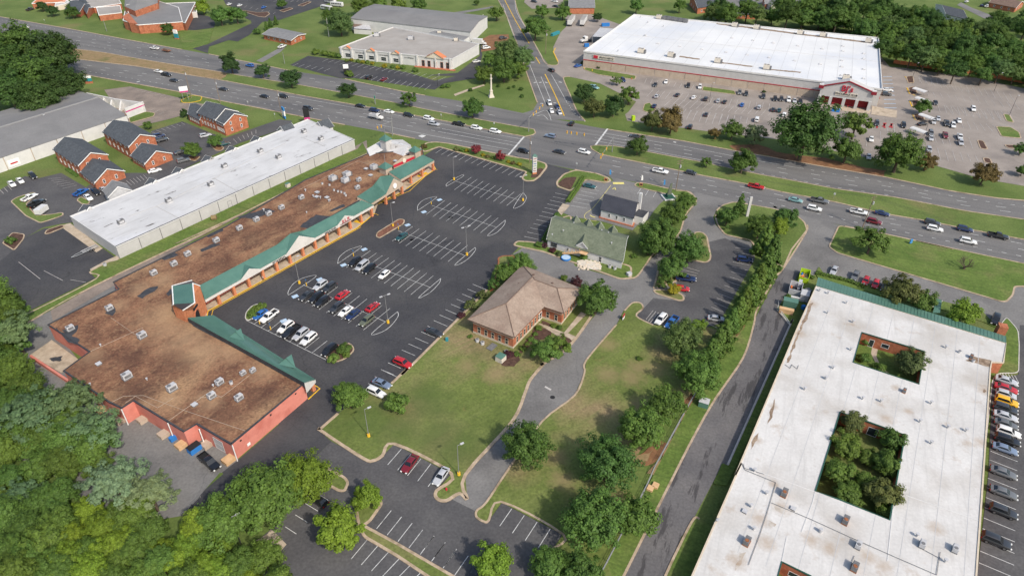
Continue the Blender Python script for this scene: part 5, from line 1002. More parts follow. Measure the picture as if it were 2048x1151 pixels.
# ================================================================== BRICK OFFICE WITH HIPPED TAN ROOF
o = thing('hip_roof_office', 'two-wing brick office with tan hipped shingle roof in the centre', 'building', GP('N 1070,975')[0])
ze, zr = 4.95, 7.9
A, B, E1, E2, V_, D = GP('N 710,720 1130,305 1600,490 1450,675 1298,625 1070,860', ze); R1, R2 = GP('N 1005,600 1210,395', zr); W1 = G(1069, 559, zr-.1); W2 = G(1114, 575.6, zr-.5)
rf = MB().poly([B, A, R1, R2]).poly([A, D, R1]).poly([E1, B, R2, W1, W2]).poly([D, V_, W1, R2, R1]).poly([V_, E2, W2, W1]).poly([E2, E1, W2]).build('roof', 'shingletan', o)
MB().prism([A, B, E1, E2, V_, D], ze-.28, ze-.005, 0).poly([Vector((*p.xy, ze-.25)) for p in (A, D, V_, E2, E1, B)]).build('eave', 'shinglebrown', rf)
rb_ = MB()
for P, Q in ((R1, R2), (R2, W1), (W1, W2), (A, R1), (D, R1), (B, R2), (E1, W2), (E2, W2)): rb_.tube(P+Vector((0, 0, .03)), Q+Vector((0, 0, .03)), 0.13, n=5)
rb_.build('ridge_cap', 'shinglebrown', rf)
cen = (A+B+E1+E2+V_+D)/6; ins = [p.xy.to_3d() for p in (A, D, V_, E2, E1, B)]
def shrink(P, k):
    out = []; n = len(P)
    for i in range(n):
        a = (P[i]-P[i-1]).normalized(); b = (P[(i+1) % n]-P[i]).normalized(); na = Vector((-a.y, a.x, 0)); nb = Vector((-b.y, b.x, 0)); m = (na+nb); m = m/max(m.dot(na), .2); out.append(P[i]+m*k)
    return out
ins = ccw(ins); ins = shrink(ins, 1.0); walls(o, ins, 0, ze-.2, 'brick'); 
bp = MB().prism(shrink(ins, -.06), 0, .75, 0, 0).build('base_course', 'stone', o); MB().prism(shrink(ins, -.05), 3.35, 3.6).build('stone_band', 'stone', o)
for i in range(len(ins)):
    P, Q = ins[i], ins[(i+1) % len(ins)]; L = (Q-P).length
    k = max(2, int(L/2.1))
    for j in range(k):
        win(o, P, Q, .07+.86*(j+.5)/k, 0.85, 0.95, 2.0, frame='stone')
        if j % 2 == 0: win(o, P, Q, .07+.86*(j+.5)/k, 4.05, 1.3, 0.5, frame='shinglebrown', name='clerestory')
for s_ in ('N 1105,452','N 1020,540','N 1215,385','N 1360,450'):
    p = GP(s_, 6.6)[0]; MB().box((p.x, p.y, 6.7), (0.5, 0.5, 0.6), 0.9).build('roof_vent', 'shinglebrown', rf)
win(o, ins[1], ins[2], .93, 0.15, 1.4, 2.6, frame='trim', name='door')
sheet('office_walk', GP('N 1250,760 1290,765 1450,830 1580,670 1620,690 1480,835 1540,860 1490,910 1420,870'), ZI+.1, 'concrete')
sheet('mulch_bed', rag(GP('N 1280,740 1440,800 1440,810 1270,760'), .25, .8), ZI+.1, 'mulch'); sheet('mulch_bed', rag(GP('N 1095,990 1240,770 1350,820 1350,860 1210,900 1110,1010'), .25, .8), ZI+.1, 'mulch'); sheet('mulch_bed', rag(GP('N 960,1050 1000,1010 1090,1000 1120,1040 1060,1085 980,1085'), .25, .8), ZI+.1, 'mulch'); sheet('mulch_bed', rag(GP('N 1400,870 1450,850 1505,890 1480,920'), .25, .8), ZI+.1, 'mulch')
# ================================================================== WHITE HOUSES
o = thing('green_roof_house', 'long white house with sage shingle roof, dormers and timber stair', 'house', GP('N 1870,335')[0])
def z7(*p, z=0.0): return [G(1060+x/5.2306, 340+y/5.2306, z) for x, y in p]
q = z7((185, 720), (965, 945), (280, 480), z=3.1); a, b, dd = q; c = b+(dd-a); c = z7((1110, 725), z=3.1)[0] if False else c
ro, (a, b, c, d) = gable(o, [a, b, c, dd], 3.1, 6.3, 'whitewall', 'shinglegreen', 0.35)
wins(o, a, b, 1, 0.9, 2.2, 1.5, .02, .16, frame='pole'); win(o, a, b, .72, 0.2, 1.1, 2.1); win(o, a, b, .28, .9, 1, 1.2); win(o, b, c, .3, 1.0, 1.0, 1.5); win(o, b, c, .7, 1.0, 1.0, 1.5); win(o, b, c, .5, 3.9, .9, 1.2)
u = (b-a).normalized(); v = (d-a).normalized(); wd = (d-a).length
def dormer(t, w, zc, dep, vside=0):
    base = a.lerp(b, t) if not vside else d.lerp(c, t); vv = v if not vside else -v
    gable(o, [base-u*w/2+vv*0.2, base-u*w/2+vv*dep, base+u*w/2+vv*dep, base+u*w/2+vv*.2][0:1]+[base-u*w/2+vv*dep, base+u*w/2+vv*dep, base+u*w/2+vv*.2], zc, zc+1.5, 'whitewall', 'shinglegreen', 0.3, z0=2.8)
dormer(.47, 3.4, 4.0, wd*.5)
for t in (.28, .46, .62, .8): dormer(t, 2.6, 3.7, wd*.45, 1)
st = MB(); s0 = a.lerp(b, .2)-v*1.6; s1 = a.lerp(b, .47)-v*.9
for i in range(12): p = s0.lerp(s1, i/11); st.box((p.x, p.y, 0.25+i*.2), ((s1-s0).length/11+.05, 1.1, 0.1), math.atan2(u.y, u.x))
for i in range(0, 12, 2):
    for k in (-.5, .5): p = s0.lerp(s1, i/11)+v*k; st.box((p.x, p.y, .7+i*.2), (.1, .1, 1.2), 0)
p = s1; st.box((p.x+u.x*.8, p.y+u.y*.8, 2.5), (2.4, 1.9, .15), math.atan2(u.y, u.x)); st.build('timber_stair', 'wood', o)
units(o, 5.2, 'vent .9 I 1525,942 1790,1018 1445,1000 1740,998 1815,1095 1360,1030')
o = thing('metal_roof_house', 'white gabled cottage with dark standing-seam metal roof', 'house', z7((1065, 565))[0])
q = z7((745, 405), (1080, 495), (808, 255), z=3.4); a, b, d = q; ro, (a, b, c, d) = gable(o, [a, b, b+d-a, d], 3.4, 6.2, 'whitewall', 'darkmetal', .3, 'blackmetal', rib=.45)
wins(o, a, b, 3, 1.0, .9, 1.5, .15, .85); win(o, b, c, .4, .9, 1.0, 1.6); MB().prism(shrink([a.to_3d(), b.to_3d(), c.to_3d(), d.to_3d()], -.5), 0, .35, 0, 0).build('foundation', 'brick', o)
u = (b-a).normalized(); v = (d-a).normalized(); cc = b+u*1.9+v*(d-a).length*.45; MB().box((cc.x, cc.y, 1.4), (3.6, 5.2, 2.8), math.atan2(u.y, u.x)).build('extension_wall', 'whitewall', o); MB().box((cc.x, cc.y, 2.83), (3.4, 5.0, .1), math.atan2(u.y, u.x)).build('extension_roof', 'tar', o)
cc = b+v*(d-a).length*.95; MB().box((cc.x+.6, cc.y, 3.6), (1.0, .8, 7.2), math.atan2(u.y, u.x)).build('chimney', 'whitewall', o)
# ================================================================== NURSING HOME
o = thing('nursing_home', 'sprawling one-storey building with white membrane roof, planted courtyards and green mansard front', 'building', GP('W 1715,350')[0])
ZH = 3.6
hp_ = GP('P 370,465 1827,905 1805,1055 1715,1050 W 1705,330 1650,1150 V 1780,900 1740,1400 100,1400 230,821 500,205 U 1230,1150 1715,0', ZH); hp_ = [Vector(p[:2]) for p in hp_]
holes = [GP('W 720,55 1200,200 1158,452 653,285', ZH), GP('W 553,665 770,740 1052,840 V 1312,515 1040,405 905,357', ZH), GP('V 722,743 880,821 1000,960 660,960', ZH)]
holes = [[Vector(p[:2]) for p in h] for h in holes]
walls(o, ccw(hp_), 0, ZH+.1, 'brick')
loops = [[p.to_3d() for p in ccw(hp_)]]+[[p.to_3d() for p in reversed(ccw(h))] for h in holes]
tri = tessellate_polygon(loops); fl2 = [p for l in loops for p in l]
rb = MB(); rb.v = [(p.x, p.y, ZH) for p in fl2]
for t in tri:
    A_, B_2, C_2 = [fl2[i] for i in t]; s = (B_2-A_).cross(C_2-A_).z
    rb.f.append(tuple(t) if s > 0 else tuple(reversed(t))); rb.m.append(0)
hr = rb.build('roof', 'whiteroof', o)
MB().ribbon(ccw(hp_), 0.3, ZH+.14, .3, closed=True).build('parapet', 'stone', hr)
for h in holes:
    h = ccw(h); w_ = MB()
    for i in range(len(h)):
        P, Q = h[i], h[(i+1) % len(h)]; w_.poly([(Q.x, Q.y, 0), (P.x, P.y, 0), (P.x, P.y, ZH), (Q.x, Q.y, ZH)])
    w_.build('courtyard_wall', 'brick', o); MB().ribbon(h, .25, ZH+.12, .25, closed=True).build('courtyard_edge', 'greentrim', hr)
    sheet('courtyard_floor', [p for p in h], .03, 'grass' if len(h) == 6 else 'lawn')
h = holes[0]; win(o, h[1], h[0], .80, .1, 1.2, 2.3, frame='trim', name='door'); win(o, h[1], h[0], .58, 1.0, 1.8, 1.3); h = holes[1]; win(o, h[2], h[1], .8, .1, 2.0, 2.3, frame='trim', name='door'); h = holes[2]; win(o, h[1], h[0], .5, 1.0, 1.8, 1.3)
sheet('courtyard_path', GP('W 800,150 850,155 830,240 870,330 930,370 850,340 790,220'), .05, 'concrete')
e0, e1 = GP('P 385,400 1825,862', 3.2); r0, r1 = GP('P 365,462 1827,905', 5.0)
r0, r1 = [G(*px('P 385,400')[0], 3.2), G(*px('P 1825,850')[0], 3.2)], None
e0, e1 = r0; ra = GP('P 370,462 1827,900', ZH+.25); slope(o, e1, e0, ra[0], ra[1], 'greensage', 'mansard_roof', .8)
MB().poly([e0, e1, Vector((*e1.xy, 2.6)), Vector((*e0.xy, 2.6))]).build('mansard_fascia', 'greentrim', o)
q = GP('P 1265,670 1320,670 1335,575 1290,565', 3.4); slope(o, q[1], q[2], q[3], q[0], 'greensage', 'porch_roof', .5)
for p in q[2:]: MB().box((p.x, p.y, 1.65), (.25, .25, 3.3)).build('porch_post', 'trim', o)
p = GP('P 1790,800', 3.0)[0]; MB().box((p.x, p.y, 2.2), (2.0, 2.0, 4.4), -.35).box((p.x, p.y, 4.42), (1.2, 1.2, .1), -.35).build('chimney', 'brick', o)
for s_ in ('P 330,600 250,820 130,1090','U 1750,20 1640,270','U 1420,720 1300,960'):
    pass
pp = MB()
def pipe(s, r=.05, z=ZH+.15):
    P = GP(s, z); pp = MB()
    for i in range(len(P)-1): pp.tube(P[i], P[i+1], r, n=5)
    pp.build('roof_pipe', 'acdark', hr)
for s_ in ('V 505,205 520,240 690,310 640,480 600,600 540,760','V 665,420 880,510 1100,610 1350,720 1570,815','V 1570,815 1590,690','U 1290,1060 1300,1095 1450,1140','V 1120,710 1100,760','V 1505,680 1580,720','W 130,300 170,330 185,300','W 180,300 225,335 235,305'): pipe(s_)
for i in range(1, 9):
    a_, b_ = GP('P 370,470', ZH)[0].lerp(GP('P 1800,900', ZH)[0], i/9), GP('U 1000,1900', ZH)[0]
    e_ = (GP('U 1230,1150', ZH)[0]-GP('U 1715,0', ZH)[0]).normalized(); L_ = 28
    P_ = [a_+e_*(k*.5) for k in range(2, 190)]
    def inh(q):
        for h in holes+[[Vector((1e6, 1e6))]*3]:
            c = False
            for j in range(len(h)):
                x1, y1 = h[j]; x2, y2 = h[j-1]
                if (y1 > q.y) != (y2 > q.y) and q.x < (x2-x1)*(q.y-y1)/(y2-y1)+x1: c = not c
            if c: return True
        c = False
        for j in range(len(hp_)):
            x1, y1 = hp_[j]; x2, y2 = hp_[j-1]
            if (y1 > q.y) != (y2 > q.y) and q.x < (x2-x1)*(q.y-y1)/(y2-y1)+x1: c = not c
        return not c
    run = []
    for q in P_+[None]:
        if q is not None and not inh(q): run.append(q)
        else:
            if len(run) > 4: MB().ribbon([run[0], run[-1]], .1, ZH+.02, .012).build('membrane_seam', 'seamgrey', hr)
            run = []
for i, s_ in enumerate(('P 320,600 345,590 330,650 240,830 160,1050 140,1060 240,800','P 1560,1000 1720,1040 1700,1090 1600,1060 1520,1040','W 1655,490 1675,500 1670,520 1650,515','U 1500,640 1540,560 1530,640 1480,760','U 1360,900 1400,820 1400,880 1350,960','V 680,440 750,450 730,480 690,465','V 650,515 690,535 680,555 645,545','V 490,700 520,690 500,760 470,790')):
    MB().poly([(q_.x, q_.y, ZH+.008+.002*i) for q_ in ccw(rag(GP(s_, ZH), .22, .9, i))]).build('water_stain', 'stainpale' if i > 4 else 'roofrust', hr)
sd_ = MB()
for s_ in ('V 905,360 890,420 830,580','V 750,605 720,750','V 1300,740 1330,460 1400,330','V 520,225 900,360','V 1400,380 1800,520'): sd_.ribbon(GP(s_, ZH), .18, ZH+.06, .05)
sd_.build('roof_seam', 'whitewall', hr)
units(o, ZH, 'acr 1.0 V 735,370 1070,520 530,635 1120,775 ; acr .7 W 1045,505 P 1560,1010 ; ac .9 V 1670,675 1490,650 1140,655 ; hatch .8 V 520,465 785,450 ; vent 1.5 P 400,495 465,515 605,590 460,665 655,735 1370,930 W 505,320 285,483 730,555 870,575 1255,590 1170,730 1385,775 1525,800 1255,895 V 575,240 640,365 555,435 570,560 935,570 1465,595 1620,735 W 640,180 445,400 ; cond .8 P 1470,970 1575,1040 W 445,405 V 935,575', axm)
# distant houses in the trees
for k, (s_, ze, zr, wm, rm, lb) in enumerate((('D 705,40 560,60 640,-25',4.0,7.0,'brick','shingledark','brick building with dark gable roof behind the big store, left of the trees'),
        ('D 1005,110 860,105 1000,60',3.2,5.2,'brick','shinglegrey','grey roofed brick building among the trees behind the big store'),
        ('D 1120,45 1080,20 1215,20',3.2,5.2,'creamwall','shinglegrey','pale house with grey roof at the top edge behind the store'),
        ('E 1530,150 1370,110 1440,70',3.0,5.6,'whitewall','shingledark','white gabled house with dark roof among the trees, upper right'),
        ('E 1900,60 1700,20 1964,20',3.2,5.8,'brick','shinglebrown','brown roofed house with brick wall in the top right corner'),
        ('E 60,20 -20,30 40,-15',3.2,5.2,'brick','shinglegrey','grey roofed brick house at the top edge right of the store'))):
    o = thing('house', lb, 'house', GP(s_)[0], 'houses beyond the trees'); ro, (a, b, c, d) = gable(o, para(s_, ze), ze, zr, wm, rm, .5)
    for P, Q in ((a, b), (b, c), (c, d), (d, a)): wins(o, P, Q, 3, 1.0, 1.1, 1.3)
# ================================================================== VEHICLES
def mk(name, b, mats, smooth=True):
    me = bpy.data.meshes.new(name); me.from_pydata(b.v, [], b.f)
    for q in mats: me.materials.append(MATS[q])
    me.polygons.foreach_set('material_index', b.m); me.validate(); me.update()
    if smooth: me.shade_smooth(); me.set_sharp_from_angle(angle=R(38))
    return me
def loft(b, st, m=0):
    """st: (x, halfwidth, zbottom, ztop)"""
    k = len(b.v); n = 8
    for x, w, z0, z1 in st:
        h = z1-z0
        for y, z in ((w*.86, z0), (w, z0+h*.28), (w, z0+h*.72), (w*.86, z1), (-w*.86, z1), (-w, z0+h*.72), (-w, z0+h*.28), (-w*.86, z0)): b.v.append((x, y, z))
    for i in range(len(st)-1):
        for j in range(n): a = k+i*n+j; c = k+i*n+(j+1) % n; b.f.append((a, a+n, c+n, c)); b.m.append(m)
    b.f.append(tuple(k+j for j in range(n))); b.f.append(tuple(k+(len(st)-1)*n+j for j in reversed(range(n)))); b.m += [m, m]
CAR = {}
def carkind(kind, L, W, st, cab, wheels, wr, bed=None):
    b = MB(); loft(b, st)
    x0, x1, zb, wb, t0, t1, zt, wt = cab            # cabin: bottom x0..x1 at zb, top t0..t1 at zt
    bot = [(x0, -wb, zb), (x1, -wb, zb), (x1, wb, zb), (x0, wb, zb)]; mid = [(t0-.08, -wt-.02, zt-.09), (t1+.10, -wt-.02, zt-.09), (t1+.10, wt+.02, zt-.09), (t0-.08, wt+.02, zt-.09)]
    top = [(t0+.1, -wt*.82, zt), (t1-.12, -wt*.82, zt), (t1-.12, wt*.82, zt), (t0+.1, wt*.82, zt)]
    b.hexa(bot, mid); b.hexa(mid, top)
    if bed:
        bx0, bx1, zf, zw = bed; w = W/2*.9
        for y in (-w, w): b.box(((bx0+bx1)/2, y, (zf+zw)/2), (bx1-bx0, .1, zw-zf))
        b.box((bx0+.05, 0, (zf+zw)/2), (.1, 2*w, zw-zf))
    P = {'body': [mk(kind+'_body', b, ['carpaint'])]}
    if bed: P['cargo_bed'] = [mk(kind+'_bed', MB().box(((bed[0]+bed[1])/2, 0, bed[2]+.03), (bed[1]-bed[0]-.1, W*.86, .05)), ['tyre'], False)]
    def pane(q, f=.9, off=.015):
        c = sum((Vector(p) for p in q), Vector())/4; n = (Vector(q[1])-Vector(q[0])).cross(Vector(q[3])-Vector(q[0])).normalized()
        if n.dot(c-Vector(((x0+x1)/2, 0, zb))) < 0: n = -n; q = q[::-1]
        return MB().poly([c+(Vector(p)-c)*f+n*off for p in q])
    P['windshield'] = [mk(kind+'_ws', pane([bot[1], bot[2], mid[2], mid[1]]), ['carglass'], False)]
    P['rear_window'] = [mk(kind+'_rw', pane([bot[3], bot[0], mid[0], mid[3]], .82), ['carglass'], False)]
    P['side_window'] = [mk(kind+'_swr', pane([bot[0], bot[1], mid[1], mid[0]], .86), ['carglass'], False), mk(kind+'_swl', pane([bot[2], bot[3], mid[3], mid[2]], .86), ['carglass'], False)]
    wl = []
    for x in wheels:
        for s in (-1, 1):
            q = MB().tube((x, s*(W/2-.22), wr), (x, s*(W/2+.01), wr), wr, n=14).tube((x, s*(W/2+.005), wr), (x, s*(W/2+.03), wr), wr*.62, n=10, m=1)
            wl.append(mk(kind+'_wheel', q, ['tyre', 'rim'], False))
    P['wheel'] = wl; f = st[-2]; r = st[1]
    P['headlight'] = [mk(kind+'_hl', MB().box((f[0]+.02, s*f[1]*.78, f[2]+(f[3]-f[2])*.62), (.42, .34, .16)), ['lamp'], False) for s in (-1, 1)]
    P['taillight'] = [mk(kind+'_tl', MB().box((r[0]-.06, s*r[1]*.84, r[2]+(r[3]-r[2])*.7), (.16, .26, .22)), ['tail'], False) for s in (-1, 1)]
    CAR[kind] = P
carkind('sedan', 4.75, 1.82, [(-2.36,.70,.36,.72),(-2.28,.84,.26,.92),(-1.7,.91,.22,1.0),(-.9,.92,.2,.98),(.7,.92,.2,.97),(1.3,.91,.22,.92),(2.0,.86,.24,.80),(2.3,.74,.28,.66),(2.37,.6,.36,.56)], (-1.85,1.02,.96,.84,-1.1,.2,1.45,.60), (-1.42,1.42), .33)
carkind('hatch', 4.2, 1.78, [(-2.1,.74,.4,.85),(-2.02,.85,.28,1.0),(-1.4,.89,.22,1.0),(.6,.89,.2,.97),(1.2,.88,.22,.93),(1.85,.82,.26,.80),(2.1,.66,.32,.62)], (-2.0,1.05,.97,.82,-1.6,.2,1.5,.60), (-1.28,1.28), .32)
carkind('suv', 4.75, 1.92, [(-2.38,.80,.45,.95),(-2.3,.90,.34,1.06),(-1.7,.96,.28,1.08),(.7,.96,.26,1.06),(1.35,.95,.28,1.02),(2.05,.90,.30,.94),(2.32,.80,.34,.80),(2.38,.68,.42,.66)], (-2.28,1.08,1.05,.88,-1.95,.25,1.74,.67), (-1.42,1.42), .37)
carkind('van', 5.1, 1.98, [(-2.55,.84,.42,1.0),(-2.47,.94,.32,1.08),(-1.7,.99,.26,1.1),(.9,.99,.24,1.08),(1.6,.97,.26,1.0),(2.3,.90,.3,.86),(2.55,.74,.36,.66)], (-2.46,1.62,1.07,.92,-2.25,.55,1.82,.74), (-1.5,1.6), .35)
carkind('pickup', 5.8, 1.98, [(-2.9,.88,.52,.80),(-2.84,.96,.46,.84),(-.7,.99,.4,.86),(-.66,.99,.38,1.12),(1.1,.99,.36,1.12),(1.6,.99,.38,1.10),(2.5,.95,.40,1.04),(2.82,.88,.44,.94),(2.9,.74,.52,.74)], (-.72,1.32,1.1,.90,-.58,.55,1.84,.72), (-1.75,1.85), .40, (-2.9,-.68,.83,1.22))
KN = dict(sedan='sedan', hatch='hatchback', suv='suv', van='van', pickup='pickup truck')
CC = dict(white=(.72,.72,.71), silver=(.42,.43,.45), grey=(.13,.135,.14), dark=(.035,.037,.042), black=(.012,.012,.014), red=(.42,.016,.022), maroon=(.16,.012,.02), blue=(.02,.11,.36), navy=(.012,.025,.085), teal=(.018,.075,.080), aqua=(.20,.36,.36), olive=(.10,.11,.075), yellow=(.75,.40,.015), steel=(.16,.21,.30))
def spawn(parts, root):
    for nm, ms in parts.items():
        for me in ms:
            c = bpy.data.objects.new(nm, me); COL.objects.link(c); c.parent = root; c.color = root.color
ORD = ['first','second','third','fourth','fifth','sixth','seventh','eighth','ninth','tenth','eleventh','twelfth','thirteenth','fourteenth','fifteenth','sixteenth','seventeenth','eighteenth','nineteenth','twentieth','twenty-first','twenty-second','twenty-third','twenty-fourth','twenty-fifth','twenty-sixth','twenty-seventh','twenty-eighth','twenty-ninth','thirtieth','thirty-first','thirty-second','thirty-third','thirty-fourth','thirty-fifth','thirty-sixth','thirty-seventh']
USED = set()
def cars(where, group, d, entries, by='left', flip=()):
    """d: photo-pixel pair giving the heading, or 'near'/'far' for the highway; entries 'colour kind' with a place"""
    L = []
    for e in entries.split(';'):
        w_ = e.split()
        if len(w_) < 4: continue
        L.append((w_[0], w_[1], px(' '.join(w_[2:]))[0], len(L)))
    srt = sorted(L, key=lambda q: q[2][0] if by == 'left' else q[2][1])
    for i, (c, k, p, idx) in enumerate(srt):
        z = .8 if k in ('suv', 'van', 'pickup') else .65
        w0 = G(p[0], p[1], z); w0.z = ZM+.01
        if d in ('near', 'far'):
            f = (lambda x: (MN(x)+NE(x))/2) if d == 'near' else (lambda x: (FE(x)+MF(x))/2)
            v = G(p[0]+15, f(p[0]+15))-G(p[0]-15, f(p[0]-15)); v = v if d == 'near' else -v
        else: a, b = GP(d); v = b-a
        rz = math.atan2(v.y, v.x)+random.uniform(-.02, .02)
        if idx in flip: rz += math.pi
        nm = KN[k]; cw = {'dark': 'charcoal', 'steel': 'steel blue', 'aqua': 'pale teal', 'navy': 'navy blue', 'teal': 'dark teal'}.get(c, c)
        lab = '%s %s %s' % (cw, nm, where)
        if sum(1 for q in L if q[0] == c and q[1] == k) > 1 or len(L) > 1: lab += ', %s from the %s' % (ORD[i], by)
        assert lab not in USED, lab
        USED.add(lab)
        o = thing({'suv': 'suv', 'pickup': 'pickup_truck', 'hatch': 'hatchback'}.get(k, k), lab, 'car' if k != 'pickup' else 'truck', w0, group); o.rotation_euler.z = rz
        j = random.uniform(.9, 1.1); o.color = tuple(min(1, x*j) for x in CC[c])+(1,); o.scale = (random.uniform(.97, 1.03),)*3; spawn(CAR[k], o)
cars('in near highway lanes', 'cars on the near carriageway', 'near', 'white sedan A 1215,548; black pickup A 1275,572; dark sedan A 1335,618; dark sedan A 1715,685; black sedan B 495,740; black suv B 640,738; dark suv B 830,830; black sedan B 1230,813; navy suv B 1340,845; white sedan B 1450,857; black suv B 1600,883; white suv B 1755,908; silver suv B 1795,950; black pickup C 260,950; white suv C 395,980; white suv C 540,1007; black suv I 1140,390; dark sedan I 1415,397; white suv I 1605,397; white pickup J 655,545; dark hatch J 890,557; red pickup J 1390,662; aqua sedan J 1690,767; white suv J 1835,830; grey pickup K 395,770; white pickup K 700,858; navy sedan K 875,868; maroon suv K 815,930; dark suv K 1260,938; white suv K 1280,985; navy suv K 1510,988; black pickup K 1765,1040; white suv K 1535,1080')
cars('in far highway lanes', 'cars on the far carriageway', 'far', 'white sedan A 197,207; dark sedan A 260,247; white pickup A 1185,370; blue suv A 1915,502; dark sedan J 455,278; steel suv C 960,1042')
cars('turning across the junction', None, 'C 1105,975 1145,915', 'black suv C 1125,945')
cars('waiting at the side street stop line', 'cars waiting in the side street', 'C 905,700 985,860', 'white suv C 955,790; white sedan C 970,850; navy sedan C 1015,817; silver sedan C 1032,862', 'top')
cars('leaving the side street toward the store', None, 'C 1060,580 900,500', 'dark suv C 968,537')
cars('parked near the mall south wing', 'cars in the mall lot', 'M 800,700 700,775', 'blue sedan M 655,685; white pickup M 722,698; white suv M 850,780; black pickup M 890,815; silver suv M 965,835; white suv M 1025,870; black suv M 1185,955')
cars('in the fullest mall row', 'cars in the mall lot', 'M 1650,640 1540,730', 'silver suv M 1115,460; dark suv M 1185,475; dark sedan M 1010,540; black suv M 1085,553; black suv M 1130,585; red sedan M 1285,535; dark suv M 1240,630; white sedan M 1310,660; navy sedan M 1365,685; red sedan M 1515,628; olive suv M 1470,730', flip=(5, 9))
cars('in the fourth mall row', 'cars in the mall lot', 'M 1650,260 1480,400', 'black suv M 1380,280; silver van M 1435,310; black suv M 1490,335; white hatch M 1605,380')
cars('alone beside the brick-red planting bed', 'cars in the mall lot', 'N 290,12 132,124', 'teal sedan N 205,88')
cars('along the mall lot lawn edge', 'cars in the mall lot', 'N 45,1107 145,1150', 'dark sedan N 455,822; red suv N 212,1055; steel sedan R 1395,447; white suv R 1350,512')
cars('in the lower lot', 'cars in the lower lot', 'Y 1850,330 1750,468', 'maroon sedan Y 1610,290; silver sedan Y 1850,385; black sedan Z 390,1110')
cars('half hidden under the lower lot tree', None, 'Y 740,830 655,775', 'black sedan Y 905,568')
cars('behind the pink mall loading bay', None, 'X 1550,230 1660,320', 'black pickup X 1605,275')
cars('beside the white cottage lot hedge', None, 'I 1600,673 1720,698', 'teal sedan I 1645,660')
cars('parked by the small lot lawn', 'cars in the small lot', 'O 560,780 640,690', 'white suv O 660,720; blue pickup O 742,745', flip=(0, 1))
cars('in the small lot by the evergreens', 'cars in the small lot', 'O 1230,175 1360,190', 'navy suv O 1300,262; navy pickup O 850,408; red hatch O 822,487; silver sedan O 1085,717')
cars('outside the green mansard front', 'cars by the nursing home front', 'P 520,320 480,395', 'silver sedan P 507,347; grey suv P 670,388; red hatch P 750,427; red hatch P 825,452; black suv P 895,470')
cars('under the porch drive, far right', None, 'P 1760,680 1735,760', 'black suv P 1747,722')
cars('in the right edge row', 'cars along the right edge', 'W 1760,400 1890,440', 'silver sedan W 1828,425; red sedan W 1825,484; silver hatch W 1825,530; yellow suv W 1830,582; dark suv W 1820,637; silver sedan W 1822,697; grey sedan W 1825,757; white suv W 1845,817; black suv W 1835,878; steel sedan W 1817,948; grey sedan W 1805,1130; grey sedan V 1935,365; dark suv V 1935,467; dark suv V 1895,627', 'top')
cars('by the store wall', 'cars in the store lot', 'D 165,605 150,640', 'white sedan D 315,627; dark sedan D 232,650; black suv D 485,655; white suv D 575,665; grey suv D 880,707; dark suv D 930,718; dark suv D 1062,738; black suv D 1152,757; dark suv D 1200,758; white suv D 1255,764; silver sedan D 1300,772; black suv D 1345,777')
cars('in the middle store rows', 'cars in the store lot', 'D 165,745 215,690', 'silver sedan D 243,738; dark sedan D 402,727; white sedan D 528,747; dark suv D 620,757; silver sedan D 715,773; dark sedan D 765,780; blue sedan D 898,803; silver suv D 1030,822; dark sedan D 1137,840; teal sedan D 1183,845; white suv D 1222,878')
cars('in the front store rows', 'cars in the store lot', 'D 470,920 505,845', 'dark sedan D 622,877; navy sedan D 225,813; black suv D 500,970; white van D 1012,915')
cars('in the right part of the store lot', 'cars in the store lot', 'K 1300,370 1325,468', 'dark suv K 835,178; black suv K 1040,192; dark sedan K 1285,22; white suv K 1575,67; silver sedan K 1305,142; silver sedan K 1270,166; dark pickup K 1370,178; white suv K 1420,193; white sedan K 1465,158; grey suv K 1250,252; silver sedan K 1250,293; maroon pickup K 1360,270; white pickup K 1472,282; silver suv K 1480,325; silver suv K 1235,382; white sedan K 792,300; silver sedan K 773,434')
cars('in the accessible bays beside the store', 'cars in the store lot', 'E 880,700 950,705', 'white sedan E 918,690; dark suv E 910,722', 'top')
cars('driving past the cart shelters', None, 'K 1140,190 1225,180', 'black sedan K 1185,184')
cars('in the brick office lot', 'cars by the brick offices', 'F 0,690 30,720', 'white sedan F 90,643; white sedan F 155,618; black suv F 250,580')
cars('parked on the left traffic island side', 'cars by the brick offices', 'F 200,780 290,735', 'white pickup F 225,747; black pickup F 280,792; blue pickup F 620,707')
cars('beside the grey gabled entrance', 'cars by the brick offices', 'F 700,690 760,740', 'white sedan F 678,747; black suv F 735,703; silver sedan F 797,688')
cars('near the middle brick office', 'cars by the brick offices', 'F 1160,545 1220,530', 'white sedan F 1185,542; dark suv F 1240,305; navy van F 1215,275; silver suv F 1575,270; dark sedan F 1385,402; grey suv F 1405,462; teal hatch F 1722,337')
cars('at the showroom lot', 'cars by the showroom', 'B 1180,597 1230,568', 'black suv B 1295,592; maroon sedan B 1412,608')
cars('beside the low ranch house', None, 'B 600,370 660,345', 'white pickup B 630,357')
cars('behind the showroom', 'cars by the showroom', 'C 430,380 490,370', 'white van C 470,365; white sedan C 395,472; dark suv C 598,292')
cars('in the church lot', 'cars by the church', 'B 560,20 600,0', 'blue sedan B 490,57; white sedan B 225,33; white sedan B 305,42; dark pickup A 230,72')
cars('beside the service doors of the store', None, 'C 1150,510 1195,495', 'blue sedan C 1173,505')
cars('at the store fuel corner', None, 'C 1270,660 1320,680', 'aqua pickup C 1298,668')
cars('in the store side lane', None, 'C 1510,600 1540,630', 'navy suv C 1520,613')
cars('outside the brick hall', 'cars by the brick hall', 'C 800,10 860,20', 'dark suv C 838,12; white suv C 995,10; black sedan C 1003,50')
cars('at the distant houses', 'cars by the houses', 'E 1500,20 1550,0', 'white suv E 1525,12; white pickup E 1680,48; navy hatch E 1640,45')
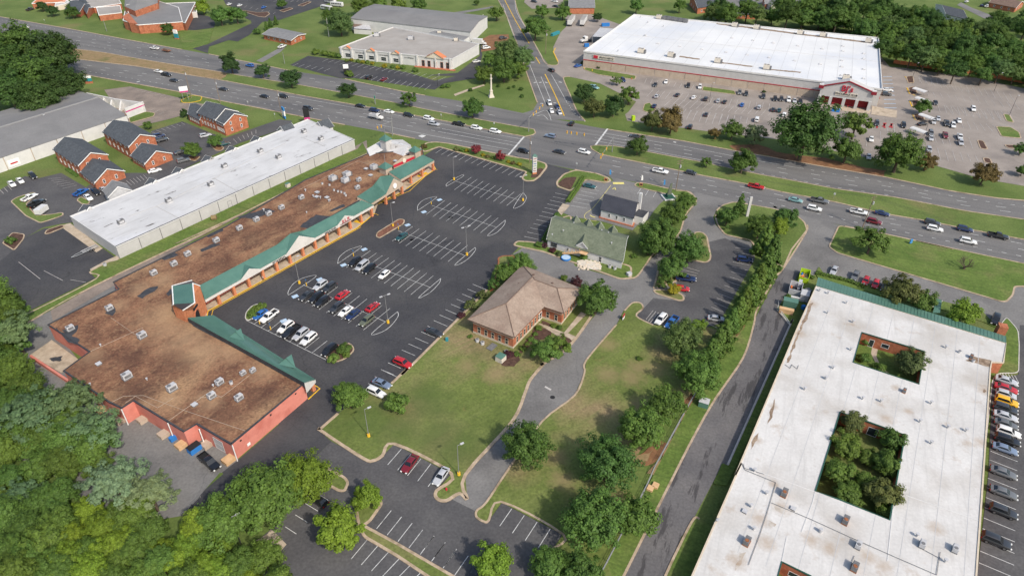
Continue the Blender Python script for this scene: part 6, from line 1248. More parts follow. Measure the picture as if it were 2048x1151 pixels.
cars('at the far grey car park', 'cars behind the store', 'D 890,0 920,20', 'navy suv D 895,15; silver sedan D 930,12; navy sedan D 965,8; dark suv D 1060,72')
# heavier vehicles
def rig(name, label, cat, s, dirs, z=1.2, group=None):
    p = GP(s, z)[0]; a, b = GP(dirs); v = b-a; o = thing(name, label, cat, (p.x, p.y, ZM+.01), group); o.rotation_euler.z = math.atan2(v.y, v.x); return o
def lp_(o, name, b, m, smooth=False):
    me = mk(name, b, m if isinstance(m, list) else [m], smooth); c = bpy.data.objects.new(name, me); COL.objects.link(c); c.parent = o; c.color = o.color; return c
def wheelset(o, xs_, w, r=.48):
    for x in xs_:
        for s in (-1, 1): lp_(o, 'wheel', MB().tube((x, s*(w-.3), r), (x, s*w, r), r, n=12).tube((x, s*w, r), (x, s*(w+.02), r), r*.55, n=10, m=1), ['tyre', 'rim'])
for i, (s, lb) in enumerate((('B 970,62', 'white bus nearest the grass in the church lot'), ('B 1050,35', 'white bus behind the nearest one in the church lot'), ('B 1000,10', 'white bus at the top edge of the church lot'))):
    o = rig('bus', lb, 'bus', s, 'B 1030,70 920,50' if i != 1 else 'B 1100,40 990,30', 1.5, 'buses in the church lot'); b = MB(); loft(b, [(-4.6,1.1,.6,2.7),(-4.5,1.22,.5,2.95),(4.2,1.22,.5,2.95),(4.6,1.1,.55,2.6)]); lp_(o, 'body', b, 'whitewall', True)
    for s_ in (-1, 1):
        for k in range(6): lp_(o, 'side_window', MB().box((-3.6+k*1.35, s_*1.235, 2.1), (1.1, .03, .7)), 'carglass')
    lp_(o, 'windshield', MB().box((4.6, 0, 2.0), (.06, 2.0, .9)), 'carglass'); wheelset(o, (-2.8, 3.0), 1.2)
for s, lb in (('C 1122,160', 'left white semi-trailer parked by the store loading yard'), ('C 1217,160', 'right grey semi-trailer parked by the store loading yard')):
    o = rig('semi_trailer', lb, 'trailer', s, 'C 1095,200 1150,120', 2.0, 'trailers in the loading yard'); lp_(o, 'box', MB().box((0, 0, 2.6), (14.5, 2.6, 2.8)), 'whitewall'); lp_(o, 'roof', MB().box((0, 0, 4.03), (14.4, 2.5, .06)), 'tanroof'); lp_(o, 'frame', MB().box((0, 0, 1.05), (14, 1.2, .25)), 'dark'); wheelset(o, (-5.6, -4.4), 1.25, .5); lp_(o, 'landing_gear', MB().box((4.5, .8, .5), (.2, .2, 1.0)).box((4.5, -.8, .5), (.2, .2, 1.0)), 'dark')
o = rig('semi_tractor', 'white tractor unit backed against the store dock canopy', 'truck', 'C 1235,305', 'C 1290,300 1190,320', 1.6)
b = MB(); loft(b, [(-.6,1.1,.9,3.4),(.2,1.2,.9,3.7),(1.6,1.2,.9,3.3),(1.9,1.1,.9,2.1),(3.6,.95,.8,1.8),(3.9,.8,.8,1.5)]); lp_(o, 'cab', b, 'whitewall', True); lp_(o, 'windshield', MB().box((1.82, 0, 2.6), (.1, 1.9, .8)), 'carglass'); lp_(o, 'chassis', MB().box((-1.6, 0, .8), (5.2, 1.0, .3)), 'dark'); wheelset(o, (-3.2, -1.9, 2.7), 1.2, .5)
o = rig('dump_truck', 'white work truck with grey dump bed on the near highway', 'truck', 'B 1350,892', 'B 1290,885 1400,905', 1.3)
b = MB(); loft(b, [(.4,1.0,.7,2.2),(.6,1.05,.6,2.5),(1.6,1.05,.6,2.4),(1.95,1.0,.6,1.6),(3.2,.95,.55,1.45),(3.4,.8,.6,1.1)]); lp_(o, 'cab', b, 'whitewall', True); lp_(o, 'windshield', MB().box((1.86, 0, 2.0), (.08, 1.7, .6)), 'carglass'); lp_(o, 'dump_bed', MB().box((-1.4, 1.0, 1.6), (3.4, .1, 1.0)).box((-1.4, -1.0, 1.6), (3.4, .1, 1.0)).box((-3.05, 0, 1.6), (.1, 2.0, 1.0)).box((.25, 0, 1.8), (.1, 2.0, 1.4)).box((-1.4, 0, 1.1), (3.4, 2.0, .1)), 'acgrey'); wheelset(o, (-2.0, 2.5), 1.0, .45)
o = rig('flat_trailer', 'loaded brown flatbed trailer behind the white pickup on the far carriageway', 'trailer', 'A 1275,387', 'A 1310,392 1240,380', .8)
lp_(o, 'deck', MB().box((0, 0, .75), (5.5, 2.1, .15)), 'rust'); lp_(o, 'load', MB().box((-.3, 0, 1.15), (3.8, 1.6, .6)).box((.9, .2, 1.5), (1.2, 1.0, .4)), 'shinglebrown'); wheelset(o, (-.6, .5), 1.05, .36)
o = rig('cargo_trailer', 'small white cargo trailer behind the black pickup on the left island', 'trailer', 'F 320,848', 'F 280,890 380,820', 1.0)
lp_(o, 'box', MB().box((0, 0, 1.35), (4.2, 2.1, 1.7)), 'whitewall'); lp_(o, 'roof', MB().box((0, 0, 2.22), (4.1, 2.0, .05)), 'whiteroof2'); wheelset(o, (-.4, .4), 1.05, .34)
o = rig('boat_trailer', 'empty grey boat trailer on the dark loading yard', 'trailer', 'L 660,198', 'L 745,155 560,240', .6)
lp_(o, 'frame', MB().tube((-3.6, .8, .6), (3.0, .5, .6), .09).tube((-3.6, -.8, .6), (3.0, -.5, .6), .09).tube((3, .5, .6), (4.6, 0, .6), .09).tube((3, -.5, .6), (4.6, 0, .6), .09).tube((-3.5, -.8, .6), (-3.5, .8, .6), .08).tube((-1.5, -.75, .6), (-1.5, .75, .6), .08).tube((1, -.6, .6), (1, .6, .6), .08), 'chain'); lp_(o, 'bunks', MB().box((-1, .5, .85), (4.5, .15, .12)).box((-1, -.5, .85), (4.5, .15, .12)), 'acgrey'); wheelset(o, (-1.8, -.9), 1.0, .34)
o = rig('box_truck', 'white box truck behind the showroom', 'truck', 'C 420,325', 'C 370,320 490,330', 1.6)
lp_(o, 'box', MB().box((-1.2, 0, 2.1), (5.5, 2.4, 2.5)), 'whitewall'); b = MB(); loft(b, [(1.7,1.0,.7,2.3),(2.6,1.0,.6,2.2),(3.0,.95,.6,1.5),(3.9,.85,.6,1.2)]); lp_(o, 'cab', b, 'whitewall', True); lp_(o, 'windshield', MB().box((2.85, 0, 1.9), (.08, 1.7, .6)), 'carglass'); wheelset(o, (-2.6, 2.9), 1.1, .45)
# ================================================================== TREES AND SHRUBS
NR = np.random.RandomState(5)
def leaves(cent, crad, per, size, flat=.8, drop=0.0, core=None):
    """quads scattered over clump spheres; returns verts, faces"""
    n = len(cent)*per; ci = np.repeat(np.arange(len(cent)), per); d = NR.normal(size=(n, 3)); d /= np.linalg.norm(d, axis=1)[:, None]
    rad = crad[ci]*(NR.uniform(.45, 1.08, n)); P = cent[ci]+d*rad[:, None]*np.array([1, 1, flat])
    out = P-np.array([0, 0, -.1]); out /= np.linalg.norm(out, axis=1)[:, None]+1e-6
    N = d*.7+out*.6+np.array([0, 0, .55])+NR.normal(size=(n, 3))*.28; N /= np.linalg.norm(N, axis=1)[:, None]
    T = np.cross(N, NR.normal(size=(n, 3))); T /= np.linalg.norm(T, axis=1)[:, None]+1e-6; Bn = np.cross(N, T)
    s = size*NR.uniform(.6, 1.35, n)[:, None]; asp = NR.uniform(.55, 1.0, n)[:, None]
    V = np.stack([P-T*s-Bn*s*asp*.4, P+T*s*.2-Bn*s*asp, P+T*s+Bn*s*asp*.3, P-T*s*.3+Bn*s*asp], 1).reshape(-1, 3); V[:, 2] -= drop*0
    return V
def meshq(name, V, m):
    n = len(V)//4; me = bpy.data.meshes.new(name); me.vertices.add(len(V)); me.vertices.foreach_set('co', V.astype(np.float32).ravel())
    me.loops.add(n*4); me.loops.foreach_set('vertex_index', np.arange(n*4, dtype=np.int32)); me.polygons.add(n)
    me.polygons.foreach_set('loop_start', np.arange(0, n*4, 4, dtype=np.int32)); me.materials.append(MATS[m]); me.update(calc_edges=True); me.validate(); return me
def ball(n, squash=.85, zmin=-.6, rlo=.45, rhi=.8, lump=.18):
    C = []; 
    while len(C) < n:
        d = NR.normal(size=3); d /= np.linalg.norm(d)
        if d[2] < zmin: continue
        r = NR.uniform(rlo, rhi)*(1+NR.uniform(-lump, lump)); C.append(d*r*np.array([1, 1, squash]))
    return np.array(C)
CROWN = {}
def addc(k, V, m='leaf'): CROWN.setdefault(k, []).append(meshq('crown_'+k, V, m))
for i in range(4):          # broad leaf crowns
    C = ball(62, .85, -.6, .42, .84, .26); V = leaves(C, NR.uniform(.12, .30, 62), 130, .046); V2 = leaves(ball(14, .7, rlo=.05, rhi=.35), np.full(14, .4), 110, .075); addc('o', np.vstack([V, V2]))
for i in range(2):          # big oak, many clumps
    C = ball(150, .8, -.75, .5, .86, .22); V = leaves(C, NR.uniform(.10, .22, 150), 85, .032); V2 = leaves(ball(20, .7, rlo=.05, rhi=.4), np.full(20, .38), 110, .05); addc('b', np.vstack([V, V2]))
for i in range(3):          # loose crowns with gaps
    C = ball(46, .8, -.7, .4, .86, .25); V = leaves(C, NR.uniform(.12, .26, 46), 90, .05, .7); addc('l', V)
for i in range(3):          # pine-like, fine needles in tufts
    C = ball(110, .75, -.6, .4, .9, .25); V = leaves(C, NR.uniform(.09, .18, 110), 80, .030, .6); V2 = leaves(ball(12, .6, rlo=.05, rhi=.4), np.full(12, .36), 90, .05); addc('p', np.vstack([V, V2]), 'needle')
for i in range(3):          # cone evergreens
    zz = np.linspace(-1.1, 1.25, 60); a = NR.uniform(0, 6.28, 60); r = .72*np.clip((1.35-zz)/2.3, .05, 1)**.8*NR.uniform(.6, 1.0, 60); C = np.stack([r*np.cos(a), r*np.sin(a), zz], 1)
    V = leaves(C, NR.uniform(.14, .26, 60)*np.clip((1.6-zz)/2.2, .35, 1), 90, .055); V2 = leaves(np.stack([np.zeros(10), np.zeros(10), np.linspace(-1, .7, 10)], 1), np.full(10, .35), 70, .07); addc('c', np.vstack([V, V2]))
for i in range(2):          # shrubs
    V = leaves(ball(26, .75, -.2, .4, .75), NR.uniform(.25, .4, 26), 60, .085); addc('s', V)
def trunkmesh(key, seed):
    r = random.Random(seed); b = MB(); b.tube((0, 0, -.02), (0, 0, .62), .055, .04, n=7)
    for i in range(6):
        a = r.uniform(0, 6.28); l = r.uniform(.22, .42); b.tube((0, 0, r.uniform(.4, .62)), (math.cos(a)*l, math.sin(a)*l, r.uniform(.75, 1.1)), .03, .012, n=5)
    return mk('trunk_'+key, b, ['bark'], False)
TRUNK = [trunkmesh(str(i), i) for i in range(3)]
TC = dict(g=(0.121,0.203,0.043), d=(0.076,0.146,0.035), D=(0.054,0.106,0.031), y=(0.187,0.282,0.036), l=(0.147,0.248,0.059), p=(0.206,0.289,0.159), q=(0.147,0.236,0.112), m=(0.124,0.156,0.054), r=(0.159,0.132,0.054), o=(0.127,0.203,0.066), k=(0.104,0.191,0.044), R=(0.283,0.053,0.065), u=(0.088,0.035,0.045), v=(0.127,0.208,0.045), w=(0.189,0.260,0.142), Y=(0.307,0.283,0.029))
NTREE = [0]
def tree(kind, col, x, y, r, label=None, group=None, hs=1.0, name=None, cat='tree', base=None, zf=None, sc=1.0):
    """x,y,r: crown centre and radius in photo pixels; the foot is where the crown's axis meets the ground"""
    sh = kind == 's'; z = 1.0
    for _ in range(4):
        p = G(x, y, z); rm = r/pxm(p); ht = (1.0 if sh else 1.0)*hs; z = rm*(.55 if sh else ht if kind != 'c' else 1.25*hs)
    p = G(x, y, z); rm = r/pxm(p)
    nm = name or {'s': 'shrub', 'c': 'evergreen_tree', 'p': 'pine_tree'}.get(kind, 'tree')
    o = thing(nm, label, cat, (p.x, p.y, 0.02), group); i = NTREE[0]; NTREE[0] += 1
    ms = CROWN[kind]; c = bpy.data.objects.new('crown' if not sh else 'foliage', ms[i % len(ms)]); COL.objects.link(c); c.parent = o
    j = random.uniform(.85, 1.18); h = random.uniform(.92, 1.1); tc = TC[col]; c.color = (tc[0]*j*h, tc[1]*j, tc[2]*j/h, 1)
    c.location = (0, 0, z-.02); c.rotation_euler = (0, 0, random.uniform(0, 6.28)); c.scale = (rm*1.06*sc, rm*1.06*sc, rm*1.06*random.uniform(.92, 1.08))
    if not sh:
        t = bpy.data.objects.new('trunk', TRUNK[i % 3]); COL.objects.link(t); t.parent = o; t.scale = (rm*1.2, rm*1.2, z*1.05); t.rotation_euler.z = random.uniform(0, 6.28)
    return o
def trees(spec, group=None):
    for e in spec.strip().split('\n'):
        if not e.strip(): continue
        a, lb = e.split('|'); w_ = a.split(); tree(w_[0], w_[1], float(w_[2]), float(w_[3]), float(w_[4]), lb.strip(), group, float(w_[5]) if len(w_) > 5 else 1.0)
trees('''
o D 461 126 21|dark round tree in the median, leftmost of the row
o D 525 141 16|small dark tree in the median, second from the left
o D 581 155 21|dark round tree in the median, third from the left
o D 696 179 18|dark tree in the median, fourth from the left
l d 818 196 19|loose dark tree in the median behind the white sedan
o d 945 215 22|rounded green tree in the median left of the signal mast
o d 1276 290 22|rounded tree in the median right of the junction
l g 1413 323 13|small young tree in the right-hand median
o d 1487 322 28|largest rounded tree in the right-hand median
''', 'median trees')
trees('''
b d 30 85 52|huge dark tree at the left edge beside the highway
b D 105 105 48|dark oak overhanging the far left highway bend
b d 62 150 55|broad dark tree in the middle of the upper left grove
b D 125 165 42|dark tree at the right end of the upper left grove
b d 15 175 50|dark tree at the lower left of the upper left grove
b D 75 195 42|dark tree behind the grey warehouse roof
b d 5 120 45|dark tree cut by the left frame edge in the grove
''', 'upper left grove')
trees('''
o d 143 23 14|tree in front of the church hall wing
o D 104 21 12|tree on the church lawn near its orange roof
o D 83 12 11|tree at the left end of the church lawn
o d 334 57 13|small tree between church and its teal sign
o y 405 14 15|yellow-green tree beside the church porch
o k 440 30 21|dark tree left of two beside the church drive
o k 472 28 19|rounded tree right of two beside the church drive
c k 532 52 7|small conical evergreen left of three by the church lot
c k 540 46 7|small conical evergreen middle of three by the church lot
c k 551 41 7|small conical evergreen right of three by the church lot
s k 513 64 9|round bush in front of the ranch house
o g 563 8 10|young tree in the church lot island
b o 680 45 27|big bushy tree left of the showroom warehouse
o g 660 30 18|tree behind the wooden pole left of the warehouse
o v 723 12 20|tree behind the warehouse roof, left
o v 757 6 18|tree behind the warehouse roof, centre
o v 797 5 18|tree behind the warehouse roof, right
o g 838 8 17|tree at the top edge right of the warehouse
o d 953 5 6|tiny round tree in the yellow field
o g 993 26 16|round tree left of the side street top
b o 1015 103 30|large bushy tree right of the showroom
b o 1044 113 25|bushy tree overhanging the side street
b v 1008 138 27|bushy tree in front of the showroom side lot
o g 968 148 20|low tree behind the white monument
o g 978 118 16|tree beside the showroom truck yard
o v 1037 138 20|tree at the lawn corner by the side street
o k 1071 54 27|dense tree right of the side street
o g 1084 22 15|tree at the top of the side street
o g 1126 23 17|tree left of the brick hall
o D 1195 34 10|dark shrub tree right of the brick hall
o D 1169 185 21|dark round tree at the side street corner
o m 1189 214 22|brownish crape myrtle at the junction corner
o D 1228 211 23|dark rounded tree beside the junction corner myrtle
l v 1259 188 23|light feathery tree beside the store lot lane
l o 1233 160 11|thin pale tree beside the store lot lane
o m 1306 240 23|reddish crape myrtle left of the store front row
o r 1344 240 28|broad reddish crape myrtle by the store lot
o r 1430 266 13|small reddish bush tree on the highway bank
o v 1466 259 22|green tree on the highway bank beside the red bush
l w 1512 266 26|pale feathery tree on the highway bank
b d 1615 258 68|giant oak in front of the store
o v 1695 299 30|light green tree at the foot of the giant oak
l v 1713 246 34|tall open tree right of the giant oak
b k 1802 302 47|large round tree in the store lot, right of centre
o r 1854 322 21|reddish small tree beside the large round one
o r 1971 346 26|reddish round crape myrtle near the right highway verge
o k 2044 297 14|tree cut by the right edge in the store lot
o k 2046 340 13|lower tree cut by the right edge in the store lot
o g 1847 213 17|small tree between the cart shelters
o g 383 299 19|light green tree in the brick office court
o g 430 281 14|small tree beside the teal hatchback
o g 295 250 9|small bush tree by the middle brick office
o D 368 226 9|dark round bush at the left end of a brick office
s g 21 481 11|clipped bush in the triangular bed, left edge
''')
trees('''
o g 697 791 34|rounded tree at the mall lot exit corner
s g 794 806 28|low spreading bush on the lawn
b d 1053 886 51|big dark tree beside the curved drive
b g 530 985 78|very large tree beside the mall service road
b y 608 955 58|large bright tree overhanging the lower lot island
o y 676 1057 49|round bright tree in the lower lot island, left
o y 732 993 31|smaller bright tree in the lower lot island, right
o y 985 1125 42|bright round tree at the bottom of the lower lot
o k 1100 1130 42|dark tree at the bottom edge, left of the grass
o k 1165 1140 42|dark tree at the bottom edge, right of the grass
b k 1188 1035 66|large bright-edged tree near the bottom, left of the lane
o g 1274 1030 44|rounded tree beside the lane, near the bottom
b d 1215 920 62|large dark tree in the lawn tree line
b k 1283 850 51|large tree in the lawn tree line, third from the lane
o k 1332 803 42|tree in the lawn tree line beside the transformer
b k 1398 742 50|tree at the end of the evergreen row
b o 1365 674 42|brownish green tree behind the blue pickup
o y 1398 650 17|yellow-green young tree behind the blue pickup
s k 1278 716 7|tiny shrub alone on the lawn
o g 1193 596 39|bushy round tree at the right end of the hip roof office
l g 1090 695 32|multi-stem tree in front of the hip roof office
l g 1118 690 28|right half of the leafy clump in front of the office
b v 1042 527 29|leafy tree behind the hip roof office
o k 1010 545 22|dark tree behind the office eave
l k 986 566 14|thin tree along the office stalls, first from the top
l m 965 587 13|thin brownish tree along the office stalls, second
l m 943 608 15|thin brownish tree along the office stalls, third
s u 923 630 9|small purple shrub at the office corner
l u 1153 563 14|purple-leaved tree behind the office wing
s g 1128 555 8|narrow green bush at the office back
b v 1318 470 42|bright leafy tree right of the sage-roofed house
o v 1347 427 28|leafy tree between cottage and highway
o g 1372 402 20|low tree beside the sculpture plinth
o k 1298 492 22|darker tree at the house corner
b k 1380 494 34|tree in the lot island, right side
o k 1343 533 30|tree in the lot island, left side
l k 1330 562 18|thin tree above the red hatchback
o Y 1348 578 13|yellow-green shrub tree in front of the red hatchback
c k 1481 410 18|conical evergreen beside the highway sign pole
o k 1455 433 22|round tree at the drive entrance
o d 1572 434 25|dark feathery tree at the road corner
b v 1520 452 30|leafy tree in the corner bed
o y 1556 452 22|yellowish tree in the corner bed
l v 1745 478 36|drooping tree on the front lawn
o m 1805 580 36|crape myrtle before the green mansard, left
o v 1848 602 27|green tree before the green mansard, centre
o y 1927 622 33|yellow-green tree before the green mansard, right
''')
trees('''
o m 1822 722 31|large tree in the upper courtyard
s k 1729 681 13|bush in the upper courtyard corner
s k 1728 716 14|low bush by the upper courtyard path
o m 1703 842 28|brownish tree at the top of the long courtyard
o v 1693 890 31|bright tree at the left of the long courtyard
o g 1680 942 31|tree in the lower left of the long courtyard
o k 1787 878 27|dark tree at the right of the long courtyard
o v 1775 925 30|green tree in the middle of the long courtyard
o m 1768 985 37|largest brownish tree in the long courtyard
o v 1695 985 28|tree at the bottom left of the long courtyard
o v 1738 912 22|small bright tree between the long courtyard crowns
o g 1726 958 22|green tree near the long courtyard centre
o v 1772 1022 20|green shrub tree at the bottom of the long courtyard
s v 1760 735 14|low shrub in the middle of the upper courtyard
''', 'courtyard trees')
for i, (x, y, r) in enumerate(((1530,482,24),(1545,507,26),(1533,535,27),(1518,560,26),(1503,583,26),(1490,605,24),(1477,627,25),(1462,648,25),(1448,670,26),(1435,692,27),(1420,714,27))):
    tree('c', 'vkg'[i % 3], x, y, r*1.2, 'evergreen in the long row beside the lane, %s from the top' % ORD[i], 'evergreen row', .95)
for i, (x, y, r) in enumerate(((1168,126,7),(1197,135,5),(1233,133,7),(1266,140,7),(1281,143,7),(1362,152.5,8),(1440,163,8),(1528,184,5),(1619,186,8))):
    tree('s', 'D', x, y, r*.9, 'clipped round holly against the store wall, %s from the left' % ORD[i], 'store wall hollies', name='holly_bush')
# red-flowering crape myrtles, hedges, beds
tree('o', 'R', 952, 298, 11, 'red-flowering crape myrtle by the highway, left of two', 'red crape myrtles'); tree('o', 'R', 1001, 311, 11, 'red-flowering crape myrtle by the highway, right of two', 'red crape myrtles')
for i, (x, y, r, c) in enumerate(((848,293,7,'r'),(913,298,7,'m'),(925,300,6,'g'),(933,301,6,'Y'),(966,310,5,'Y'),(975,313,6,'r'),(985,315,5,'g'),(1017,323,5,'Y'),(1026,326,6,'r'),(1038,328,6,'Y'))):
    tree('s', c, x, y, r, 'low shrub in the mall verge bed, %s from the left' % ORD[i], 'verge bed shrubs')
for i, (x, y, r) in enumerate(((514,619,12),(506,627,12),(524,612,11))): tree('s', 'v', x, y, r, 'shrub in the mall corner island, %s from the left' % ORD[(1, 0, 2)[i]], 'corner island shrubs')
tree('s', 'v', 668, 715, 13, 'left shrub in the kerbed bed by the black suv', 'kerbed bed shrubs'); tree('s', 'v', 690, 697, 16, 'right shrub in the kerbed bed by the black suv', 'kerbed bed shrubs'); tree('s', 'v', 694, 709, 9, 'small shrub in front of the kerbed bed', 'kerbed bed shrubs')
for i, (x, y, r) in enumerate(((1077,656,8),(1070,668,7),(1062,678,8),(1054,688,7),(1046,697,8),(1034,707,8),(1107,651,7),(1119,655,7))): tree('s', 'v', x, y, r, 'clipped shrub by the hip roof office wall, %s along' % ORD[i], 'office wall shrubs')
tree('s', 'u', 1018, 708, 11, 'purple shrub in the office corner bed'); tree('s', 'k', 941, 672, 6, 'small shrub at the lower left office corner')
for i, (x, y, r, c) in enumerate(((1078,489,9,'v'),(1090,490,8,'u'),(1105,500,8,'u'),(1118,508,8,'m'),(1168,513,9,'v'),(1194,514,6,'v'),(1268,512,7,'k'))): tree('s', c, x, y, r, 'shrub along the sage-roofed house, %s from the left' % ORD[i], 'house shrubs')
for i, (x, y, r, c) in enumerate(((693,122,5,'v'),(703,120,5,'Y'),(716,122,5,'v'),(725,124,5,'Y'),(735,124,5,'v'),(745,127,5,'Y'),(770,132,6,'Y'),(785,133,5,'v'),(795,135,5,'Y'),(806,135,6,'k'),(830,140,7,'k'),(698,147,9,'v'),(700,150,7,'v'),(632,104,9,'v'),(648,107,9,'v'),(664,110,9,'v'),(676,112,8,'v'),(886,173,6,'k'),(895,172,6,'k'))): tree('s', c, x, y, r, 'bush before the white showroom, %s along' % ORD[i], 'showroom bushes')
for i, (x, y, r, c) in enumerate(((941,180,5,'d'),(997,172,5,'d'),(1018,176,4,'d'),(1028,173,4,'d'),(1042,178,5,'d'),(1044,192,5,'d'))): tree('s', c, x, y, r, 'small shrub on the monument lawn, %s from the left' % ORD[i], 'monument lawn shrubs')
def hedge(label, s, w, h, col):
    P = GP(s); o = thing('hedge', label, 'hedge', P[0]); b = MB(); C = []; 
    for i in range(len(P)-1):
        n = max(2, int((P[i+1]-P[i]).length/.45))
        for k in range(n):
            p = P[i].lerp(P[i+1], k/n)
            for dz in (.3, .62): 
                for dv in (-.5, .5):
                    d = (P[i+1]-P[i]).normalized(); C.append([p.x-P[0].x-d.y*dv*w*.55, p.y-P[0].y+d.x*dv*w*.55, h*dz])
    V = leaves(np.array(C), np.full(len(C), .42), 26, .16, 1.0); c = bpy.data.objects.new('foliage', meshq('hedge_foliage', V, 'leaf')); COL.objects.link(c); c.parent = o; t = TC[col]; c.color = (*t, 1)
    return o
hedge('long clipped hedge between mall lot and cottage lot', 'I 1600,600 1550,690 1478,790', 1.6, 1.5, 'v'); hedge('clipped hedge along the sage-roofed house end', 'I 1400,880 1340,1000 1290,1090', 1.3, 1.3, 'k'); hedge('low hedge in front of the green mansard', 'P 370,375 600,430 740,480', 1.3, 1.0, 'v'); hedge('small hedge beside a brick office doorway', 'F 520,535 600,590', 1.5, 1.0, 'k'); hedge('low hedge before the brick hall', 'C 1110,100 1300,103', 1.5, 1.3, 'd')
# woods: bottom left and upper right
WL = {('p','q'): 'grey-green feathery', ('b','k'): 'broad dark', ('b','g'): 'broad mid-green', ('o','k'): 'rounded dark', ('o','g'): 'rounded mid-green', ('o','y'): 'rounded', ('b','y'): 'broad', ('b','d'): 'broad deep green', ('o','d'): 'rounded deep green', ('b','o'): 'broad olive', ('o','v'): 'rounded light', ('b','v'): 'broad light'}
def wood(poly, step, kinds, group, label, rr_, seed, hs=1.0, cond=None):
    r = random.Random(seed); P = px(poly); xs_ = [p[0] for p in P]; ys_ = [p[1] for p in P]
    def inside(x, y):
        c = False
        for i in range(len(P)):
            (x1, y1), (x2, y2) = P[i], P[i-1]
            if (y1 > y) != (y2 > y) and x < (x2-x1)*(y-y1)/(y2-y1)+x1: c = not c
        return c
    y = min(ys_); row_ = 0
    while y < max(ys_):
        x = min(xs_)+(row_ % 2)*step*.5
        while x < max(xs_):
            xx, yy = x+r.uniform(-.3, .3)*step, y+r.uniform(-.3, .3)*step
            if inside(xx, yy):
                k, c = r.choice(kinds); tree(k, c, xx, yy, step*r.uniform(*rr_), WL.get((k, c), 'leafy')+' '+label, group, hs*r.uniform(.75, 1.35))
            x += step
        y += step*.62; row_ += 1
wood('. -60,560 30,590 45,690 90,770 200,860 235,905 210,950 150,960 120,1000 100,1180 -60,1180', 56, [('b','k'),('p','q'),('b','g'),('o','g'),('b','v'),('o','g'),('b','v')], 'woods behind the strip mall', 'tree in the dense wood at the lower left', (.52, .78), 3, 1.25)
wood('. 110,1010 240,985 330,1060 400,1040 480,1075 560,1130 580,1180 90,1180', 54, [('o','y'),('b','y'),('o','g'),('b','g'),('b','v')], 'bright woods along the bottom', 'tree in the bright wood along the bottom edge', (.52, .76), 4, 1.2)
trees('''
p q 60 830 62|grey-green tree at the edge of the rear yard, far left
p q 140 800 58|grey-green tree behind the pink retaining wall
p q 185 868 55|grey-green tree beside the stained yard
p p 230 965 62|pale silvery tree at the yard corner, left
p p 300 985 56|pale silvery tree at the yard corner, right
b g 440 1040 60|broad tree between wood and lower lot
o k 20 620 34|dark tree beside the loading yard edge
o k 12 680 40|dark tree below the loading yard edge
''')
wood('D 0,40 120,20 260,70 700,110 860,110 1030,140 1110,60 1200,110 E 830,260 860,330 910,440 1060,500 1500,560 1964,630 . 2120,180 2120,60 E 1964,330 1880,180 1560,200 1400,140 1100,20 D 1300,20 1250,-30 1050,50 830,40 700,60 600,75 430,50 0,20', 30, [('b','k'),('o','k'),('b','k'),('o','d'),('b','o'),('o','v'),('b','d')], 'woods behind the store', 'tree in the wood behind the white-roofed store', (.52, .86), 8, 1.15)
wood('D 560,75 700,70 860,95 880,130 1000,150 1200,150 1700,235 1964,285 E 860,290 900,200 700,60 D 1450,-30 1350,70 1250,130 1100,115 860,100 700,60', 30, [('b','k'),('o','k'),('b','o'),('o','v'),('b','d')], 'woods behind the store', 'tree in the narrow belt along the rear of the store', (.5, .75), 12, 1.0)
wood('D -30,60 60,20 250,60 420,75 560,60 560,40 300,20', 28, [('o','k'),('o','d'),('o','v')], 'woods behind the store', 'tree behind the left rear corner of the store', (.4, .6), 13, 1.0)
wood('E 1900,60 2100,80 2100,300 1700,150 1800,110', 34, [('b','d'),('o','k')], 'garden trees at the top right', 'garden tree between houses in the top right corner', (.5, .7), 9)
# bare dead tree on the front lawn
p = GP('P 1500,340')[0]; o = thing('dead_tree', 'bare leafless tree on the front lawn', 'tree', p); b = MB(); r = random.Random(4)
def limb(b, a, d, l, w, n):
    e = a+d*l; b.tube(a, e, w, w*.6, n=5)
    if n:
        for i in range(3): limb(b, a.lerp(e, r.uniform(.6, 1)), (d+Vector((r.uniform(-.8, .8), r.uniform(-.8, .8), r.uniform(-.1, .5)))).normalized(), l*.68, w*.55, n-1)
b.tube(p, p+Vector((0, 0, .9)), .45, .35, n=7); b.build('trunk', 'bark', o); b = MB()
for i in range(4): limb(b, p+Vector((0, 0, .8)), Vector((math.cos(i*1.6), math.sin(i*1.6), .9)).normalized(), 1.7, .18, 3)
b.build('branches', 'bark', o)
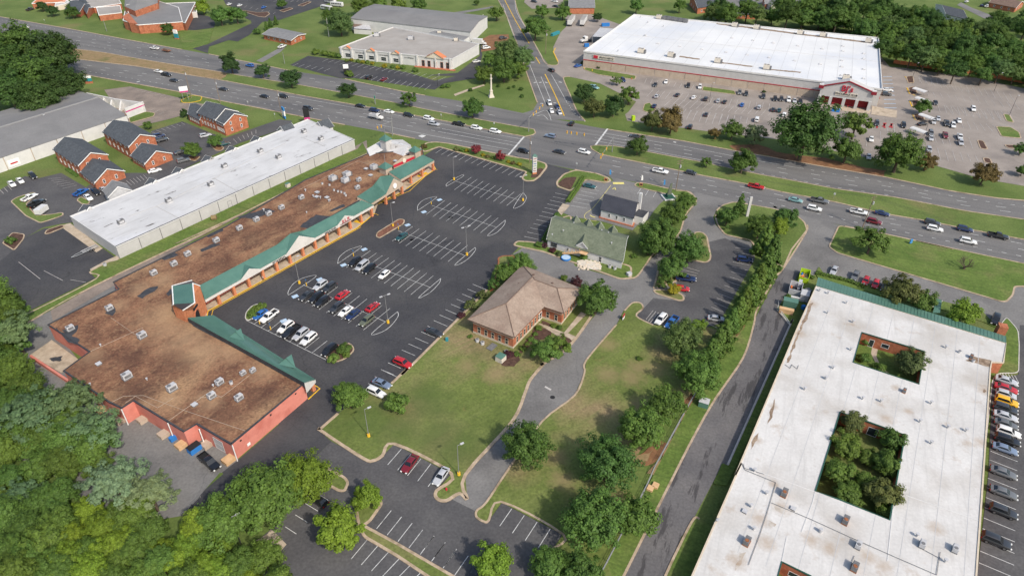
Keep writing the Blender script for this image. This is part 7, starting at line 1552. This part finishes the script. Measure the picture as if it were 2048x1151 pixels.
# ================================================================== STREET FURNITURE AND SMALL THINGS
def up(s, z=0.0): p = GP(s)[0]; return Vector((p.x, p.y, z))
def lamp(s, h, label, base=True, rz=0.6, arms=1, group='parking lot lamps'):
    p = up(s); o = thing('lamp_post', label, 'lamp post', p, group)
    if base: MB().tube(p, p+Vector((0, 0, .9)), .38, .33, n=12).build('base', 'yellow', o)
    MB().tube(p, p+Vector((0, 0, h)), .09, .05, n=8).build('pole', 'pole' if base else 'blackmetal', o)
    for k in range(arms):
        a = rz+k*math.pi; d = Vector((math.cos(a), math.sin(a), 0)); q = p+Vector((0, 0, h))
        MB().tube(q, q+d*.8, .05, n=6).build('arm', 'pole', o); MB().box(q+d*1.1, (.8, .38, .16), a).build('lamp_head', 'acgrey', o)
for s, h, lb, bs, ar in (('I 606,612', 9, 'lamp post at the left end of the first mall row', 1, 1), ('I 1135,772', 9.5, 'lamp post at the right end of the first mall row', 1, 2), ('N 705,230', 10, 'lamp post at the right end of the third mall row', 1, 2), ('M 955,447', 9, 'lamp post at the left end of the fullest mall row', 1, 1), ('M 1635,750', 9, 'lamp post at the right end of the fullest mall row', 1, 2), ('R 1295,855', 8.3, 'lamp post on the lawn corner below the mall exit', 1, 1), ('Z 260,378', 8.8, 'lamp post beside the silver sedan in the lower lot', 1, 1), ('H 1672,968', 8.5, 'lamp post in the yellow-kerbed mall bed', 1, 1), ('Y 315,905', 8, 'lamp post at the wood edge by the lower lot', 0, 1), ('E 1733,703', 9, 'lamp post in the empty rear of the store lot', 0, 1), ('E 1850,885', 9, 'lamp post beside the small grass island, store lot right', 0, 1), ('E 1195,1045', 8, 'lamp post beside the lower white cart shelter', 0, 1), ('D 645,785', 9, 'lamp post in the middle store rows', 0, 1), ('E 1110,590', 7, 'lamp post at the uppermost yellow-kerbed store bed', 0, 1), ('B 1823,665', 6, 'lamp post in front of the showroom door', 0, 1), ('V 330,600', 4, 'short lamp post beside the lane, near the bottom', 0, 1)):
    lamp(s, h, lb, bs, arms=ar)
for s, lb in (('I 432,800', 'second mall row'), ('I 180,993', 'third mall row'), ('M 1370,238', 'fourth mall row'), ('M 1010,465', 'fullest mall row'), ('M 650,757', 'south wing bays, left'), ('M 735,802', 'south wing bays, right')):
    p = up(s); o = thing('sign_post', 'yellow accessible-bay sign post at the '+lb, 'sign', p, 'accessible bay sign posts'); MB().tube(p, p+Vector((0, 0, 1.1)), .14, n=8).build('bollard', 'yellow', o); MB().tube(p+Vector((0, 0, 1.1)), p+Vector((0, 0, 2.2)), .03, n=6).build('post', 'pole', o); MB().box(p+Vector((0, 0, 2.0)), (.35, .04, .5), -.6).build('plate', 'sign_blue', o)
# pylon and monument signs
def pylon(s, w, h, d, label, faces, rz, z0=0.0, posts=False, base=None):
    p = up(s); o = thing('pylon_sign', label, 'sign', p)
    u = Vector((math.cos(rz), math.sin(rz), 0)); n = Vector((u.y, -u.x, 0))
    if posts:
        for k in (-.3, .3): MB().tube(p+u*k*w, p+u*k*w+Vector((0, 0, z0+.2)), .14, n=8).build('post', 'pole', o)
    if base: MB().box(p+Vector((0, 0, .45)), (w*1.1, d*1.5, .9), rz).build('base', base, o)
    for a, b, m, t, tm_, ts in faces:
        MB().box(p+Vector((0, 0, z0+h*(a+b)/2)), (w, d, h*(b-a)-.02), rz).build('panel', m, o)
        if t: text(o, t, p+n*(d/2+.03)+Vector((0, 0, z0+h*(a+b)/2)), ts, u, tm_, ext=.02)
    return o, p
o, p = pylon('I 1222,568', 1.6, 7.2, .8, 'tall white mall pylon sign with green cap beside the highway entrance', [(0, .12, 'brickcol', None, None, 0), (.12, 1, 'whitewall', None, None, 0)], R(20))
MB().hexa([p+Vector((x, y, 7.2)) for x, y in ((-1, -.6), (1, -.6), (1, .6), (-1, .6))], [p+Vector((x, y, 8.1)) for x, y in ((-.3, -.1), (.3, -.1), (.3, .1), (-.3, .1))]).build('cap', 'greenmetal', o)
for k in range(6):
    MB().box(p+Vector((.14, -.38, 1.6+k*.95)), (1.35, .12, .75), R(20)).build('tenant_panel', 'offwhite', o); strokes(o, p+Vector((.16, -.44, 1.6+k*.95)), (math.cos(R(20)), math.sin(R(20))), 1.1, .3, 7, ('darkred', 'dark', 'sign_green', 'sign_blue', 'dark', 'red')[k], k)
pylon('B 650,912', 2.2, 5.0, .5, 'blue and white upright sign on the verge near the highway', [(0, .25, 'sign_blue', None, None, 0), (.25, .7, 'trim', None, None, 0), (.7, 1, 'sign_blue', None, None, 0)], R(-50), .3)
pylon('H 1020,185', 2.4, 6.0, .6, 'black and pink pylon sign behind the white roof end', [(0, .35, 'magenta', None, None, 0), (.35, 1, 'dark', None, None, 0)], R(20), 1.0, True)
pylon('A 1358,300', 2.8, 5.2, .6, 'teal and white church sign on the lawn', [(0, .12, 'brick', None, None, 0), (.12, .6, 'teal', None, None, 0), (.6, 1, 'trim', None, None, 0)], R(-20))
pylon('A 1430,772', 3.6, 2.6, .5, 'white and magenta sign on a pole beside the old lot', [(0, .25, 'magenta', None, None, 0), (.25, 1, 'trim', None, None, 0)], R(25), 4.0, True)
pylon('A 685,640', 3.2, 3.4, .5, 'low teal and white sign on brick base at the grove edge', [(.25, .7, 'teal', None, None, 0), (.7, 1, 'trim', None, None, 0)], R(15), .2, base='brick')
pylon('B 1125,570', 2.6, 5.0, .6, 'black sign with white top in the showroom bed', [(0, .6, 'dark', None, None, 0), (.6, 1, 'trim', None, None, 0)], R(10))
pylon('J 1318,895', .9, 7.5, .5, 'narrow grey upright sign post at the corner bed', [(0, 1, 'greywall', None, None, 0)], R(10))
pylon('N 1905,725', 1.3, 1.9, .15, 'small red and white sign board beside the drive', [(.2, .55, 'trim', None, None, 0), (.55, 1, 'redpaint', None, None, 0)], R(60), 0, True)
pylon('B 1345,800', 2.4, 1.3, .12, 'green highway direction sign in the median', [(0, 1, 'sign_green', None, None, 0)], R(-70), 2.6, True)
pylon('K 1090,1105', .9, 1.8, .3, 'small blue upright sign on the front lawn', [(.2, 1, 'sign_blue', None, None, 0)], R(20))
for s, lb in (('A 348,180', 'white road sign on the church verge, far left'), ('B 372,815', 'white road sign on the verge before the brick office'), ('C 530,980', 'white road sign near the end of the left median'), ('C 125,915', 'small white road sign in the left median'), ('I 1545,525', 'small white sign at the mall entrance'), ('K 500,760', 'white marker post in the right median'), ('B 578,910', 'thin sign beside the blue upright sign'), ('A 1905,815', 'white sign post beside the lone brick office')):
    p = up(s); o = thing('road_sign', lb, 'sign', p, 'small road signs'); MB().tube(p, p+Vector((0, 0, 2.2)), .04, n=6).build('post', 'pole', o); MB().box(p+Vector((0, 0, 2.1)), (.6, .05, .7), R(-40)).build('plate', 'trim', o)
# feather flags and low signs at the cottage
for s, m, lb in (('J 262,592', 'sign_blue', 'blue feather flag left of the cottage entrance'), ('J 505,635', 'trim', 'white feather flag in the middle at the cottage entrance'), ('J 675,670', 'sign_blue', 'blue feather flag right of the cottage entrance')):
    p = up(s); o = thing('feather_flag', lb, 'flag', p, 'feather flags'); MB().tube(p, p+Vector((0, 0, 3.2)), .04, n=6).build('pole', 'pole', o); MB().hexa([p+Vector((0, -.02, 1.0)), p+Vector((.7, -.02, 1.1)), p+Vector((.7, .02, 1.1)), p+Vector((0, .02, 1.0))], [p+Vector((0, -.02, 3.2)), p+Vector((.5, -.02, 2.9)), p+Vector((.5, .02, 2.9)), p+Vector((0, .02, 3.2))]).build('banner', m, o)
for s, lb in (('J 235,622', 'left brown entrance sign at the cottage lot'), ('J 505,660', 'right brown entrance sign at the cottage lot')):
    p = up(s); o = thing('entrance_sign', lb, 'sign', p, 'brown entrance signs'); MB().box(p+Vector((0, 0, .7)), (1.2, .25, 1.0), R(-15)).build('board', 'brickcol', o); MB().box(p+Vector((0, -.14, .75)), (.9, .05, .6), R(-15)).build('plate', 'dark', o)
# sculpture on its plinth
p = up('J 718,752'); o = thing('sculpture', 'bronze wedge sculpture on a white square plinth beside the highway', 'sculpture', p)
MB().box(p+Vector((0, 0, .3)), (4.6, 4.6, .6), R(12), taper=.97).build('plinth', 'whitewall', o); MB().box(p+Vector((0, 0, .62)), (3.6, 3.6, .1), R(12)).box(p+Vector((0, 0, 1.1)), (1.8, 1.8, 1.0), R(12)).build('pedestal', 'greentrim', o)
MB().hexa([p+Vector((-.7, -.4, 1.6)), p+Vector((.7, -.4, 1.6)), p+Vector((.7, .4, 1.6)), p+Vector((-.7, .4, 1.6))], [p+Vector((-.1, -.15, 5.6)), p+Vector((.55, -.15, 6.0)), p+Vector((.55, .15, 6.0)), p+Vector((-.1, .15, 5.6))]).build('wedge', 'olivebronze' if 'olivebronze' in MATS else 'shinglegreen', o)
# statue monument
p = up('C 508,745'); o = thing('monument', 'tall white stone monument with standing figure on the junction lawn', 'monument', p); b = MB()
for z0, z1, w0, w1 in ((0, .7, 2.5, 2.3), (.7, 1.5, 1.9, 1.7), (1.5, 3.0, 1.3, 1.15), (3.0, 3.3, 1.4, 1.4)): b.box(p+Vector((0, 0, (z0+z1)/2)), (w0, w0, z1-z0), .3, taper=w1/w0)
b.build('base', 'stonepale', o); MB().box(p+Vector((0, 0, 6.0)), (.75, .75, 5.4), .3, taper=.75).build('shaft', 'stonepale', o); MB().box(p+Vector((0, 0, 8.85)), (.95, .95, .35), .3).build('capital', 'stonepale', o)
b = MB()
for a, c, r0, r1 in (((-.13, 0, 9.05), (-.1, 0, 9.9), .12, .15), ((.13, 0, 9.05), (.1, 0, 9.9), .12, .15), ((0, 0, 9.8), (0, 0, 10.5), .26, .3), ((0, 0, 10.5), (0, 0, 10.65), .3, .1), ((0, 0, 10.6), (0, 0, 10.75), .1, .1), ((0, 0, 10.72), (0, 0, 11.0), .15, .12), ((-.32, 0, 10.5), (-.36, .1, 9.9), .1, .07), ((.32, 0, 10.5), (.2, .3, 10.1), .1, .07), ((.3, .3, 9.05), (.2, .3, 10.8), .04, .03)): b.tube(p+Vector(a), p+Vector(c), r0, r1, n=8)
b.build('figure', 'stonepale', o)
# utility poles
POLES = {}
def upole(k, s, h, label, arms=2, lean=0.0, m='woodpole', rz=.4):
    p = up(s); o = thing('utility_pole', label, 'pole', p, 'utility poles'); MB().tube(p, p+Vector((lean, 0, h)), .17, .11, n=8).build('pole', m, o)
    for i in range(arms): MB().box(p+Vector((lean, 0, h-.5-i*.9)), (2.4, .12, .14), rz).build('cross_arm', 'woodpole', o)
    if arms: MB().tube(p+Vector((lean+.3, -.2, h-3)), p+Vector((lean+.3, -.2, h-2)), .25, n=8).build('transformer', 'acgrey', o)
    POLES[k] = p+Vector((lean, 0, h))
upole('a', 'A 1470,755', 14, 'wooden utility pole behind the white and magenta sign', 1); upole('b', 'A 1692,795', 12, 'utility pole beside the lone brick office roof', 1); upole('c', 'B 628,890', 12, 'utility pole beside the blue upright sign', 1); upole('d', 'I 138,262', 11, 'grey light pole beside the restaurant turret', 0, m='pole'); upole('e', 'I 1187,485', 11, 'wooden utility pole behind the mall pylon sign', 1); upole('f', 'J 772,700', 12.3, 'wooden utility pole beside the sculpture plinth', 2); upole('g', 'K 722,985', 12, 'leaning wooden utility pole behind the drooping lawn tree', 2, .4); upole('h', 'B 990,285', 11, 'white pole standing in the field left of the warehouse', 0, m='offwhite'); upole('i', 'C 925,415', 13, 'wooden utility pole beside the store entrance road', 1); upole('j', 'B 650,490', 6, 'thin pole on the verge right of the gravel drive', 0, m='pole'); upole('k', 'A 820,242', 7, 'grey pole sign on the church verge', 0, m='pole')
POLES['z'] = G(2300, 540, 12); POLES['y'] = G(2300, 520, 11)
def wire(a, b, label, sag=1.0, off=(0, 0, 0)):
    A, B = Vector(a)+Vector(off), Vector(b)+Vector(off); pts = [A.lerp(B, t)-Vector((0, 0, sag*4*t*(1-t))) for t in [i/12 for i in range(13)]]; b_ = MB()
    for i in range(12): b_.tube(pts[i], pts[i+1], .022, n=4)
    props(b_.build('power_line', 'blackmetal'), label, 'wire', 'power lines')
for i, of in enumerate(((-1, 0, -.4), (0, 0, -.4), (1, 0, -.4))): wire(POLES['g'], POLES['z'], 'power line running right from the leaning pole, %s of three' % ORD[i], 1.5, of)
for i, of in enumerate(((-.8, 0, -.4), (.8, 0, -.4))): wire(POLES['f'], POLES['g'], 'power line between sculpture pole and leaning pole, %s of two' % ORD[i], 1.5, of); 
wire(POLES['e'], POLES['f'], 'power line between pylon pole and sculpture pole', 1.5, (0, 0, -.4)); wire(POLES['a'], POLES['b'], 'power line between the two left poles', 1.0, (0, 0, -.4)); wire(POLES['b'], POLES['c'], 'power line above the brick office verge', 1.5, (0, 0, -.4))
# traffic signals
def signal(s, h, ends, label, group='traffic signals'):
    p = up(s); o = thing('traffic_signal', label, 'traffic signal', p, group); top = p+Vector((0, 0, h)); MB().tube(p, top, .2, .14, n=8).build('pole', 'pole', o)
    for e, ts in ends:
        E = GP(e, h)[0]; MB().tube(top-Vector((0, 0, .3)), E+Vector((0, 0, 0)), .13, .07, n=8).build('mast_arm', 'pole', o)
        for t in ts:
            q = (top-Vector((0, 0, .3))).lerp(E, t); hd = MB().box(q-Vector((0, 0, .4)), (.4, .36, 1.2), .3).build('signal_head', 'signalyellow', o)
            for k, m in ((.35, 'red'), (0, 'yellow'), (-.35, 'sign_green')): MB().tube(q+Vector((0, -.2, -.4+k)), q+Vector((0, -.26, -.4+k)), .13, n=8).build('lens', m, hd)
signal('C 795,1012', 6.6, (('C 905,800', (.3, .5, .75, .97)),), 'signal mast on the left median with one arm')
signal('I 1818,402', 6.6, (('I 1470,240', (.62, .78, .9, .99)), ('I 1730,435', (.55, .85, .98))), 'signal mast on the right median with two arms')
signal('B 1478,1040', 6.5, (('B 1355,975', (.7, .95)),), 'signal pole with white boxes beside the restaurant')
# fences and rails
def fence(label, s, h, step, m, rails, name='fence', pm=None, mesh_=None):
    P = GP(s); o = thing(name, label, 'fence', P[0]); pts = []
    for i in range(len(P)-1):
        n = max(1, int((P[i+1]-P[i]).length/step)); pts += [P[i].lerp(P[i+1], k/n) for k in range(n)]
    pts.append(P[-1])
    pm_ = bmesh_of('post_%s_%.1f' % (m, h), lambda q: q.tube((0, 0, 0), (0, 0, h), .06, n=6), pm or m)
    for q in pts: inst('post', pm_, o, (q.x, q.y, 0))
    for z in rails:
        b = MB()
        for i in range(len(pts)-1): b.tube(pts[i]+Vector((0, 0, z)), pts[i+1]+Vector((0, 0, z)), .045, n=5)
        b.build('rail', m, o)
    return o, pts
fence('chain-link fence along the lawn tree line', 'U 935,512 850,660 610,1100 Z 1700,470 1400,1050 1330,1180', 1.3, 3, 'chain', (.15, .5, .9, 1.3)); fence('white pipe railing along the lane below the white roof', 'O 1550,640 1640,765 U 1640,15 1170,1075', 1.0, 3, 'whitewall', (.5, 1.0)); fence('curved white rail beside the garden clutter', 'P 75,600 75,660 160,770', 1.0, 1.5, 'whitewall', (1.0,)); fence('pipe rail on the back parking edge at the wood', 'X 1400,695 1540,550', .9, 2, 'pole', (.5, .9))
o = thing('timber_fence', 'orange-brown timber fence along the wood edge of the store lot', 'fence', GP('E 940,490')[0]); P = GP('E 960,485 1060,500 1600,575 1964,640 2100,665')
for i in range(len(P)-1):
    n = int((P[i+1]-P[i]).length/2.6)
    for k in range(n):
        a, b = P[i].lerp(P[i+1], k/n), P[i].lerp(P[i+1], (k+1)/n); c = (a+b)/2; d = b-a; MB().box(c+Vector((0, 0, .95)), (d.length-.08, .08, 1.9), math.atan2(d.y, d.x)).build('panel', 'tileorange', o)
# cart shelters
for s, lb in (('E 1170,692', 'white cart shelter, topmost beside the yellow kerbs'), ('E 1190,765', 'white cart shelter, second from the top'), ('E 1222,895', 'white cart shelter beside the small lot tree'), ('K 1160,232', 'white cart shelter, lowest and largest')):
    p = GP(s, 2.2)[0]; p.z = ZM; o = thing('cart_shelter', lb, 'shelter', p, 'cart shelters'); b = MB(); rz = R(-62); u = Vector((math.cos(rz), math.sin(rz), 0)); v = Vector((-u.y, u.x, 0))
    for i in range(6):
        a0, a1 = math.pi*i/6, math.pi*(i+1)/6
        b.poly([p+u*-3.4+v*1.6*math.cos(a0)+Vector((0, 0, 2.0+.6*math.sin(a0))), p+u*3.4+v*1.6*math.cos(a0)+Vector((0, 0, 2.0+.6*math.sin(a0))), p+u*3.4+v*1.6*math.cos(a1)+Vector((0, 0, 2.0+.6*math.sin(a1))), p+u*-3.4+v*1.6*math.cos(a1)+Vector((0, 0, 2.0+.6*math.sin(a1)))])
    b.build('roof', 'whitewall', o)
    for x in (-3.2, 3.2):
        for y in (-1.55, 1.55): q = p+u*x+v*y; MB().tube(q, q+Vector((0, 0, 2.0)), .06, n=6).build('post', 'pole', o)
# boxes, bins, dumpsters
def boxthing(name, label, cat, s, dim, rz, m, top=None, group=None):
    p = GP(s, dim[2]*.6)[0]; p.z = .1; o = thing(name, label, cat, p, group); MB().box(p+Vector((0, 0, dim[2]/2)), dim, rz, taper=.96).build('body', m, o); MB().box(p+Vector((0, 0, dim[2]+.04)), (dim[0]*1.02, dim[1]*1.02, .08), rz).build('lid', top or m, o); return o
boxthing('dumpster', 'blue dumpster with black lid against the pink loading bay', 'dumpster', 'Q 1490,940', (2.6, 1.7, 1.4), axm, 'blue', 'dark'); boxthing('blue_tote', 'small blue tote beside the wooden dock steps', 'bin', 'Q 1325,868', (1.3, 1.0, .9), axm, 'blue'); boxthing('clothing_bin', 'bright green donation bin in the store lot corner', 'bin', 'C 1598,905', (1.4, 1.3, 2.0), .3, 'lime'); boxthing('utility_box', 'large pale green utility box beside the office', 'utility box', 'N 965,1018', (2.0, 2.0, 1.6), axm, 'stonepale', 'greensage'); boxthing('transformer_box', 'grey-green transformer box beside the lane', 'utility box', 'U 990,595', (1.9, 2.2, 1.6), R(65), 'greensage', 'acgrey'); boxthing('utility_box', 'small grey utility box on the house lawn', 'utility box', 'O 415,375', (1.3, 1.2, .9), .5, 'acgrey'); boxthing('utility_box', 'pale utility box on the grass behind the mall', 'utility box', 'H 865,652', (1.6, 1.2, 1.5), axm, 'stonepale', 'greensage'); boxthing('pallet_stack', 'left pallet stack on the verge beside the fence', 'pallets', 'Z 1728,482', (1.3, 1.2, .5), R(60), 'wood', None, 'pallet stacks'); boxthing('pallet_stack', 'right pallet stack on the verge beside the fence', 'pallets', 'Z 1768,460', (1.3, 1.2, .5), R(60), 'wood', None, 'pallet stacks'); boxthing('blue_dumpster', 'blue compactor beside the tractor unit at the dock', 'dumpster', 'C 1240,347', (2.6, 1.8, 1.6), .2, 'blue'); boxthing('waste_bin', 'small dark green bin on the lawn edge', 'bin', 'N 552,877', (.7, .7, .9), 0, 'teal'); boxthing('cellar_hatch', 'flat dark hatch cover beside the office wall', 'hatch', 'N 897,937', (2.6, 1.6, .3), axm-R(0), 'acdark'); boxthing('equipment_pile', 'blue and grey equipment row at the loading yard edge', 'equipment', 'C 1000,258', (1.6, 8.0, 1.4), R(-35), 'steelpile' if 'steelpile' in MATS else 'teal'); boxthing('stacked_crates', 'blue stacked crates behind the store dock', 'crates', 'C 1385,190', (5, 2.0, 1.6), .2, 'blue')
for s, lb in (('N 785,887', 'left round condenser at the office wall'), ('N 825,907', 'middle dark condenser at the office wall'), ('N 1008,975', 'right round condenser at the office wall'), ('N 1800,320', 'left condenser behind the sage-roofed house'), ('N 1840,332', 'right condenser behind the sage-roofed house'), ('L 805,305', 'pale round tank beside the long pale building')):
    p = GP(s, .4)[0]; p.z = .12; o = thing('condenser_unit', lb, 'air conditioner', p, 'ground condensers'); MB().tube(p, p+Vector((0, 0, .85)), .5, n=14).build('case', 'acgrey', o); MB().tube(p+Vector((0, 0, .85)), p+Vector((0, 0, .93)), .36, n=12).build('fan', 'acdark', o)
p = up('H 303,918'); o = thing('straw_bale', 'round straw bale beside the long pale building wall', 'bale', p); MB().tube(p+Vector((-.8, -.2, .85)), p+Vector((.8, .2, .85)), .85, n=14).build('roll', 'straw', o)
for s, m, lb in (('Z 165,498', 'red', 'red fire hydrant in the grass tip of the lower lot'), ('C 1220,530', 'yellow', 'yellow hydrant left of the store grass strip'), ('C 1283,548', 'yellow', 'yellow hydrant in the store grass strip'), ('C 1585,610', 'orange', 'orange hydrant at the end of the store grass strip')):
    p = up(s, .15); o = thing('fire_hydrant', lb, 'hydrant', p, 'hydrants'); MB().tube(p, p+Vector((0, 0, .65)), .16, .14, n=10).build('barrel', m, o); MB().tube(p+Vector((0, 0, .65)), p+Vector((0, 0, .85)), .18, .05, n=10).build('bonnet', m, o); MB().tube(p+Vector((-.28, 0, .5)), p+Vector((.28, 0, .5)), .08, n=8).build('outlets', m, o)
# wooden dock steps behind the mall
for i, s in enumerate(('Q 640,545', 'Q 780,640', 'Q 930,725', 'Q 1100,720', 'Q 1260,832', 'Q 1395,915', 'Q 1590,910', 'Q 1755,1030')):
    p = GP(s, .5)[0]; p.z = .05; o = thing('dock_steps', 'wooden dock platform at the pink rear wall, %s from the left' % ORD[i], 'platform', p, 'dock platforms'); MB().box(p+Vector((0, 0, .5)), (2.4, 1.9, .95), axm).build('deck', 'wood' if i in (1, 5, 7) else 'tanwall', o)
    for k in range(3): q = p+Vector((math.cos(axm), math.sin(axm), 0))*(1.35+.3*k); MB().box((q.x, q.y, .4-.12*k), (.3, 1.6, .8-.25*k), axm).build('step', 'brickcol', o)
# garden clutter at the corner of the nursing home
def z5(x, y, z=0.0): return G(1540+x/8.2214, 520+y/8.2214, z)
def clut(name, label, cat, c, dim, rz, m, z=0.0, open_=None):
    p = z5(*c, z+dim[2]*.5); p.z = .1+z; o = thing(name, label, cat, p)
    if open_:
        u = Vector((math.cos(rz), math.sin(rz), 0)); v = Vector((-u.y, u.x, 0)); hx, hy = dim[0]/2, dim[1]/2
        for d_, l_, q in ((u*0+v*hy, dim[0], rz), (v*-hy, dim[0], rz), (u*hx, dim[1], rz+math.pi/2), (u*-hx, dim[1], rz+math.pi/2)): MB().box(p+d_+Vector((0, 0, dim[2]/2)), (l_, .12, dim[2]), q).build('side', m, o)
        MB().box(p+Vector((0, 0, .1)), (dim[0], dim[1], .1), rz).build('floor', open_, o)
        r = random.Random(int(c[0]))
        for k in range(9): q = p+u*r.uniform(-.4, .4)*dim[0]+v*r.uniform(-.4, .4)*dim[1]; MB().box(q+Vector((0, 0, .2+r.uniform(.1, .5))), (r.uniform(.4, 1.0), r.uniform(.3, .8), r.uniform(.3, .7)), r.uniform(0, 3)).build('debris', r.choice(['wood', 'orange', 'dark', 'whitewall', 'blue', 'rust']), o)
    else:
        MB().box(p+Vector((0, 0, dim[2]/2)), dim, rz).build('body', m, o); MB().box(p+Vector((0, 0, dim[2]+.05)), (dim[0]*1.06, dim[1]*1.06, .1), rz).build('top', m, o)
    return o
ra = R(76)
clut('skip_container', 'open lime-edged skip full of debris at the lane corner', 'skip', (565, 260), (5.2, 2.6, 1.7), R(64), 'lime', 0, 'wood'); clut('timber_store', 'open timber bay with boards beside the lane', 'storage bay', (420, 470), (4.5, 3.2, 1.9), R(64), 'acgrey', 0, 'dark'); clut('garden_shed', 'teal roofed timber shed beside the white rail', 'shed', (330, 715), (3.6, 2.0, 2.2), R(-22), 'greensage'); clut('dock_platform', 'pale timber platform below the teal roofed shed', 'platform', (265, 840), (3.6, 1.2, 1.4), R(-22), 'wood'); clut('steel_locker', 'grey metal locker block against the white roof corner', 'locker', (570, 590), (3.0, 2.2, 2.0), R(64), 'acgrey'); clut('water_tank', 'blue-grey tank among the garden clutter', 'tank', (620, 530), (1.4, 1.4, 1.6), .3, 'steelblue' if 'steelblue' in MATS else 'acdark'); clut('work_bench', 'white narrow bench among the garden clutter', 'bench', (450, 640), (3.4, .6, .8), R(-22), 'whitewall'); clut('tool_rack', 'grey ladder-like rack beside the skip', 'rack', (490, 400), (2.6, .9, 1.5), R(64), 'acgrey'); clut('blue_drum', 'small blue drum near the white roof corner', 'drum', (550, 780), (.9, .9, 1.0), .4, 'blue')
for i, (x, y, r_) in enumerate(((650, 250, 30), (690, 280, 28), (560, 470, 26), (500, 560, 26), (260, 610, 24), (300, 580, 22))): tree('s', 'kvk'[i % 3], 1540+x/8.2214, 520+y/8.2214, r_/8.2214*1.6, 'shrub among the garden clutter, %s along' % ORD[i], 'clutter shrubs')
# stones, pool, people
o = props(sheet('stone_bed', GP('N 1545,285 1600,265 1700,290 1740,320 1730,350 1650,345 1570,310'), ZI+.12, 'stonepale'), kind='structure'); r = random.Random(5); b = MB(); P = px('N 1545,285 1740,350')
for i in range(90):
    c = GP('N %.0f,%.0f' % (r.uniform(1555, 1730), r.uniform(275, 345)))[0]; k = r.uniform(.15, .4); b.hexa([c+Vector((x*k, y*k*.8, .2)) for x, y in ((-1, -1), (1, -.8), (.9, 1), (-1.1, .9))], [c+Vector((x*k*.6, y*k*.5, .2+k*.8)) for x, y in ((-1, -1), (1, -.8), (.9, 1), (-1.1, .9))])
props(b.build('rocks', 'rock'), 'pale rocks scattered in the stone bed beside the house', 'rocks', None, 'stuff')
p = GP('N 1465,255', .3)[0]; p.z = .25; o = thing('paddling_pool', 'round blue pool beside the timber stair', 'pool', p); MB().tube(p, p+Vector((0, 0, .5)), 1.5, n=20).build('rim', 'blue', o); MB().tube(p+Vector((0, 0, .5)), p+Vector((0, 0, .52)), 1.35, n=20).build('water', 'bluepaint', o)
def person(label, p, rz, shirt, trousers, h=1.74):
    o = thing('person', label, 'person', p); o.rotation_euler.z = rz; k = h/1.74
    V = [(0,0,.95),(0,0,1.15),(0,.0,1.38),(0,.02,1.5),(0,.03,1.66),(.1,0,.9),(.12,.16,.5),(.12,.1,.08),(.12,.25,.05),(-.1,0,.9),(-.12,-.08,.5),(-.12,-.3,.12),(-.12,-.17,.05),(.2,0,1.4),(.26,-.08,1.12),(.27,.05,.88),(-.2,0,1.4),(-.26,.08,1.12),(-.27,.22,.92)]
    Ed = [(0,1),(1,2),(2,3),(3,4),(0,5),(5,6),(6,7),(7,8),(0,9),(9,10),(10,11),(11,12),(2,13),(13,14),(14,15),(2,16),(16,17),(17,18)]; Rd = [.15,.14,.16,.06,.11,.09,.065,.045,.04,.09,.065,.045,.04,.07,.05,.04,.07,.05,.04]
    me = bpy.data.meshes.new('body'); me.from_pydata([(a*k, b*k, c*k) for a, b, c in V], Ed, []); ob = bpy.data.objects.new('body', me); COL.objects.link(ob)
    ob.modifiers.new('s', 'SKIN'); ob.modifiers.new('d', 'SUBSURF').levels = 1
    for i, q in enumerate(me.skin_vertices[0].data): q.radius = (Rd[i]*k,)*2; q.use_root = i == 0
    dg = bpy.context.evaluated_depsgraph_get(); m2 = bpy.data.meshes.new_from_object(ob.evaluated_get(dg)); bpy.data.objects.remove(ob)
    m2.materials.clear()
    for q in ('skin', shirt, trousers, 'bark'): m2.materials.append(MATS[q])
    for f in m2.polygons:
        z = f.center.z/k; f.material_index = 3 if z > 1.7 else 0 if z > 1.46 or (abs(f.center.x) > .22*k and z < 1.1) else 1 if z > .95 else 2
    m2.shade_smooth(); c = bpy.data.objects.new('body', m2); COL.objects.link(c); c.parent = o; return o
p = GP('M 680,428')[0]; p.z = ZM; person('person in grey shirt and dark trousers walking off the mall walk', p, R(-40), 'acgrey', 'dark')
p = GP('P 725,478')[0]; p.z = .2; person('person in white shirt standing behind the two red hatchbacks', p, R(120), 'whitewall', 'dark')
# red painted marks at the store and path on the monument lawn
rp = MB()
for s in ('E 785,935 800,970', 'E 845,930 835,985', 'E 880,975 905,945', 'E 890,945 895,985', 'E 930,980 955,950', 'E 945,950 950,985'): rp.ribbon(GP(s), .7, ZM+.03)
rp.build('painted_marks', 'redpaint', bl)
sheet('garden_path', GP('C 220,725 330,685 450,650 460,658 340,697 232,738'), .05, 'concrete')
for s in ('E 600,765', 'E 505,805', 'E 625,825'):
    p = up(s, ZM+.1); o = thing('merchandise_rack', 'red cart bumper at the store entrance, %s' % {'E 600,765': 'nearest the doors', 'E 505,805': 'left', 'E 625,825': 'right'}[s], 'barrier', p, 'store bumpers'); MB().tube(p+Vector((-1.2, 0, .7)), p+Vector((1.2, -.3, .7)), .12, n=6).build('bar', 'red', o); MB().tube(p+Vector((-1, 0, 0)), p+Vector((-1, 0, .7)), .08, n=6).build('post', 'red', o); MB().tube(p+Vector((1, -.3, 0)), p+Vector((1, -.3, .7)), .08, n=6).build('post', 'red', o)
b_ = boxthing('display_bin', 'bright blue display container at the store entrance', 'bin', 'E 520,845', (3.4, 1.6, 1.2), -.4, 'blue')
